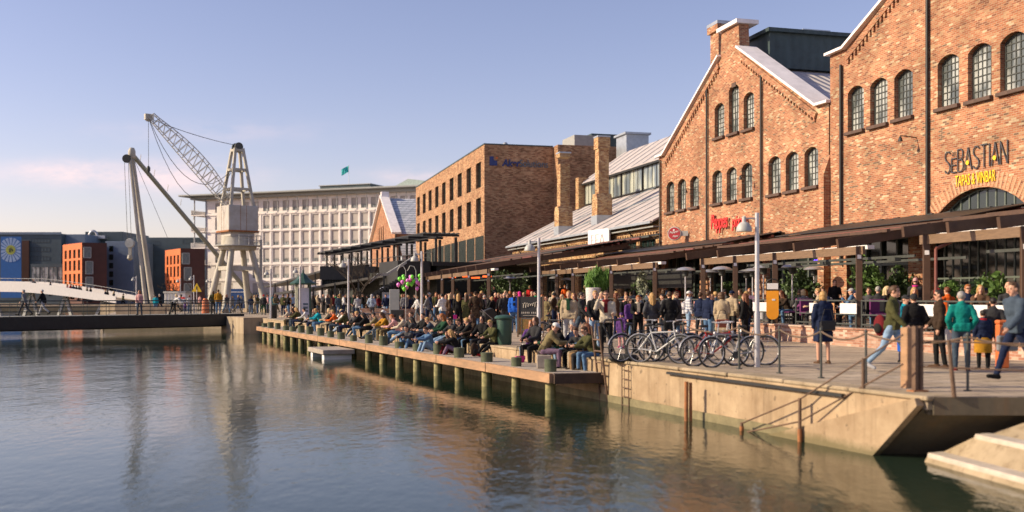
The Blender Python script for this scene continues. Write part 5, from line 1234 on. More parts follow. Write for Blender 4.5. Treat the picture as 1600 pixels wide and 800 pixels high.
def fence(label, line, Ya, Yb, banners, step=1.45, h=.86, z0=.62):
    r = empty('terrace_fence', line(Ya, .12, z0), 0, label, 'fence'); o = r.location; n = max(1, round((Yb-Ya)/step))
    for i in range(n+1):
        p = line(Ya+(Yb-Ya)*i/n, .12, z0)-o; MB().tube(p, p+Vector((0, 0, h)), .032, n=6).build('post', M_FRAME, r)
    for zz, w_ in ((h, .08), (h*.48, .04), (.1, .04)): MB().beam(line(Ya, .12, z0+zz)-o, line(Yb, .12, z0+zz)-o, w_, .045).build('rail', M_FRAME, r)
    for (ya, yb, m_) in banners:
        b_ = MB().beam(line(ya, .06, z0+h*.7)-o, line(yb, .06, z0+h*.7)-o, .02, .34).build('banner', m_, r)
    return r
def fYt(x): return 20.1/((x-800)/FX+.275)
M_BANR = mat('banner_red', (.55, .09, .05), .6, .25, 3, col2=(.72, .42, .35)); M_BANT = mat('banner_tan', (.42, .20, .08), .6)
M_BANW = mat('banner_white', (.70, .68, .67), .6, .08, 4, col2=(.58, .56, .56)); M_BANK = mat('banner_dark', (.03, .03, .03), .6)
fence('black terrace fence with long white banners below the tapas lettering', T, 22, 32.6, [(fYt(1600), fYt(1553), M_BANW), (fYt(1546), fYt(1514), M_BANW), (fYt(1503), fYt(1486), M_BANW), (fYt(1464), fYt(1436), M_BANW), (22.1, 24.5, M_BANW)])
fence('black terrace fence with white and tan banners beside the purple chairs', T, 32.9, 36.4, [(fYt(1341), fYt(1315), M_BANW), (fYt(1306), fYt(1291), M_BANT), (fYt(1280), fYt(1267), M_BANW)])
fence('black terrace fence with white and red banners beside the orange panel', T, 38.2, 47.5, [(fYt(1202), fYt(1176), M_BANW), (fYt(1163), fYt(1151), M_BANR), (fYt(1098), fYt(1086), M_BANR)])
fence('black terrace fence with small red banners near the white planter', T, 48, 56.5, [(fYt(983), fYt(975), M_BANR)])
fence('black terrace fence behind the standing crowd left of the white planter', T, 57.5, 66.3, [])
fence('black terrace fence with dark banners behind the blue jacket', TDl, 60.5, 72, [(61, 63.5, M_BANK), (64, 66.5, M_BANK)])
fence('black terrace fence near the balloons', TDl, 72.4, 104, [], step=1.1)
# orange hanging panel with white cap
o = empty('hanging_sign', at(1207, 489, 37.9), R(-12), 'upright rounded orange panel with white label on a fence post', 'sign'); o.location.z = .6
mb = MB(); loop = [(.22*math.cos(t), .36+.2*math.sin(t)) for t in [math.pi+i*math.pi/10 for i in range(11)]]+[(.22, 1.22), (-.22, 1.22)]
mb.prism(loop, -.05, .05); mb.build('panel', M_ORY, o); MB().box(-.2, .2, -.045, .045, 1.28, 1.5).build('label_plate', M_WHITE, o)
MB().path([(.24*math.cos(t), 0, 1.42+.24*math.sin(t)) for t in [i*math.pi/10 for i in range(11)]], .025).build('hoop', M_BLACK, o); MB().tube((0, .08, 0), (0, .08, 1.3), .04).build('post', M_FRAME, o)
text('ok', .12, .08, M_WHITE, o, 'mark', (0, -.06, .9), ext=.01) if False else MB().box(-.02, .1, -.06, -.05, .86, .92).build('mark', M_WHITE, o)
# slatted brown bench, and a black one added in place of a wall shadow
for (x, y, w_, lab) in ((1222, 527, 1.0, 'black bench added for a shadow on the low brick wall below the orange panel'), (1063, 520, .7, 'slatted brown bench end by the white capped man')):
    p = gnd(x, y); p.z = 0; o = empty('bench', p, R(-75+90-15), lab, 'bench'); m_ = M_BLACK if x > 1100 else M_PERG
    for k in range(4): MB().box(-w_/2, w_/2, -.2+k*.11, -.11+k*.11, .40, .44).build('slat', m_, o)
    for sx_ in (-1, 1): MB().box(sx_*w_*.42-.03, sx_*w_*.42+.03, -.18, .2, 0, .4).build('leg', m_, o)
    for k in range(3): MB().box(-w_/2, w_/2, .24, .27, .5+k*.12, .6+k*.12).build('back_slat', m_, o)

# ---------------------------------------------------------------- patio heaters
def heater():
    r = empty('patio_heater'); 
    MB().lathe((0, 0, 0), [(.23, 0), (.23, .7), (.1, .78), (.1, .8)], 14).build('gas_housing', M_STEEL, r, True)
    MB().tube((0, 0, .78), (0, 0, 2.0), .035, n=8).build('pole', M_STEEL, r, True)
    MB().lathe((0, 0, 1.95), [(.07, 0), (.13, .03), (.16, .28), (.1, .30)], 12).build('burner', M_FRAME, r, True)
    MB().lathe((0, 0, 2.22), [(.45, 0), (.46, .015), (.36, .1), (.2, .155), (.04, .17)], 22).build('dome', M_STEEL, r, True); return r
HT = [(1071, 47.6, 'patio heater right of the post beside the pizza disc'), (1110, 51.5, 'shorter looking patio heater just right of the second pergola post'), (1128, 46.2, 'patio heater below the red pizza lettering, nearer of two'), (1166, 51.8, 'patio heater half hidden left of the tall street lamp pole'),
      (1193, 43.6, 'wide domed patio heater directly right of the street lamp pole'), (1176, 49, 'patio heater whose dome overlaps the street lamp pole'), (1238, 42.5, 'patio heater before the leafy shrub right of the orange panel'), (1241, 51.5, 'patio heater tucked behind the leafy shrub'),
      (1272, 46.2, 'dull domed patio heater before the brick pier'), (868, 70, 'patio heater between slim posts left of the reed planter'), (886, 76, 'farther patio heater between slim posts left of the reed planter'), (797, 69.5, 'patio heater beyond the thick pergola post near the round bush'),
      (493, 112, 'farthest left patio heater of the distant row'), (507, 113, 'second patio heater from the left in the distant row'), (518, 112, 'third patio heater in the distant row'), (531, 114, 'fourth patio heater in the distant row'), (545, 112, 'patio heater right end of the distant row by the street lamp'), (603, 86, 'patio heater beside the green hedge and menu board')]
for i, (x, Y, lab) in enumerate(HT):
    if i == 0: h0_ = heater(); r = h0_
    else: r = copy_tree(h0_)
    r.location = (px(x, Y), Y, .585 if Y < 100 and x > 700 else 0.0); r.scale = (1, 1, 1) if x > 700 else (1.15, 1.15, 1.15 if Y > 100 else 1)
    tag(r, lab, 'patio heater', 'patio heaters on the terraces')

# ---------------------------------------------------------------- street lamps
def lamp(H):
    r = empty('street_lamp'); MB().tube((0, 0, 0), (0, 0, 1.25), .075, .07, 12).build('base', M_STEEL, r, True)
    MB().tube((0, 0, 1.25), (0, 0, 3.55), .055, .05, 12).build('pole', M_STEEL, r, True)
    MB().tube((0, 0, 3.42), (-.26, 0, 3.42), .02, n=6).build('arm', M_STEEL, r)
    MB().lathe((-.3, 0, 3.12), [(.18, 0), (.18, .03), (.165, .11), (.11, .19), (.05, .22), (.045, .34), (.03, .35)], 18).build('lamp_shade', M_GREYP, r, True); return r
LP = [(1183, 23.6, 'nearest galvanised street lamp beside the parked bicycles'), (842, 33.8, 'street lamp standing right of the chalkboard sign'), (659, 44, 'street lamp beside the balloon clusters'), (544.5, 53.3, 'street lamp before the bare tree, between grey hooded man and fur coat'),
      (469, 67, 'street lamp directly before the green roofed kiosk'), (423, 73, 'street lamp just right of the crane legs'), (360, 100, 'distant street lamp between the crane legs'), (303, 96, 'distant street lamp next to the yellow warning triangle'), (328.5, 112, 'distant street lamp left of the crane by the white block'), (282, 112, 'distant street lamp behind the white cabin'), (213, 100, 'distant street lamp at the foot of the derrick masts')]
for i, (x, Y, lab) in enumerate(LP):
    if i == 0: l0 = lamp(0); r = l0
    else: r = copy_tree(l0)
    r.location = (px(x, Y), Y, 0); tag(r, lab, 'street lamp', 'single armed grey street lamps')
# ---------------------------------------------------------------- chain posts
CPs = [(25.0, 'first chain post from the ladder behind the bicycles'), (22.9, 'chain post between the red bicycle and the lamp'), (21.6, 'chain post just right of the nearest street lamp'), (20.4, 'second chain post right of the nearest street lamp'), (19.25, 'third chain post right of the nearest street lamp')]
cps = []
for i, (Y, lab) in enumerate(CPs):
    p = Vector((14.95-.431*Y, Y, 0)); cps.append(p)
    if i == 0: c0_ = MB().tube((0, 0, 0), (0, 0, .95), .024, n=8).lathe((0, 0, 0), [(.07, 0), (.07, .02)], 10).lathe((0, 0, .95), [(.03, 0), (.035, .03), (.01, .06)], 8).build('chain_post', M_FRAME, smooth=True); o = c0_
    else: o = c0_.copy(); COL.objects.link(o)
    o.location = p; tag(o, lab, 'post', 'thin black chain posts along the quay')
p = gnd(1512, 611); cps.append(p); o = c0_.copy(); COL.objects.link(o); o.location = p; tag(o, 'thin black chain post right of the rusty corner post', 'post', 'thin black chain posts along the quay')
cps.append(Vector((9.6, 16.3, 0)))
for i, (a, b) in enumerate(zip(cps, cps[1:])):
    nm = ['behind the bicycles', 'behind the lamp pole', 'right of the lamp, first span', 'before the woman in navy coat', 'leading up to the timber post', 'at the far right edge'][i]
    o = MB(); a_, b_ = Vector((0, 0, .93)), b-a+Vector((0, 0, .93)); o.path(sag(a_, b_, .14), .019, 5); o = o.build('chain', M_CHAIN, loc=a); tag(o, 'drooping brown chain span '+nm, 'chain')
mb = MB(); cc = [Vector((14.95-.431*Y, Y, 0)) for Y in (25, 26.2, 27.4)]
for i, Y in enumerate((26.0, 29.5, 32.5, 34.5)):
    p = quay(Y, 1.0 if i == 0 else 1.6); o = empty('hoop_barrier', p, math.atan2(UQ.y, UQ.x), ['black hoop barrier behind the leftmost bicycle', 'black hoop barrier right of the litter bin', 'black hoop barrier left of the seated purple jacket', 'black hoop barrier beside the green lidded bin'][i], 'barrier')
    for x in (-.5, .5): MB().tube((x, 0, 0), (x, 0, .85), .022).build('post', M_BLACK, o)
    for z in (.85, .45, .12): MB().tube((-.5, 0, z), (.5, 0, z), .018).build('rail', M_BLACK, o)

# ---------------------------------------------------------------- bicycles
def bicycle(col, name='bicycle'):
    r = empty('bicycle'); R_ = .34
    Mw = Matrix.Rotation(R(90), 4, 'X')
    for x in (-.52, .52):
        w_ = MB(); n = 28
        pts = [Vector((x+R_*math.cos(2*math.pi*i/n), 0, R_+R_*math.sin(2*math.pi*i/n))) for i in range(n+1)]; w_.path(pts, .021, 6); wo = w_.build('tyre', M_RUBBER, r, True)
        s_ = MB(); 
        for i in range(10): t = 2*math.pi*i/10; s_.tube((x, 0, R_), (x+(R_-.03)*math.cos(t), 0, R_+(R_-.03)*math.sin(t)), .003, n=3)
        s_.lathe((x, 0, R_), [(.03, -.04), (.03, .04)], 8, Mw); pts = [Vector((x+(R_-.03)*math.cos(2*math.pi*i/n), 0, R_+(R_-.03)*math.sin(2*math.pi*i/n))) for i in range(n+1)]; s_.path(pts, .009, 4); s_.build('rim', M_STEEL, wo)
    bb, st_, hd, hb, ra = Vector((-.08, 0, .28)), Vector((-.24, 0, .80)), Vector((.36, 0, .82)), Vector((.40, 0, .62)), Vector((-.52, 0, .34))
    f = MB(); f.path([bb, st_], .017); f.path([bb, hb], .02); f.path([st_-Vector((-.01, 0, .06)), hd-Vector((0, 0, .05))], .017); f.path([hd, hb], .02)
    for y in (-.045, .045): f.path([ra+Vector((0, y, 0)), bb+Vector((0, y*.5, 0))], .01); f.path([ra+Vector((0, y, 0)), st_+Vector((0, 0, -.08))], .009)
    fo = f.build('frame', M_PAINT, r, True); fo.color = c4(col)
    k = MB()
    for y in (-.05, .05): k.path([hb+Vector((0, y, 0)), Vector((.5, y, .48)), Vector((.52, y, .34))], .012)
    k.build('fork', M_STEEL, r, True)
    h = MB(); h.path([hd, hd+Vector((-.02, 0, .18)), hd+Vector((.05, 0, .2))], .013); h.path([hd+Vector((-.1, -.29, .2)), hd+Vector((.04, -.18, .21)), hd+Vector((.04, .18, .21)), hd+Vector((-.1, .29, .2))], .012); h.build('handlebar', M_STEEL, r, True)
    s_ = MB(); s_.ball((-.28, 0, .93), (.13, .07, .035)); s_.build('saddle', M_BLACK, r, True); MB().tube(st_, (-.27, 0, .92), .012).build('seat_post', M_STEEL, r)
    c = MB(); c.lathe(bb, [(.09, -.055), (.09, -.05)], 14, Mw); c.path([bb+Vector((0, -.07, 0)), bb+Vector((.12, -.07, -.11))], .01); c.path([bb+Vector((0, .07, 0)), bb+Vector((-.12, .07, .11))], .01)
    c.box(.04+bb.x, .14+bb.x, -.14, -.07, bb.z-.13, bb.z-.11); c.box(-.14+bb.x, -.04+bb.x, .07, .14, bb.z+.1, bb.z+.12); c.build('crank', M_FRAME, r)
    m_ = MB()
    for x, a0, a1 in ((-.52, .3, 2.9), (.52, .5, 2.4)):
        P = [Vector((x+(R_+.03)*math.cos(t), 0, R_+(R_+.03)*math.sin(t))) for t in [a0+(a1-a0)*i/8 for i in range(9)]]
        for a, b in zip(P, P[1:]): m_.beam(a, b, .05, .008, up=(0, 1, 0)) if False else m_.tube(a, b, .014, n=4)
    m_.build('mudguard', M_STEEL, r, True)
    l_ = MB().ball((.44, 0, .78), (.04, .04, .045), 8, 5); l_.build('headlight', M_STEEL, r, True)
    return r
BK = [(1000, 25.6, 20, (.03, .03, .035), 'black bicycle farthest left in the row, by the child in purple'), (1031, 24.9, -28, (.55, .55, .55), 'silver bicycle with pale fork, second from the left'), (1048, 25.5, 14, (.04, .05, .09), 'dark blue bicycle behind the silver one'),
      (1080, 26.2, 35, (.03, .03, .03), 'black bicycle parked in the gap behind the chain post'), (1117, 23.9, 12, (.45, .03, .02), 'red framed bicycle with bright red fork near the middle of the row'), (1143, 23.5, 200, (.35, .35, .36), 'grey bicycle overlapping the red one'), (1160, 24.3, 168, (.05, .05, .06), 'dark bicycle partly behind the nearest street lamp'),
      (868, 36.5, 25, (.04, .04, .04), 'black bicycle alone behind the seated woman with long black hair'), (552, 56, 10, (.05, .05, .05), 'dark bicycle left of the grey hooded man'), (590, 54, 15, (.2, .2, .22), 'grey bicycle behind the seated row near the brick wall')]
for i, (x, Y, rot, col, lab) in enumerate(BK):
    if i == 0: b0_ = bicycle(col); r = b0_
    else: r = copy_tree(b0_)
    for ch in r.children:
        if ch.name.startswith('frame'): ch.color = c4(col)
    r.location = (px(x, Y), Y, 0); r.rotation_euler.z = R(rot); tag(r, lab, 'bicycle', 'bicycles parked along the quay')

# ---------------------------------------------------------------- street furniture
def bin_(x, Y, s, lab):
    o = empty('litter_bin', (px(x, Y), Y, 0), 0, lab, 'litter bin'); MB().lathe((0, 0, 0), [(.24*s, 0), (.27*s, .05), (.29*s, .95*s), (.27*s, .96*s)], 16).build('body', M_BLACK if s > .95 else M_GREENP, o, True)
    MB().lathe((0, 0, .97*s), [(.36*s, 0), (.37*s, .04), (.3*s, .1), (.05, .13)], 18).build('lid', M_GREENP, o, True)
bin_(788, 34.2, .9, 'dark litter bin with green lid left of the chalkboard sign'); bin_(427, 74, 1.0, 'dark green litter bin beside the lamp near the crane')
# big chalkboard poster stand
o = empty('chalkboard_sign', (px(829, 40.5), 40.5, 0), R(-6), 'large black poster stand with chalk script and a food photo below', 'sign')
for x in (-.5, .5): MB().box(x-.03, x+.03, -.04, .04, 0, 1.62).build('post', M_PERG2, o)
MB().box(-.47, .47, -.02, .02, .78, 1.6).build('board', M_BANK, o); MB().box(-.47, .47, -.02, .02, .1, .76).build('photo_panel', mat('food_photo', (.10, .12, .03), .6, .8, 9, col2=(.42, .18, .05)), o)
mb = MB(); pts = []
for i in range(70):
    t = i/69; pts.append(Vector((-.32+.64*t+.03*math.sin(t*44), -.03, 1.25+.07*math.sin(t*44+1.3)*(1+.5*math.sin(t*9))+.05*t)))
mb.path(pts, .012, 4); M_CHALK = mat('chalk', (.50, .45, .38), .8)
mb.build('chalk_script', M_CHALK, o)
mb = MB()
for i in range(5): mb.box(-.36+i*.07, -.32+i*.07, -.03, -.022, .93, 1.0); mb.box(.03+i*.07, .07+i*.07, -.03, -.022, .93, 1.0)
mb.box(-.3, .3, -.03, -.022, .85, .87); mb.build('chalk_line', M_CHALK, o)
# information pillar with green pagoda roof
k = empty('advert_kiosk', (px(473.5, 75), 75, 0), R(20), 'green roofed advertising kiosk with white poster and slim columns', 'kiosk')
for sx_, sy in ((-1, -1), (1, -1), (1, 1), (-1, 1)): MB().tube((sx_*.45, sy*.45, 0), (sx_*.45, sy*.45, 2.45), .065, n=8).build('column', M_GREENP if sx_ > 0 else mat('cream_green', (.36, .36, .27), .5), k)
MB().lathe((0, 0, 2.45), [(.95, 0), (.98, .1), (.55, .38), (.22, .75), (.08, .85), (.05, 1.1)], 8).build('roof', M_GREENP, k)
pz = MB().box(-.38, .38, -.38, .38, .25, 2.2).build('poster_drum', M_BANL if False else mat('poster_white', (.60, .60, .68), .6, .08), k); mb = MB()
for z0, z1 in ((.95, 1.1), (.68, .85), (.45, .6)): mb.box(-.05, .3, -.39, -.382, z0, z1)
mb.build('poster_print', M_SLATE, pz)
# planter with reeds, leafy tree beside it
def leafball(mb, c, r, n, size, rnd, squash=1.0, spiky=0):
    c = Vector(c)
    for i in range(n):
        d = Vector((rnd.gauss(0, 1), rnd.gauss(0, 1), rnd.gauss(0, 1))).normalized()*(rnd.random()**.45)
        p = c+Vector((d.x*r[0], d.y*r[1], d.z*r[2]))
        nz = noise.noise(p*1.9)
        if nz < -.28: continue
        a = Vector((rnd.gauss(0, 1), rnd.gauss(0, 1), rnd.gauss(0, 1)+spiky)).normalized(); b = a.cross(Vector((rnd.random(), rnd.random(), rnd.random()))).normalized()
        s_ = size*(.6+rnd.random()*.8); w_ = s_*(.45 if not spiky else .12)
        mb.add([p-a*s_, p+b*w_, p+a*s_, p-b*w_], [(0, 1, 2, 3)])
rnd = random.Random(11)
p = T(54.6, 1.0, .58); p.x = px(927, p.y); pt = empty('reed_planter', p, 0, 'white woven planter on a red stand with a tall bush of green reeds', 'planter')
MB().lathe((0, 0, .0), [(.42, 0), (.42, .45)], 4).build('stand', M_DKRED, pt)
pot = MB().lathe((0, 0, .47), [(.3, 0), (.37, .1), (.42, 1.0), (.38, 1.02)], 20).build('pot', mat('white_weave', (.62, .58, .57), .7, .3, 14), pt, True)
mb = MB()
for lx_, lz_, lr_, lh_ in ((-.12, 1.85, .34, .55), (.2, 2.1, .32, .6), (.48, 1.9, .3, .5), (.75, 2.0, .2, .45), (.1, 1.7, .5, .3)): leafball(mb, (lx_, rnd.uniform(-.1, .1), lz_), (lr_, .34, lh_), 420, .2, rnd, spiky=3.2)
mb.build('reeds', M_GRASSY, pt)
def bush(name, p, r, n, size, m_, label, trunk=.0, z0=0):
    e = empty(name, p, 0, label, 'shrub' if name != 'potted_tree' else 'tree'); mb = MB()
    for k_ in range(5):
        leafball(mb, (rnd.uniform(-.35, .35)*r[0], rnd.uniform(-.3, .3)*r[1], z0+r[2]+rnd.uniform(-.35, .4)*r[2]), (r[0]*.75, r[1]*.75, r[2]*.7), n//5, size, rnd)
    mb.build('foliage', m_, e); st_ = MB()
    for k_ in range(5): a = rnd.uniform(0, 6.3); st_.tube((0, 0, 0), (math.cos(a)*r[0]*.4, math.sin(a)*r[1]*.4, z0+r[2]*1.1), .03, .01, 5)
    st_.build('stem', M_BARK, e); return e
bush('potted_tree', T(52.6, 1.3, .58), (.4, .4, 1.0), 520, .09, mat('silver_leaf', (.13, .16, .09), .5, .5, 5, col2=(.34, .36, .26)), 'slender pale leafed tree beside the reed planter', z0=.5)
for (x, y, Y, r_, m_, lab) in ((1362, 455, 40.5, (.85, .8, 1.15), M_LEAF, 'big laurel shrub behind the man in olive jacket'), (1405, 455, 41, (.6, .6, .95), M_LEAFD, 'laurel shrub behind the pink hooded woman'), (1253, 455, 45, (.95, .9, 1.0), M_LEAFD, 'dark leafy shrub behind the patio heaters right of the orange panel'),
        (1487, 455, 34, (.5, .5, .65), M_LEAF, 'low laurel shrub beside the thick brown pergola post'), (1548, 455, 33.5, (.7, .6, .75), M_LEAF, 'bright laurel shrub behind the bald man in black'), (1003, 455, 59, (1.0, .9, .9), M_LEAFD, 'round clipped bush below the black blind'), (788, 450, 74, (1.7, 1.4, 1.3), M_LEAFD, 'big round bush beyond the thick pergola post'), (824, 450, 72, (.42, .42, 1.35), M_LEAFD, 'narrow conical bush behind the man in red'),
        (1136, 452, 55, (.7, .7, .8), M_LEAFD, 'small dark shrub deep behind the patio heaters')):
    bush('laurel_shrub', Vector((px(x, Y), Y, .58)), r_, int(900*r_[0]*r_[2])+250, .11, m_, lab, z0=.35)
# far hedges with lime foliage
for (x0, x1, Y, lab) in ((573, 612, 84, 'lime green hedge behind the pale hooded figures'), (618, 636, 82, 'lime green hedge left of the balloons'), (664, 700, 90, 'green hedge with pale blossom right of the balloons')):
    p = Vector((px((x0+x1)/2, Y), Y, 0)); e = empty('hedge', p, 0, lab, 'hedge'); w_ = (px(x1, Y)-px(x0, Y))/2; mb = MB()
    leafball(mb, (0, 0, 1.35), (w_, .4, .45), 900, .11, rnd); mb.build('foliage', M_GRASSY, e); MB().box(-w_, w_, -.3, .3, 0, .95).build('planter_box', M_BLACK, e)
def bare_tree(name, p, H, label, m_, spread=.55, depth=5, rr=.09, seed=1, n0=3):
    rn = random.Random(seed); e = empty(name, p, 0, label, 'tree'); tk = MB(); tw = MB()
    def grow(a, d, L_, r_, k):
        b = a+d*L_; (tk if k > depth-2 else tw).tube(a, b, r_, r_*.7, 5 if k > 2 else 3, cap=False)
        if k == 0: return
        for _ in range(3 if k > 1 else 2):
            v = (d+Vector((rn.gauss(0, spread), rn.gauss(0, spread), rn.gauss(0, spread*.5)+.12))).normalized(); grow(a.lerp(b, rn.uniform(.55, 1)), v, L_*rn.uniform(.6, .85), r_*.62, k-1)
    grow(Vector((0, 0, 0)), Vector((0, 0, 1)), H*.32, rr, depth); tk.build('trunk', m_, e, True); tw.build('twigs', m_, e); return e
bare_tree('bare_tree', (px(560, 80), 80, 0), 6.2, 'leafless dark tree before the black terrace building', M_BARK, seed=5)
bare_tree('bare_tree', (px(556, 96), 96, 0), 7.0, 'taller leafless tree against the white apartment block', M_BARK, seed=9, spread=.4)
bare_tree('bare_tree', (px(286, 118), 118, 0), 5.0, 'small leafless tree across the canal near the warning triangle', M_BARK, seed=12, rr=.1)
bare_tree('bare_tree', T(27.2, 3.2, .58), 4.6, 'leafless climber with straw coloured twigs at the right edge of the terrace', M_STRAW, seed=4, spread=.34, rr=.06)
bare_tree('bare_tree', T(25.6, 2.6, .58), 4.2, 'second straw coloured leafless shrub nearer the right edge', M_STRAW, seed=8, spread=.3, rr=.05)
# balloons
BC = [((.20, .75, .06), 'lime green'), ((.80, .22, .62), 'pink')]
for g, (bx_, by_, Y, nn) in enumerate(((634, 440, 60, 13), (650, 439, 60, 12))):
    nm = ['left', 'right'][g]; p = Vector((px(bx_, Y), Y, 0)); e = empty('balloon_stand', p, 0, 'curved wire stand carrying the %s bunch of pink and green balloons' % nm, 'balloon stand')
    MB().path([(0, 0, 0), (0, 0, 3.1), (-.12, 0, 3.35), (-.34, 0, 3.4), (-.5, 0, 3.1)], .02).build('wire_pole', M_GREYP, e, True); MB().lathe((0, 0, 0), [(.2, 0), (.18, .05)], 12).build('base', M_FRAME, e)
    rb = random.Random(g+2); c = p+Vector((0, -.3, 2.42)); pts = []
    while len(pts) < nn:
        q = Vector((rb.uniform(-.42, .42), rb.uniform(-.25, .25), rb.uniform(-.42, .42)))
        if q.length < .46 and all((q-o_).length > .2 for o_ in pts): pts.append(q)
    pts.sort(key=lambda v: v.z)
    for i, q in enumerate(pts):
        col, cn = BC[(i+g) % 2]
        if g == 0 and i == 0: bl0 = MB().lathe((0, 0, 0), [(.008, -.175), (.025, -.16), (.02, -.15), (.1, -.08), (.135, .02), (.11, .1), (.05, .145), (.005, .155)], 14).build('balloon', M_BALL, smooth=True); o = bl0
        else: o = bl0.copy(); COL.objects.link(o)
        o.scale = (.85, .85, .85); o.location = c+q; o.color = c4(col); tag(o, '%s balloon in the %s bunch above the terrace' % (cn, nm), 'balloon', '%s balloons of the %s bunch' % (cn, nm))
# black terrace building with upper pergola and stair
q0, q1 = (px(512, 128), 128), (px(683, 88), 88)
tb, LT = bld('terrace_restaurant', q0, q1, 'black two storey terrace restaurant with open black pergola on top')
MB().box(0, LT, 0, 12, 0, 4.2).build('wall', M_BLACKW, tb); MB().box(-.4, LT+.3, -.5, 12, 4.2, 4.55).build('terrace_floor', M_BLACK, tb)
mb = MB()
for i in range(20): mb.tube((i*LT/19, -.4, 4.5), (i*LT/19, -.4, 5.4), .035, n=5)
mb.box(0, LT, -.43, -.37, 5.36, 5.42); mb.box(0, LT, -.43, -.37, 4.95, 4.99); mb.build('railing', M_BLACK, tb)
for i in range(11):
    MB().box(i*LT/10-.09, i*LT/10+.09, -.2, -.02, 4.5, 6.7).build('post', M_BLACK, tb); MB().box(i*LT/10-.09, i*LT/10+.09, 1.6, 1.8, 4.5, 6.7).build('post', M_BLACK, tb); MB().box(i*LT/10-.06, i*LT/10+.06, -1.3, 2.0, 6.75, 6.95).build('rafter', M_BLACK, tb)
mb = MB()
for i in range(8): mb.box(-.3, LT+.5, -1.2+i*.42, -1.08+i*.42, 6.96, 7.06)
mb.box(-.3, LT+.5, -.25, -.1, 6.6, 6.74); mb.build('pergola_slat', M_BLACK, tb)
MB().box(LT-6, LT+.0, -3.5, -.6, 2.6, 4.6).build('bay', M_BLACK, tb); MB().box(LT-17, LT-9, -2.5, -.02, 0, 3.8).build('bay', M_BLACKW, tb)
st_ = empty('outdoor_stair', (px(592, 84), 84, 0), 0, 'black outdoor stair with pale grey handrail rising to the terrace', 'stair')
a, b = Vector((px(576, 84)-px(592, 84), 0, 1.9)), Vector((0, 0, 2.75)); pA = [at(576, 441, 82), at(591, 429, 84), at(604, 429, 85), at(650, 400, 88)]
for (u, v) in zip(pA, pA[1:]): MB().beam(u-st_.location, v-st_.location, .1, .22).build('handrail', M_GREYP, st_); 
mb = MB()
for i in range(18):
    t = i/17; u = pA[0].lerp(pA[3], t)-st_.location; mb.box(u.x-.2, u.x+.2, u.y, u.y+1.6, max(0, u.z-1.6), u.z-1.1)
mb.build('stair_flight', M_BLACK, st_)
MB().box(px(664, 95)-st_.location.x, px(690, 95)-st_.location.x, 11, 12, 3.7, 4.9) if False else None
for (x0, y0, x1, y1, Y0_, Y1_, lab) in ((412, 447, 517, 418, 135, 112, 'black sloping canopy over the far terrace, left part'), (428, 458, 600, 429, 108, 90, 'lower black sloping canopy over the far heater row')):
    p, q = at(x0, y0, Y0_), at(x1, y1, Y1_); o = MB(); d = (q-p); n_ = Vector((d.y, -d.x, 0)).normalized()*-4.5; v = [Vector((0, 0, 0)), d, d+n_+Vector((0, 0, .4)), n_+Vector((0, 0, .4))]
    o.add(v+[w_-Vector((0, 0, .22)) for w_ in v], [(0, 1, 2, 3), (7, 6, 5, 4), (0, 4, 5, 1), (1, 5, 6, 2), (2, 6, 7, 3), (3, 7, 4, 0)]); e = empty('black_canopy', (p.x, p.y, 0), 0, lab, 'canopy'); oo = o.build('canopy_roof', M_BLACK, e, loc=(0, 0, p.z))
    for i in range(6):
        w_ = d*(i/5); 
        for nn_ in (Vector((0, 0, 0)), n_): MB().box(w_.x+nn_.x-.08, w_.x+nn_.x+.08, w_.y+nn_.y-.08, w_.y+nn_.y+.08, 0, p.z+w_.z-.05).build('post', M_BLACK, e)
o = empty('canopy_box', (px(535, 100), 100, 0), 0, 'flat roofed black pavilion below the upper pergola', 'pavilion'); MB().box(-2.2, 3.2, 0, 5, 3.2, 4.5).build('roof', M_BLACK, o); MB().box(-2, 3, .3, 4.8, 2.4, 3.19).build('wall', M_BLACKW, o)
for x in (-2, 0, 2.9): MB().box(x-.07, x+.07, .1, .24, 0, 3.2).build('post', M_BLACK, o)
# menu boards
o = empty('menu_board', (px(606, 80), 80, 0), R(5), 'grey menu board on a stand before the lime hedge', 'sign'); MB().box(-.45, .45, -.05, .05, .7, 1.9).build('board', M_GREYR, o); MB().box(-.33, .33, -.06, -.051, 1.45, 1.7).build('print', M_BANL, o); MB().box(-.05, .05, 0, .04, 0, .7).build('post', M_FRAME, o)
o = MB().box(-.32, .32, -.12, .12, 0, 2.05).build('grey_pillar', M_GREYR, bevel=.02, loc=(px(616.5, 66), 66, 0)); tag(o, 'pale grey upright pillar left of the balloons', 'pillar')
o = MB().box(-.4, .4, -.2, .2, 0, .75).build('black_box', M_BLACK, bevel=.02, loc=(px(621, 64), 64, 0)); tag(o, 'small black cabinet on the paving beside the grey pillar', 'cabinet')
for (x0, x1, Y, lab) in ((560, 580, 69, 'short low brick planter wall left of the brown haired pair'), (585, 611, 68, 'low brick planter wall behind the walking man in dark jacket'), (624, 690, 66, 'long low brick planter wall below the balloons')):
    o = MB().box(0, px(x1, Y)-px(x0, Y), 0, .5, 0, .78).build('planter_wall', M_PAVE, loc=(px(x0, Y), Y, 0)); tag(o, lab, 'low wall')
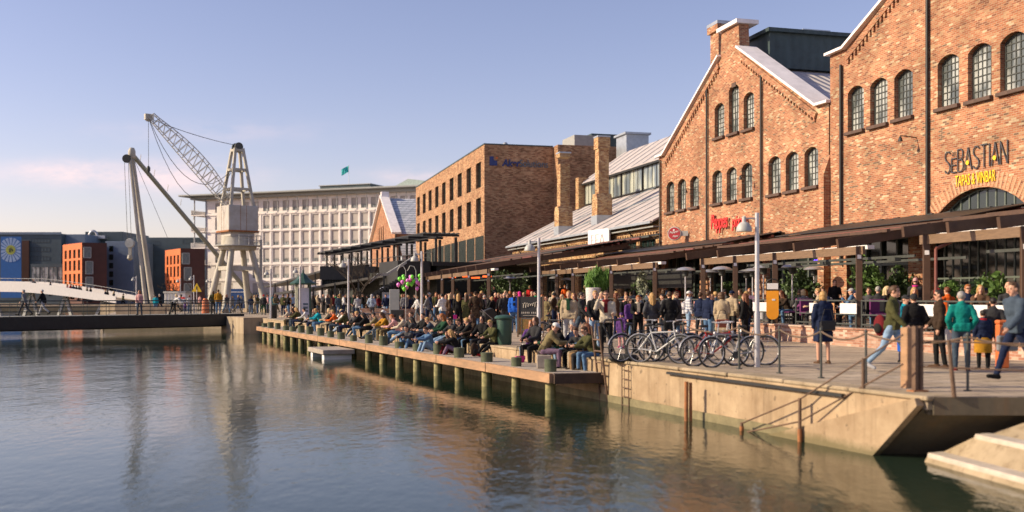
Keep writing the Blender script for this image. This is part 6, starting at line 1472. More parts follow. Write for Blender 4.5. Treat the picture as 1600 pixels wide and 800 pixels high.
# far quay objects
cb = empty('white_cabin', (px(257, 108), 108, 0), R(-8), 'white and red striped kiosk cabin across the canal', 'cabin'); MB().box(0, 2.3, 0, 1.6, 0, 1.9).build('body', M_WHITE, cb); MB().box(-.1, 2.4, -.1, 1.7, 1.9, 2.1).build('roof', M_GREYP, cb)
mb = MB()
for i in range(4): mb.box(.1+i*.35, .25+i*.35, -.05, 0, 0, 1.9)
mb.build('pilaster', M_GREYP, cb); MB().box(1.4, 2.3, -.02, 0, 1.3, 1.5).build('red_stripe', M_RED, cb)
o = empty('warning_sign', (px(307.5, 94), 94, 0), 0, 'yellow triangular warning sign on a thin pole', 'sign'); MB().tube((0, 0, 0), (0, 0, 2.2), .04).build('pole', M_STEEL, o); MB().prism([(-.45, 2.0), (.45, 2.0), (0, 2.8)], -.02, .02).build('plate', M_YEL, o)
mb = MB().prism([(-.06, 2.2), (.06, 2.2), (.04, 2.5), (-.04, 2.5)], -.03, -.021); mb.build('symbol', M_BLACK, o)
o = empty('blue_container', (px(350, 128), 128, 0), 0, 'blue steel container behind the crane legs', 'container'); MB().box(0, 2.6, 0, 2, 0, 2.5).build('body', mat('container_blue', (.03, .09, .25), .5), o); MB().box(.05, 2.55, -.03, 0, 2.05, 2.15).build('stripe', M_WHITE, o)
o = MB().lathe((0, 0, 0), [(.36, 0), (.3, 1.2), (.16, 1.4)], 10).build('orange_cover', M_ORNG, smooth=True, loc=(px(321, 92), 92, 0)); tag(o, 'upright orange covered stand beside the crane foot', 'stand')
o = MB().box(0, px(258, 90)-px(181, 90), 0, .4, 0, .62).build('parapet_wall', M_CONC, loc=(px(181, 90), 90, 0)); tag(o, 'pale concrete parapet at the foot of the derrick', 'low wall')
o = empty('quay_railing', (px(258, 88.5), 88.5, 0), 0, 'thin dark railing along the far quay below the crane', 'railing'); mb = MB(); wd = px(420, 88.5)-px(258, 88.5)
for i in range(60): mb.tube((i*wd/59, 0, 0), (i*wd/59, 0, 1.1), .018, n=4)
mb.build('bars', M_FRAME, o); MB().tube((0, 0, 1.1), (wd, 0, 1.1), .03).build('rail', M_FRAME, o)

# small lit things under the pergolas
def emis(n, col, s):
    m = bpy.data.materials.new(n); nt, nd, lk, p = nodes(m); p.inputs['Base Color'].default_value = c4(col); p.inputs['Emission Color'].default_value = c4(col); p.inputs['Emission Strength'].default_value = s; return m
M_LED = emis('blue_led', (.12, .05, 1.0), 3.0); M_IR = emis('heater_glow', (1.0, .12, .02), 1.6)
for i, (x0, x1, Y, z, lab) in enumerate(((1171, 1198, 56, 3.35, 'string of small violet blue lights behind the street lamp'), (1273, 1292, 48, 3.2, 'string of small violet blue lights before the brick pier'))):
    mb = MB(); n = 7
    for k in range(n): mb.ball((px(x0+(x1-x0)*k/(n-1), Y)-px(x0, Y), 0, 0), .045, 6, 4)
    o = empty('light_string', (px(x0, Y), Y, EZ+(HY-407)/FX*Y), 0, lab, 'lights'); mb.build('bulb_row', M_LED, o); MB().tube((0, 0, .05), (px(x1, Y)-px(x0, Y), 0, .05), .012, n=4).build('wire', M_FRAME, o)
for i, (x, y, lab) in enumerate(((706, 433, 'glowing orange bar heater, leftmost under the far pergola'), (729, 432, 'glowing orange bar heater in the middle under the far pergola'), (743, 434, 'lower glowing orange bar heater under the far pergola'), (761, 432, 'glowing orange bar heater beside the thick pergola post'))):
    Y = 76-(x-706)*.12; o = empty('bar_heater', (px(x, Y), Y, EZ+(HY-y)/FX*Y), R(-15), lab, 'heater'); MB().box(-.3, .3, -.03, .03, -.05, .05).build('glow_tube', M_IR, o); MB().box(-.33, .33, .031, .1, -.09, .12).build('housing', M_FRAME, o)
AWAY, TOW, LEFT, RIGHT = 0, 180, 90, -90
def st(x, yf, *a, **k):
    """someone standing on the promenade: x, feet row"""
    p = gnd(x, yf); return person(p, *a, **k)
# --- right foreground
st(1286, 568, AWAY+8, 'stand', 'bob', 'blond', 'coat', 'navy', 'black', 'woman with blond bob in navy coat walking away with bare legs', bottom='skirt', shoe='brown')
b_ = bag('handbag', gnd(1287, 568)+Vector((.02, -.24, .95)), C['black'], 10, 'black shoulder bag with brass buckle on the back of the navy coat')
st(1394, 582, -128, 'walk', 'short', 'brown', 'jacket', 'olive', 'pale denim', 'brown haired man in olive jacket over a lilac tee striding in pale jeans', H=1.86, shoe='pale grey', extra=[('shirt_front', 'mauve')])
bag('backpack', gnd(1378, 578)+Vector((-.0, .12, .98)), C['dark red'], -60, 'red and black backpack hanging behind the man in olive jacket', 1.05)
st(1414, 566, -150, 'stand', 'cap', 'charcoal', 'jacket', 'turquoise', 'navy', 'person in turquoise jacket and dark cap just behind the olive jacket man', H=1.66)
st(1428, 570, AWAY, 'pockets', 'beanie', 'charcoal', 'puffer', 'black', 'black', 'person in shiny black jacket with dark cap seen from behind by the timber post', H=1.68)
bag('tote_bag', gnd(1408, 570)+Vector((0, -.1, .32)), C['blue'], 30, 'blue and white carrier bag beside the timber post', .9)
st(1468, 574, 75, 'stand2', 'short', 'dark', 'jacket', 'dark brown', 'black', 'man in glasses and long black brown jacket facing left', H=1.78, extra=[('sunglasses', 'black')], shoe='brown')
st(1502, 579, AWAY-12, 'pockets', 'short', 'grey', 'jacket', 'teal', 'slate', 'woman with short grey hair in bright teal jacket seen from behind', H=1.74, shoe='dark red')
bag('tote_bag', gnd(1482, 574)+Vector((0, -.1, .52)), C['white'], 20, 'white carrier bag beside the woman in teal jacket', 1.0)
kid = st(1536, 577, AWAY, 'stand', 'short', 'dark', 'puffer', 'navy', 'black', 'child in navy top with mustard skirt and red scarf seen from behind', H=1.32, bottom='trousers', extra=[('scarf', 'red')])
o = MB().lathe((0, 0, 0), [(.25, .5), (.24, .86), (.19, .95)], 16).build('skirt', M_CLOTH, kid, True); o.color = c4(C['mustard']); o.scale = (1, .8, 1)
st(1588, 596, 105, 'walk2', 'short', 'brown', 'puffer', 'slate', 'navy', 'large man in dark slate padded jacket striding in at the right edge', H=1.9)
bag('handbag', gnd(1566, 592)+Vector((0, -.2, .75)), C['grey'], 20, 'big grey satchel swinging at the hip of the striding man', 1.3)
o = MB().box(-.12, .12, -.1, .1, 0, .62).box(-.13, .13, -.11, .11, .62, .68).build('litter_bin', M_ORNG, bevel=.02, loc=gnd(1566, 575)+Vector((0, 0, .6))) ; o.location.z = 0.0; o.scale = (1, 1, 1.6); tag(o, 'upright orange bin standing behind the striding man', 'bin')
st(1552, 573, -20, 'pockets', 'short', 'dark', 'jacket', 'charcoal', 'dark grey', 'dark clad person half hidden behind the striding man', H=1.6)
# --- centre, from right to left
R2 = [(1164, 536, 60, 'stand', 'long', 'auburn', 'jacket', 'black', 'black', 'woman with long auburn hair in black left of the lamp pole', 1.72, None), (1143, 531, TOW-10, 'pockets', 'short', 'grey', 'jacket', 'navy', 'black', 'man in sunglasses and dark navy sweater facing the camera', 1.8, [('sunglasses', 'black')]),
      (1128, 543, -25, 'stand2', 'bob', 'brown', 'coat', 'beige', 'slate', 'woman in beige hooded trench coat with a rust handbag', 1.76, None), (1107, 542, -55, 'stand', 'short', 'brown', 'jacket', 'navy', 'denim', 'man in navy jacket and jeans before the red bicycle', 1.8, None), (1118, 530, 20, 'pockets', 'short', 'blond', 'jacket', 'slate', 'slate', 'man in slate grey jacket behind the beige trench coat', 1.8, None),
      (1076, 524, -85, 'stand', 'cap', 'white', 'jacket', 'check', 'pale denim', 'person in white cap and blue white checked shirt', 1.84, None), (1046, 541, AWAY, 'pockets', 'short', 'brown', 'coat', 'black', 'slate', 'man in long black coat seen from behind between blonde women', 1.78, None), (1055, 528, -40, 'stand', 'long', 'pale blond', 'jacket', 'charcoal', 'black', 'woman with pale blond hair right of the long black coat', 1.74, None),
      (1019, 540, AWAY+10, 'pockets', 'long', 'blond', 'jacket', 'dark grey', 'black', 'woman with long blond hair in dark grey jacket over the bicycles', 1.74, None), (997, 537, TOW, 'hold', 'short', 'ginger', 'jacket', 'black', 'black', 'ginger woman with cream scarf and mauve top', 1.66, [('scarf', 'cream'), ('shirt_front', 'mauve')]), (984, 530, -150, 'stand', 'bob', 'brown', 'puffer', 'purple', 'black', 'person in purple jacket behind the small child', 1.55, None),
      (971, 543, 150, 'stand', 'beanie', 'purple', 'coat', 'purple', 'pale pink', 'small child in purple hat and purple coat with pink boots', 1.1, None), (947, 553, 172, 'phone', 'short', 'brown', 'jacket', 'cream', 'black', 'man in cream jacket and sunglasses raising a phone to his ear', 1.78, [('sunglasses', 'black'), ('scarf', 'dark red')]),
      (930, 546, TOW, 'stand2', 'short', 'blond', 'jacket', 'black', 'pale denim', 'man in printed black jacket and pale jeans', 1.8, [('shirt_front', 'dark grey')]), (940, 535, 170, 'stand', 'short', 'pale blond', 'jacket', 'pale grey', 'black', 'pale haired man peering behind the printed black jacket', 1.78, None), (907, 538, -110, 'walk', 'short', 'dark', 'jacket', 'charcoal', 'slate', 'man in charcoal jacket striding behind the beige jacket', 1.76, None),
      (889, 541, 165, 'stand', 'short', 'blond', 'jacket', 'beige', 'pale grey', 'young man in beige jacket and pale trousers', 1.8, [('scarf', 'dark green')]), (898, 533, 140, 'pockets', 'bob', 'auburn', 'jacket', 'black', 'charcoal', 'woman in black standing right behind the beige jacket', 1.72, None), (848, 516, 150, 'hold', 'long', 'ginger', 'coat', 'navy', 'black', 'woman with ginger hair and mustard scarf just right of the lamp', 1.7, [('scarf', 'mustard')]),
      (865, 508, AWAY, 'stand', 'long', 'pale blond', 'coat', 'cream', 'black', 'tall blonde in long cream coat seen from behind', 1.86, None), (804, 520, 172, 'stand', 'short', 'brown', 'puffer', 'blue', 'denim', 'man in bright blue jacket and jeans', 1.84, [('scarf', 'black')]), (788, 514, 20, 'pockets', 'bald', 'grey', 'jacket', 'charcoal', 'dark grey', 'bald man in charcoal jacket beside the bright blue jacket', 1.78, None),
      (770, 512, 60, 'hold', 'bob', 'blond', 'puffer', 'black', 'black', 'person in black padded jacket bending over a pushchair', 1.6, None), (743, 515, AWAY, 'pockets', 'cap', 'dark brown', 'coat', 'dark brown', 'denim', 'man in long dark brown coat and flat cap from behind', 1.85, None), (729, 512, AWAY-15, 'stand', 'long', 'brown', 'coat', 'olive', 'charcoal', 'brown haired woman in dark olive coat', 1.72, None),
      (716, 511, AWAY+5, 'stand', 'long', 'blond', 'jacket', 'black', 'black', 'golden blonde in black jacket from behind', 1.75, None), (703, 510, AWAY-8, 'pockets', 'long', 'pale blond', 'coat', 'black', 'charcoal', 'pale blonde in black coat from behind', 1.74, None), (687, 507, 168, 'hold', 'long', 'auburn', 'coat', 'black', 'black', 'curly auburn woman in black coat with long dark red scarf', 1.72, [('scarf', 'dark red')]),
      (672, 506, 95, 'walk', 'short', 'grey', 'jacket', 'navy', 'slate', 'grey haired man in navy jacket walking left', 1.82, None), (757, 505, 10, 'stand', 'long', 'ginger', 'jacket', 'brown', 'black', 'ginger woman in brown between dark coats', 1.7, None), (603, 497, 175, 'walk', 'short', 'dark', 'jacket', 'navy', 'denim', 'man in dark navy jacket walking towards the camera by the brick planter', 1.76, None),
      (581, 500, AWAY, 'pockets', 'hood', 'pale grey', 'puffer', 'pale blue', 'dark grey', 'person in pale blue hooded jacket', 1.74, None), (590, 494, AWAY+20, 'stand', 'bob', 'brown', 'jacket', 'charcoal', 'black', 'dark clad woman right of the pale blue hood', 1.72, None), (559, 501, 30, 'hold', 'short', 'brown', 'jacket', 'pale grey', 'slate', 'man in pale grey hooded top leaning over bicycles', 1.7, None),
      (554, 491, TOW, 'stand', 'bob', 'auburn', 'jacket', 'dark green', 'black', 'woman in dark green behind the pale grey top', 1.74, None), (524.5, 490, AWAY, 'pockets', 'short', 'dark', 'jacket', 'green', 'black', 'person in vivid green jacket', 1.8, None), (514, 493, 15, 'stand', 'long', 'pale blond', 'coat', 'tan', 'black', 'woman in tan fur coat left of the green jacket', 1.72, None), (531, 489, -20, 'stand', 'long', 'blond', 'jacket', 'khaki', 'black', 'tall blonde right of the green jacket', 1.82, None),
      (497, 492, 160, 'crossed', 'bob', 'brown', 'jacket', 'black', 'black', 'woman in black, first right of the green kiosk', 1.74, None), (505, 489, -100, 'stand', 'short', 'auburn', 'jacket', 'charcoal', 'black', 'man in charcoal, second right of the green kiosk', 1.76, None), (489, 494, -30, 'stand2', 'long', 'dark', 'coat', 'black', 'charcoal', 'long haired woman touching the right side of the kiosk', 1.7, None), (540, 492, TOW, 'pockets', 'short', 'brown', 'jacket', 'dark brown', 'black', 'man in dark brown jacket close to the lamp by the bare tree', 1.74, None),
      (457.5, 488, 160, 'stand', 'bob', 'brown', 'jacket', 'pale blue', 'navy', 'person in pale blue shirt left of the green kiosk', 1.74, None), (450, 490, TOW, 'pockets', 'short', 'dark', 'jacket', 'mustard', 'black', 'person in dark mustard jacket left of the kiosk', 1.76, None), (442, 489, 20, 'stand', 'short', 'brown', 'jacket', 'black', 'black', 'man in black between lamp and mustard jacket', 1.76, None), (433, 488, -40, 'walk', 'bob', 'dark', 'jacket', 'dark brown', 'charcoal', 'woman in dark brown right of the turquoise jacket', 1.7, None),
      (425, 486, 10, 'stand', 'cap', 'pale grey', 'puffer', 'turquoise', 'black', 'person in turquoise jacket near the crane', 1.74, None), (412, 492, AWAY, 'stand2', 'beanie', 'red', 'jacket', 'charcoal', 'dark green', 'person in red hat and charcoal jacket beside the crane leg', 1.74, None), (418, 489, -60, 'stand', 'short', 'ginger', 'jacket', 'pale pink', 'navy', 'person in pale pink top right of the crane leg', 1.72, None),
      (637, 497, 170, 'stand', 'bob', 'dark', 'jacket', 'dark red', 'black', 'woman in dark red top under the left balloons', 1.74, None), (648, 494, 190, 'stand', 'short', 'brown', 'jacket', 'charcoal', 'black', 'dark clad balloon seller under the right balloons', 1.74, None)]
for x, yf, f, ps, h, hc, tp, tc, lc, lab, H_, ex in R2: st(x, yf, f, ps, h, hc, tp, tc, lc, lab, H=H_, extra=ex, shoe='pink' if 'pink boots' in lab else random.choice(['black', 'brown', 'dark grey']))
bag('handbag', gnd(1127, 545)+Vector((-.02, -.28, .82)), (.30, .07, .03), 5, 'rust red handbag hanging over the beige trench coat', 1.05)
bag('handbag', gnd(861, 510)+Vector((-.3, -.1, .95)), C['charcoal'], 5, 'dark handbag beside the long cream coat', 1.0)
bag('tote_bag', gnd(716, 512)+Vector((-.15, -.2, .45)), C['pink'], 5, 'small pink bag between the two blondes', .6)
# pushchair
o = empty('pushchair', gnd(764, 514), R(20), 'black pushchair among the standing crowd', 'pushchair')
MB().prism([(-.3, .35), (.3, .35), (.38, .75), (.1, 1.05), (-.3, .9)], -.22, .22).build('seat', M_BLACK, o, bevel=.04)
for x in (-.28, .3):
    for y in (-.22, .22): MB().lathe((x, y, .12), [(.12, -.02), (.12, .02)], 14, Matrix.Rotation(R(90), 4, 'X')).build('wheel', M_RUBBER, o)
MB().path([(-.28, -.22, .12), (.1, -.22, .5), (-.5, -.22, 1.0), (-.5, .22, 1.0), (.1, .22, .5), (-.28, .22, .12)], .014).build('frame', M_STEEL, o)
# --- seated along the quay edge, feet on the jetty
def edge(x, off=.12): Y = (QC+off*.918)/((x-800)/FX-QD); return quay(Y, off)
FQ = math.degrees(math.atan2(.918, -.396))       # facing the water
SEATED = [(453, 'sit_lean', 'short', 'pale blond', 'jacket', 'cream', 'khaki', 'fair person in cream, first seated by the crane end'), (466, 'sit_lean', 'bob', 'brown', 'jacket', 'dark brown', 'slate', 'seated person in dark brown, second from the crane end'), (478, 'sit_legs', 'short', 'dark', 'tee', 'white', 'black', 'dark haired man in white shirt seated with legs out'), (489, 'sit', 'long', 'auburn', 'jacket', 'charcoal', 'navy', 'auburn haired woman seated left of the green sweater'),
          (495, 'sit', 'short', 'dark', 'tee', 'dark green', 'charcoal', 'person in dark green sweater seated on the edge'), (503, 'sit_lean', 'bob', 'blond', 'jacket', 'turquoise', 'denim', 'blond person in turquoise seated with jeans'), (514, 'sit', 'long', 'pale blond', 'coat', 'beige', 'beige', 'pale blonde in beige seated beside the orange top'), (528, 'sit_lean', 'short', 'blond', 'tee', 'orange', 'slate', 'seated person in bright orange top'),
          (537, 'sit_legs', 'bob', 'pale blond', 'tee', 'white', 'pale blue', 'seated woman in white right of the orange top'), (547, 'sit_lean', 'cap', 'navy', 'jacket', 'olive', 'navy', 'seated man in olive jacket and navy cap'), (556, 'sit_legs', 'short', 'dark', 'jacket', 'dark grey', 'slate', 'seated man in dark grey beside the navy cap'), (566, 'sit_lean', 'short', 'blond', 'puffer', 'black', 'denim', 'blond person in black padded jacket seated in jeans'),
          (588, 'sit_legs', 'short', 'dark', 'jacket', 'khaki', 'slate', 'man in khaki jacket seated with a reclining neighbour'), (599, 'sit', 'beanie', 'white', 'jacket', 'dark grey', 'slate', 'seated person in white woolly hat'), (608, 'sit_lean', 'long', 'brown', 'jacket', 'mustard', 'khaki', 'long haired seated woman in mustard'), (622, 'sit_lean', 'short', 'ginger', 'tee', 'pale pink', 'denim', 'ginger seated person in pale pink'),
          (633, 'sit_legs', 'short', 'dark', 'jacket', 'cream', 'pale denim', 'dark haired man in cream jacket seated sideways'), (645, 'sit', 'short', 'brown', 'jacket', 'charcoal', 'denim', 'seated man in charcoal left of the long dark hair'), (656, 'sit_lean', 'long', 'dark', 'jacket', 'dark grey', 'charcoal', 'seated woman with long dark hair in dark grey leather'), (688, 'sit', 'long', 'dark', 'jacket', 'black', 'black', 'dark haired woman in black seated behind the auburn one'),
          (699, 'sit_legs', 'long', 'ginger', 'jacket', 'dark green', 'pale denim', 'ginger long haired woman seated in pale jeans'), (728, 'sit_lean', 'short', 'brown', 'jacket', 'black', 'denim', 'brown haired man in black seated in blue jeans'), (746, 'sit_lean', 'short', 'blond', 'puffer', 'black', 'denim', 'blond man in black padded jacket seated in jeans'), (775, 'sit_legs', 'short', 'blond', 'jacket', 'olive', 'black', 'man in dark olive jacket seated with red shoes stretched out'),
          (829, 'sit', 'long', 'ginger', 'jacket', 'purple', 'denim', 'ginger woman in purple jacket seated in jeans'), (838, 'sit', 'bob', 'brown', 'jacket', 'charcoal', 'black', 'dark clad person seated right of the purple jacket'), (866, 'sit', 'short', 'brown', 'jacket', 'black', 'charcoal', 'man in black seated right behind the white cap'), (884, 'sit_lean', 'long', 'dark', 'jacket', 'black', 'pale denim', 'woman with very long black hair hunched in pale jeans'), (907, 'sit_lean', 'short', 'brown', 'jacket', 'charcoal', 'beige', 'brown haired person in charcoal seated left of the couple'),
          (916, 'sit', 'bob', 'brown', 'tee', 'denim', 'tan', 'woman in denim shirt seated beside the olive jacket'), (930, 'sit_lean', 'short', 'brown', 'puffer', 'olive', 'denim', 'man in olive padded jacket and sunglasses at the end of the row')]
SEATED += [(459, 'sit', 'short', 'dark', 'jacket', 'charcoal', 'black', 'dark person tucked between the first two seated by the crane end'), (472, 'sit_lean', 'long', 'blond', 'jacket', 'olive', 'navy', 'blonde in olive seated left of the white shirt'), (521, 'sit_lean', 'short', 'brown', 'jacket', 'black', 'charcoal', 'person in black between beige coat and orange top'), (542, 'sit', 'long', 'brown', 'jacket', 'dark brown', 'charcoal', 'long haired person in dark brown left of the navy cap'),
          (577, 'sit_lean', 'long', 'dark', 'puffer', 'black', 'black', 'dark haired person in black right of the black padded jacket'), (615, 'sit', 'short', 'dark', 'jacket', 'navy', 'black', 'dark haired person in navy between mustard and pale pink'), (664, 'sit', 'short', 'dark', 'jacket', 'black', 'navy', 'man in black seated right of the long dark hair'), (678, 'sit_lean', 'short', 'blond', 'jacket', 'slate', 'denim', 'fair person in slate seated left of the black clad woman'),
          (712, 'sit_lean', 'short', 'brown', 'jacket', 'charcoal', 'black', 'short haired person in charcoal right of the ginger long hair'), (737, 'sit', 'long', 'brown', 'jacket', 'dark brown', 'black', 'long haired woman in dark brown between two men in black'), (757, 'sit', 'bob', 'dark', 'coat', 'black', 'charcoal', 'dark bobbed woman in black beside the blond padded man'), (875, 'sit_lean', 'cap', 'charcoal', 'jacket', 'dark green', 'slate', 'capped man in dark green left of the very long black hair'), (896, 'sit', 'short', 'grey', 'jacket', 'navy', 'black', 'grey haired man in navy right of the very long black hair'), (922, 'sit', 'long', 'auburn', 'jacket', 'brown', 'charcoal', 'auburn haired woman in brown wedged beside the olive padded man')]
for i, (x, ps, h, hc, tp, tc, lc, lab) in enumerate(SEATED):
    p = edge(x+random.uniform(-2.5, 2.5), random.uniform(.04, .3)); p.z = -.36; pp = ps
    person(p, FQ+random.uniform(-42, 42), pp, h, hc, tp, tc, lc, lab, H=random.uniform(1.62, 1.86), shoe='red' if 'red shoes' in lab else random.choice(['black', 'white', 'dark brown', 'grey']), extra=[('sunglasses', 'black')] if 'sunglasses' in lab else None)
# on the jetty itself
def onjet(x, off): Y = (12.6+.916*off)/((x-800)/FX+.437); q = JX(Y, off-.4*.0); return Vector((px(x, Y), Y, -.355))
person(onjet(849, .75), FQ+150, 'sit_lean', 'cap', 'white', 'jacket', 'khaki', 'mauve', 'person in white cap, khaki jacket and mauve trousers facing the row', H=1.8); 
o = MB().box(-.2, .2, -.16, .16, 0, .36).build('timber_block', M_PLANK, bevel=.02, loc=onjet(850, .7)); tag(o, 'low timber block under the person in white cap', 'block')
person(onjet(716, .85), FQ-20, 'sit_floor', 'long', 'blond', 'jacket', 'black', 'mauve', 'golden blonde sitting low on the jetty planks', H=1.65); person(onjet(706, .8), FQ+30, 'sit_floor', 'bob', 'auburn', 'jacket', 'charcoal', 'dark red', 'small person in charcoal sitting low beside the golden blonde', H=1.5)
person(onjet(676, .8), FQ+10, 'sit_floor', 'short', 'brown', 'jacket', 'denim', 'pale denim', 'person in denim sitting low on the planks', H=1.7); person(onjet(641, .75), FQ+40, 'sit_floor', 'short', 'dark', 'jacket', 'dark grey', 'denim', 'man in dark grey sitting low near the third quarter of the jetty', H=1.7)
bag('tote_bag', onjet(604, .6)+Vector((0, 0, .01)), C['slate'], 20, 'dark blue bag standing on the jetty', .8); bag('backpack', onjet(741, .9)+Vector((0, 0, .23)), C['dark brown'], 40, 'dark brown backpack lying among the seated row')
bag('handbag', onjet(812, .75)+Vector((0, 0, .16)), C['pink'], 30, 'pink and black bag by the feet of the purple jacket', .8)
for x, lab in ((822, 'white paper cup beside the purple jacket'), (890, 'white paper cup beside the very long black hair')):
    o = MB().lathe((0, 0, 0), [(.03, 0), (.042, .11), (.045, .115)], 10).build('paper_cup', M_WHITE, smooth=True, loc=quay((QC+.4)/((x-800)/FX-QD), .35)); tag(o, lab, 'cup')
# --- people on the bridges and the far quay
for (x, t, f, ps, h, hc, tp, tc, lc, lab, H_) in ((38, 1.2, 92, 'walk', 'short', 'grey', 'jacket', 'grey', 'dark grey', 'man in grey walking on the left of the dark footbridge', 1.8), (67, 1.6, 88, 'walk2', 'short', 'white', 'jacket', 'black', 'pale grey', 'white haired man in black walking on the dark footbridge', 1.82), (218, 1.3, 170, 'stand2', 'long', 'ginger', 'jacket', 'pale pink', 'slate', 'woman in pale pink standing at the footbridge rail below the derrick', 1.78),
        (271, 1.2, -100, 'bend', 'short', 'dark', 'tee', 'white', 'black', 'man in white shirt bending down on the footbridge', 1.82), (289, 1.4, -60, 'stand', 'short', 'dark', 'jacket', 'purple', 'navy', 'small child in purple on the footbridge', 1.0), (341, 1.0, 10, 'stand', 'short', 'brown', 'jacket', 'mustard', 'denim', 'man in mustard jacket on the footbridge before the crane leg', 1.86), (333, 1.5, 15, 'pockets', 'bob', 'brown', 'jacket', 'olive', 'charcoal', 'person in dark olive beside the mustard jacket on the footbridge', 1.76)):
    person(onbridge(x, t), f, ps, h, hc, tp, tc, lc, lab, H=H_)
rq = random.Random(21)
used = {}
def uniq(zone, fmt, tcs, hcs):
    for _ in range(400):
        tc, (h, hc) = rq.choice(tcs), rq.choice(hcs)
        lab = fmt.format(tc=tc, hair={'bald': 'bald', 'short': hc+' haired', 'bob': hc+' bobbed', 'long': 'long haired '+hc, 'tail': hc+' ponytailed', 'cap': hc+' capped', 'beanie': hc+' hatted', 'hood': hc+' hooded'}[h])
        if lab not in used and lab not in LABELS: used[lab] = 1; return tc, h, hc, lab
    return tc, h, hc, lab+' '+str(len(used))
TCS = ['black', 'charcoal', 'dark grey', 'navy', 'dark brown', 'olive', 'black', 'slate', 'grey', 'beige', 'charcoal', 'navy', 'dark grey', 'white', 'dark red', 'denim', 'khaki', 'brown', 'dark brown', 'black']
HCS = [('short', 'brown'), ('short', 'dark'), ('short', 'blond'), ('short', 'grey'), ('bob', 'blond'), ('bob', 'brown'), ('bob', 'dark'), ('long', 'blond'), ('long', 'brown'), ('long', 'pale blond'), ('long', 'auburn'), ('bob', 'auburn'), ('tail', 'brown'), ('tail', 'blond'), ('cap', 'navy'), ('beanie', 'charcoal'), ('bald', 'grey'), ('long', 'ginger')]
# people behind the parapet of the arched bridge
for i, x in enumerate((12, 46, 80, 87, 92, 99, 104, 108, 120, 127, 156, 160, 172, 190)):
    y = wbz(x); zt = EZ+(HY-y)/FX*116; tc, h, hc, lab = uniq('arch', ['{hair} person in {tc} on the arched bridge, %s' % s for s in ('at its far left', 'near its middle', 'towards its right end')][0 if x < 60 else 1 if x < 140 else 2], TCS[:8]+['white', 'red', 'pale pink'], HCS)
    person(ab.location+Matrix.Rotation(R(-20), 3, 'Z') @ Vector((px(x, 116)-ab.location.x, 2, zt-1.42)), rq.choice((90, -90, 180)), rq.choice(('stand', 'walk', 'pockets')), h, hc, 'jacket', tc, 'black', lab, H=rq.uniform(1.62, 1.8))
# far quay crowd behind the crane
k_ = 0
for x in (243, 250, 276, 296, 312, 326, 348, 354, 363, 372, 377, 384, 389, 392, 398, 402, 407):
    Y = rq.uniform(93, 108) if x < 290 else rq.uniform(90, 112); nm = 'left of the white cabin' if x < 255 else 'between cabin and warning triangle' if x < 330 else 'under the crane' if x < 385 else 'right behind the crane legs'
    tc, h, hc, lab = uniq('far', '{hair} person in {tc} on the far quay '+nm, TCS+['orange', 'mustard', 'turquoise', 'pale pink', 'white', 'red'], HCS)
    person(Vector((px(x, Y), Y, 0)), rq.uniform(0, 360), rq.choice(('stand', 'walk', 'pockets', 'stand2', 'walk2')), h, hc, 'jacket', tc, rq.choice(['black', 'denim', 'navy', 'khaki']), lab, H=rq.uniform(1.6, 1.82))
# crowd round the kiosk, far terrace and promenade background
for (x0, x1, Y0_, Y1_, n, nm) in ((486, 548, 80, 96, 8, 'behind the green jacket'), (548, 612, 74, 92, 8, 'near the menu board'), (612, 640, 70, 84, 6, 'left of the balloons'), (650, 700, 57.5, 66, 7, 'behind the navy walker'), (700, 770, 51, 58, 9, 'behind the two blondes'), (690, 700, 52, 56, 2, 'behind the red scarf'), (770, 800, 49, 58, 5, 'behind the blue jacket'), (850, 903, 45, 52, 5, 'behind the beige jacket'), (952, 1060, 37.5, 41, 6, 'behind the bicycles'), (1084, 1175, 36.3, 38, 5, 'before the red banners'), (427, 455, 78, 90, 3, 'left of the kiosk')):
    for i in range(n):
        x = x0+(x1-x0)*(i+rq.uniform(.2, .8))/n; Y = rq.uniform(Y0_, Y1_); tc, h, hc, lab = uniq(nm, '{hair} person in {tc} standing '+nm, TCS, HCS)
        person(Vector((px(x, Y), Y, 0)), rq.uniform(0, 360), rq.choice(('stand', 'walk', 'pockets', 'stand2', 'hold', 'crossed')), h, hc, rq.choice(('jacket', 'jacket', 'coat', 'puffer')), tc, rq.choice(['black', 'denim', 'navy', 'charcoal', 'slate']), lab, H=rq.uniform(1.62, 1.84))
# --- the terrace: seated guests, chairs and tables
ch0 = None
def chair(p, rz, z):
    global ch0
    if ch0 is None:
        mb = MB(); mb.box(-.22, .22, -.22, .22, .42, .46); mb.box(-.22, .22, -.25, -.21, .55, .88)
        for x in (-.2, .2):
            for y in (-.2, .2): mb.beam((x, y, 0), (x, y, .42 if y > 0 else .9), .03, .03)
        ch0 = mb.build('terrace_chair', M_BLACK); o = ch0
    else: o = ch0.copy(); COL.objects.link(o)
    o.location = (p.x, p.y, z); o.rotation_euler.z = R(rz); tag(o, 'plain black cafe chair on the raised terrace', 'chair', 'black cafe chairs on the terrace'); return o
tb0 = None
def table(p, z):
    global tb0
    if tb0 is None:
        tb0 = empty('cafe_table'); MB().lathe((0, 0, .7), [(.38, 0), (.38, .03)], 20).build('table_top', M_PERG2, tb0); MB().tube((0, 0, 0), (0, 0, .7), .035).build('leg', M_FRAME, tb0); MB().lathe((0, 0, 0), [(.24, 0), (.22, .03)], 14).build('foot', M_FRAME, tb0); o = tb0
    else: o = copy_tree(tb0)
    o.location = (p.x, p.y, z); tag(o, 'round brown cafe table on the raised terrace', 'table', 'round cafe tables on the terrace')
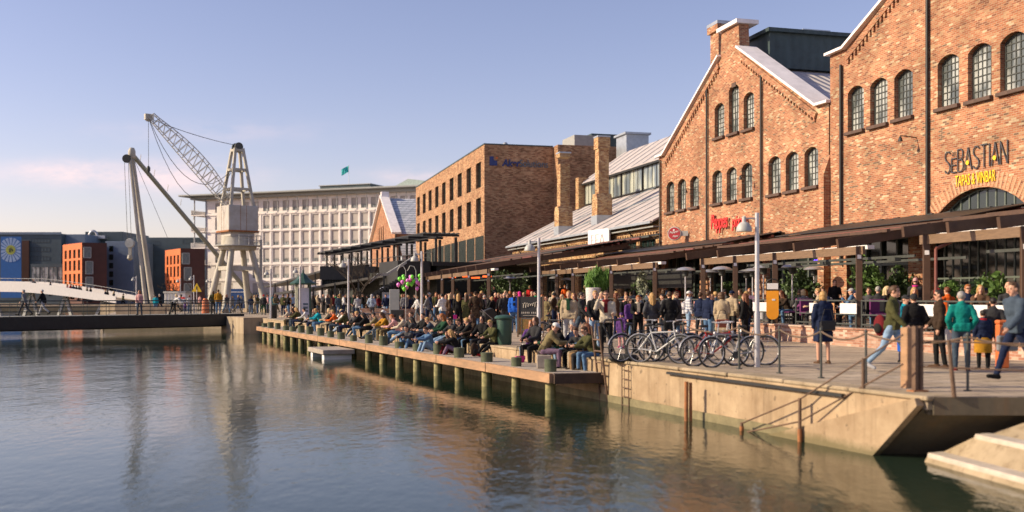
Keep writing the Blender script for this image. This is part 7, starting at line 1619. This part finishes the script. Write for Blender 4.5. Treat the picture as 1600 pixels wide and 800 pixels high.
def seated(x, t, line, face, tc, h, hc, lab, ps=None, stand=False, ex=None, H_=1.76):
    A0, A1 = line(0, t), line(1, t); a, b = A0.x, A1.x-A0.x; c0_, c1_ = A0.y, A1.y-A0.y        # x = a+bY', y = c0+c1 Y'
    k = (x-800)/FX; Yp = (a-k*c0_)/(k*c1_-b); p = line(Yp, t); z = .578
    if stand: person(Vector((p.x, p.y, z)), face, ps or 'stand', h, hc, 'jacket', tc, 'black', lab, H=H_, extra=ex); return p
    chair(p, face, z); pp = ps or rq.choice(('sit', 'sit', 'sit_drink', 'sit_lean')); person(Vector((p.x, p.y, z)), face, pp, h, hc, rq.choice(('jacket', 'jacket', 'tee')), tc, rq.choice(['black', 'denim', 'charcoal']), lab, H=H_, extra=ex); return p
# hand placed guests near the right
for (x, t, f, tc, h, hc, lab, ps, stnd, ex, H_) in (
    (1576, .9, 150, 'charcoal', 'bald', 'grey', 'bald pink faced man in charcoal seated behind the white banner', 'sit', 0, None, 1.95), (1532, 1.0, 160, 'brown', 'long', 'blond', 'blonde woman seated between sunglasses man and bald man', 'sit_drink', 0, None, 1.85), (1511, 1.0, 175, 'navy', 'short', 'ginger', 'man in sunglasses and navy seated behind the white banner', 'sit', 0, [('sunglasses', 'black')], 1.88), (1482, 1.5, 20, 'orange', 'short', 'auburn', 'guest in orange top seated right of the tall pergola post', 'sit', 0, None, 1.8),
    (1465, 2.4, 120, 'dark brown', 'cap', 'black', 'guest in black cap with red scarf standing by the tall pergola post', 'hold', 1, [('scarf', 'red')], 1.5), (1430, 1.4, -30, 'charcoal', 'beanie', 'pale pink', 'person in pale pink hat with magenta collar standing on the terrace', 'hold', 1, [('scarf', 'pink')], 1.62), (1441, 2.2, 100, 'purple', 'short', 'dark', 'guest in violet behind the pink hat', 'stand', 1, None, 1.35),
    (1372, 1.2, -20, 'charcoal', 'short', 'grey', 'balding grey haired guest in charcoal seated with back turned', 'sit', 0, None, 1.86), (1358, 2.2, 150, 'dark grey', 'short', 'brown', 'brown haired guest seated left of the balding one', 'sit', 0, None, 1.84), (1304, 2.6, 180, 'black', 'short', 'brown', 'waiter in black standing at the terrace before the brick pier', 'stand', 1, None, 1.66), (1332, 1.9, 60, 'denim', 'cap', 'pale grey', 'guest in pale cap taking a photo beside the post', 'sit_drink', 0, None, 1.8),
    (1286, 1.3, 160, 'navy', 'short', 'brown', 'guest in sunglasses and navy above the tan banner', 'sit', 0, [('sunglasses', 'black')], 1.82), (1256, 1.4, 20, 'grey', 'bob', 'pale blond', 'pale blonde guest behind the purple chair', 'sit', 0, None, 1.76), (1172, 1.2, 150, 'mauve', 'short', 'ginger', 'balding ginger guest in mauve behind the white banner', 'sit', 0, None, 1.86), (883, 3.0, 170, 'orange', 'short', 'ginger', 'person with orange scarf standing on the terrace left of the reed planter', 'hold', 1, [('scarf', 'orange')], 1.8),
    (876, 3.2, 30, 'charcoal', 'short', 'brown', 'man in charcoal standing on the terrace beside the orange scarf', 'stand', 1, None, 1.86), (914, 4, 150, 'olive', 'short', 'brown', 'waiter in olive left of the reeds', 'stand', 1, None, 1.8), (1057, 5, 150, 'red', 'short', 'brown', 'guest in vivid red standing far back under the blind', 'stand', 1, None, 1.6), (1040, 4.5, 160, 'denim', 'short', 'dark', 'guest in denim standing beside the vivid red one', 'stand', 1, None, 1.6), (1010, 3.5, 160, 'pale blue', 'long', 'blond', 'blonde guest in pale blue standing left of the slim post', 'stand', 1, None, 1.55)):
    seated(x, t, T, f, tc, h, hc, lab, ps, stnd, ex, H_)
for (x, t, f, tc, h, hc, lab, ps, stnd) in ((773, 3, 120, 'black', 'short', 'dark', 'waiter in black and white standing right of the thick post', 'hold', 1), (828, 5, 160, 'red', 'cap', 'tan', 'guest in red with straw hat beside the conical bush', 'stand', 1), (812, 1.2, 20, 'pink', 'hood', 'pink', 'guest in vivid pink hood behind the chalkboard sign', 'sit', 0), (714, 3, 30, 'khaki', 'short', 'brown', 'waiter in khaki standing with arm raised', 'phone', 1), (838, 1.4, 100, 'green', 'short', 'dark', 'guest in bright green behind the chalkboard sign', 'sit', 0)):
    seated(x, t, TDl if x < 840 else T, f, tc, h, hc, lab, ps, stnd)
# random guests filling the rows
ZN = [(1480, 1600, 3, T, 'under the tapas lettering'), (1345, 1440, 4, T, 'behind the man in olive jacket'), (1225, 1300, 5, T, 'beside the purple chairs'), (1110, 1200, 6, T, 'behind the white banner by the lamp'), (1035, 1100, 6, T, 'near the checked shirt'), (950, 1030, 9, T, 'below the black blind'), (855, 915, 5, T, 'left of the reed planter'), (772, 845, 7, TDl, 'behind the blue jacket'), (700, 762, 8, TDl, 'behind the dark coats'), (632, 700, 7, TDl, 'near the balloons')]
for x0, x1, n, line, nm in ZN:
    for i in range(n):
        x = x0+(x1-x0)*(i+rq.uniform(.15, .85))/n; t = rq.choice((.9, 1.8, 2.7, 3.8)); tc, h, hc, lab = uniq('t'+nm, '{hair} guest in {tc} seated '+nm, TCS, HCS)
        p = seated(x, t, line, rq.uniform(0, 360), tc, h, hc, lab, H_=rq.uniform(1.72, 1.88))
        if i % 3 == 0: table(p+Vector((.55, .35, 0)), .578)
for i, (x, Y, rz, lab) in enumerate(((1238, 38.6, 100, 'purple draped chair right of the orange panel'), (1265, 36.8, 190, 'purple draped chair beside the fence post'), (1376, 33.1, 185, 'purple draped chair behind the olive jacket man'))):
    e = empty('draped_chair', (px(x, Y), Y, .578), R(rz), lab, 'chair'); MB().box(-.24, .24, -.24, .24, .42, .48).build('seat', M_PURP, e, bevel=.02); MB().box(-.25, .25, -.3, -.23, .35, .95).build('backrest', M_PURP, e, bevel=.02)
    for x_ in (-.2, .2):
        for y_ in (-.2, .2): MB().tube((x_, y_, 0), (x_, y_, .42), .018).build('leg', M_FRAME, e)
print('PEOPLE', NP[0])
# ---------------------------------------------------------------- camera, sky, sun
cam = bpy.data.cameras.new('camera'); co = bpy.data.objects.new('camera', cam); COL.objects.link(co); bpy.context.scene.camera = co
co.location = (0, 0, EZ); co.rotation_euler = (R(90), 0, 0); cam.sensor_width = 36; cam.lens = 36; cam.shift_y = 62/1600; cam.clip_end = 6000; cam.clip_start = .1
cam.dof.use_dof = True; cam.dof.focus_distance = 46; cam.dof.aperture_fstop = .65
SUN_AZ = Vector((-1, -.10, 0)).normalized(); EL = 27
sd_ = Vector((SUN_AZ.x*math.cos(R(EL)), SUN_AZ.y*math.cos(R(EL)), math.sin(R(EL))))
sl = bpy.data.lights.new('sun', 'SUN'); sl.energy = 4.9; sl.angle = R(.55); sl.color = (1, .83, .58); so = bpy.data.objects.new('sun', sl); COL.objects.link(so)
so.rotation_euler = sd_.to_track_quat('Z', 'Y').to_euler(); so.location = (-60, 0, 60)
wd = bpy.data.worlds.new('World'); bpy.context.scene.world = wd; wd.use_nodes = True; nt = wd.node_tree; bg = nt.nodes['Background']
sky = nt.nodes.new('ShaderNodeTexSky'); sky.sky_type = 'NISHITA'; sky.sun_disc = False; sky.sun_elevation = R(EL); sky.sun_rotation = math.atan2(SUN_AZ.x, SUN_AZ.y); sky.air_density = 1.0; sky.dust_density = .7; sky.ozone_density = 1.0
# white balance of the sky and a few thin pink clouds low on the left
tint = nt.nodes.new('ShaderNodeMix'); tint.data_type = 'RGBA'; tint.blend_type = 'MULTIPLY'; tint.inputs[0].default_value = 1; tint.inputs[7].default_value = (1.17, .945, 1.04, 1); nt.links.new(sky.outputs[0], tint.inputs[6])
tc = nt.nodes.new('ShaderNodeTexCoord'); sp = nt.nodes.new('ShaderNodeSeparateXYZ'); nt.links.new(tc.outputs['Generated'], sp.inputs[0])
yy = math_n(nt, 'MAXIMUM', sp.outputs[1], .05); az = math_n(nt, 'DIVIDE', sp.outputs[0], yy); el = math_n(nt, 'DIVIDE', sp.outputs[2], yy)
cb = nt.nodes.new('ShaderNodeCombineXYZ'); nt.links.new(az, cb.inputs[0]); nt.links.new(math_n(nt, 'MULTIPLY', el, 2.6), cb.inputs[1]); nt.links.new(math_n(nt, 'LESS_THAN', sp.outputs[1], 0.0), cb.inputs[2])
nz = nt.nodes.new('ShaderNodeTexNoise'); nz.inputs['Scale'].default_value = 13; nz.inputs['Detail'].default_value = 7; nz.inputs['Roughness'].default_value = .62; nt.links.new(cb.outputs[0], nz.inputs['Vector'])
tot = None
for (a0, e0, wa, we, k_) in ((-.42, .119, .07, .012, 1.0), (-.34, .117, .075, .014, 1.0), (-.085, .117, .05, .008, .5), (-.30, .16, .10, .010, .25)):
    da = math_n(nt, 'DIVIDE', math_n(nt, 'SUBTRACT', az, a0), wa); de = math_n(nt, 'DIVIDE', math_n(nt, 'SUBTRACT', el, e0), we)
    g = math_n(nt, 'MULTIPLY', math_n(nt, 'EXPONENT', math_n(nt, 'MULTIPLY', math_n(nt, 'ADD', math_n(nt, 'MULTIPLY', da, da), math_n(nt, 'MULTIPLY', de, de)), -1.0)), k_)
    tot = g if tot is None else math_n(nt, 'MAXIMUM', tot, g)
mr = nt.nodes.new('ShaderNodeMapRange'); mr.inputs[1].default_value = .35; mr.inputs[2].default_value = .65; nt.links.new(nz.outputs[0], mr.inputs[0])
cl = math_n(nt, 'MULTIPLY', math_n(nt, 'MULTIPLY', tot, mr.outputs[0]), .95)
cm = nt.nodes.new('ShaderNodeMix'); cm.data_type = 'RGBA'; nt.links.new(cl, cm.inputs[0]); nt.links.new(tint.outputs[2], cm.inputs[6]); cm.inputs[7].default_value = (8.2, 6.1, 5.9, 1)
nt.links.new(cm.outputs[2], bg.inputs['Color']); bg.inputs['Strength'].default_value = .118
sc = bpy.context.scene
sc.view_settings.view_transform = 'Standard'; sc.view_settings.look = 'None'; sc.view_settings.exposure = .38; sc.view_settings.gamma = 1
sc.render.engine = 'CYCLES'; sc.cycles.use_denoising = True; sc.cycles.max_bounces = 6; sc.cycles.diffuse_bounces = 3; sc.cycles.glossy_bounces = 3; sc.cycles.caustics_reflective = False; sc.cycles.caustics_refractive = False
sc.cycles.sample_clamp_indirect = 6
print('OBJECTS', len(bpy.data.objects))
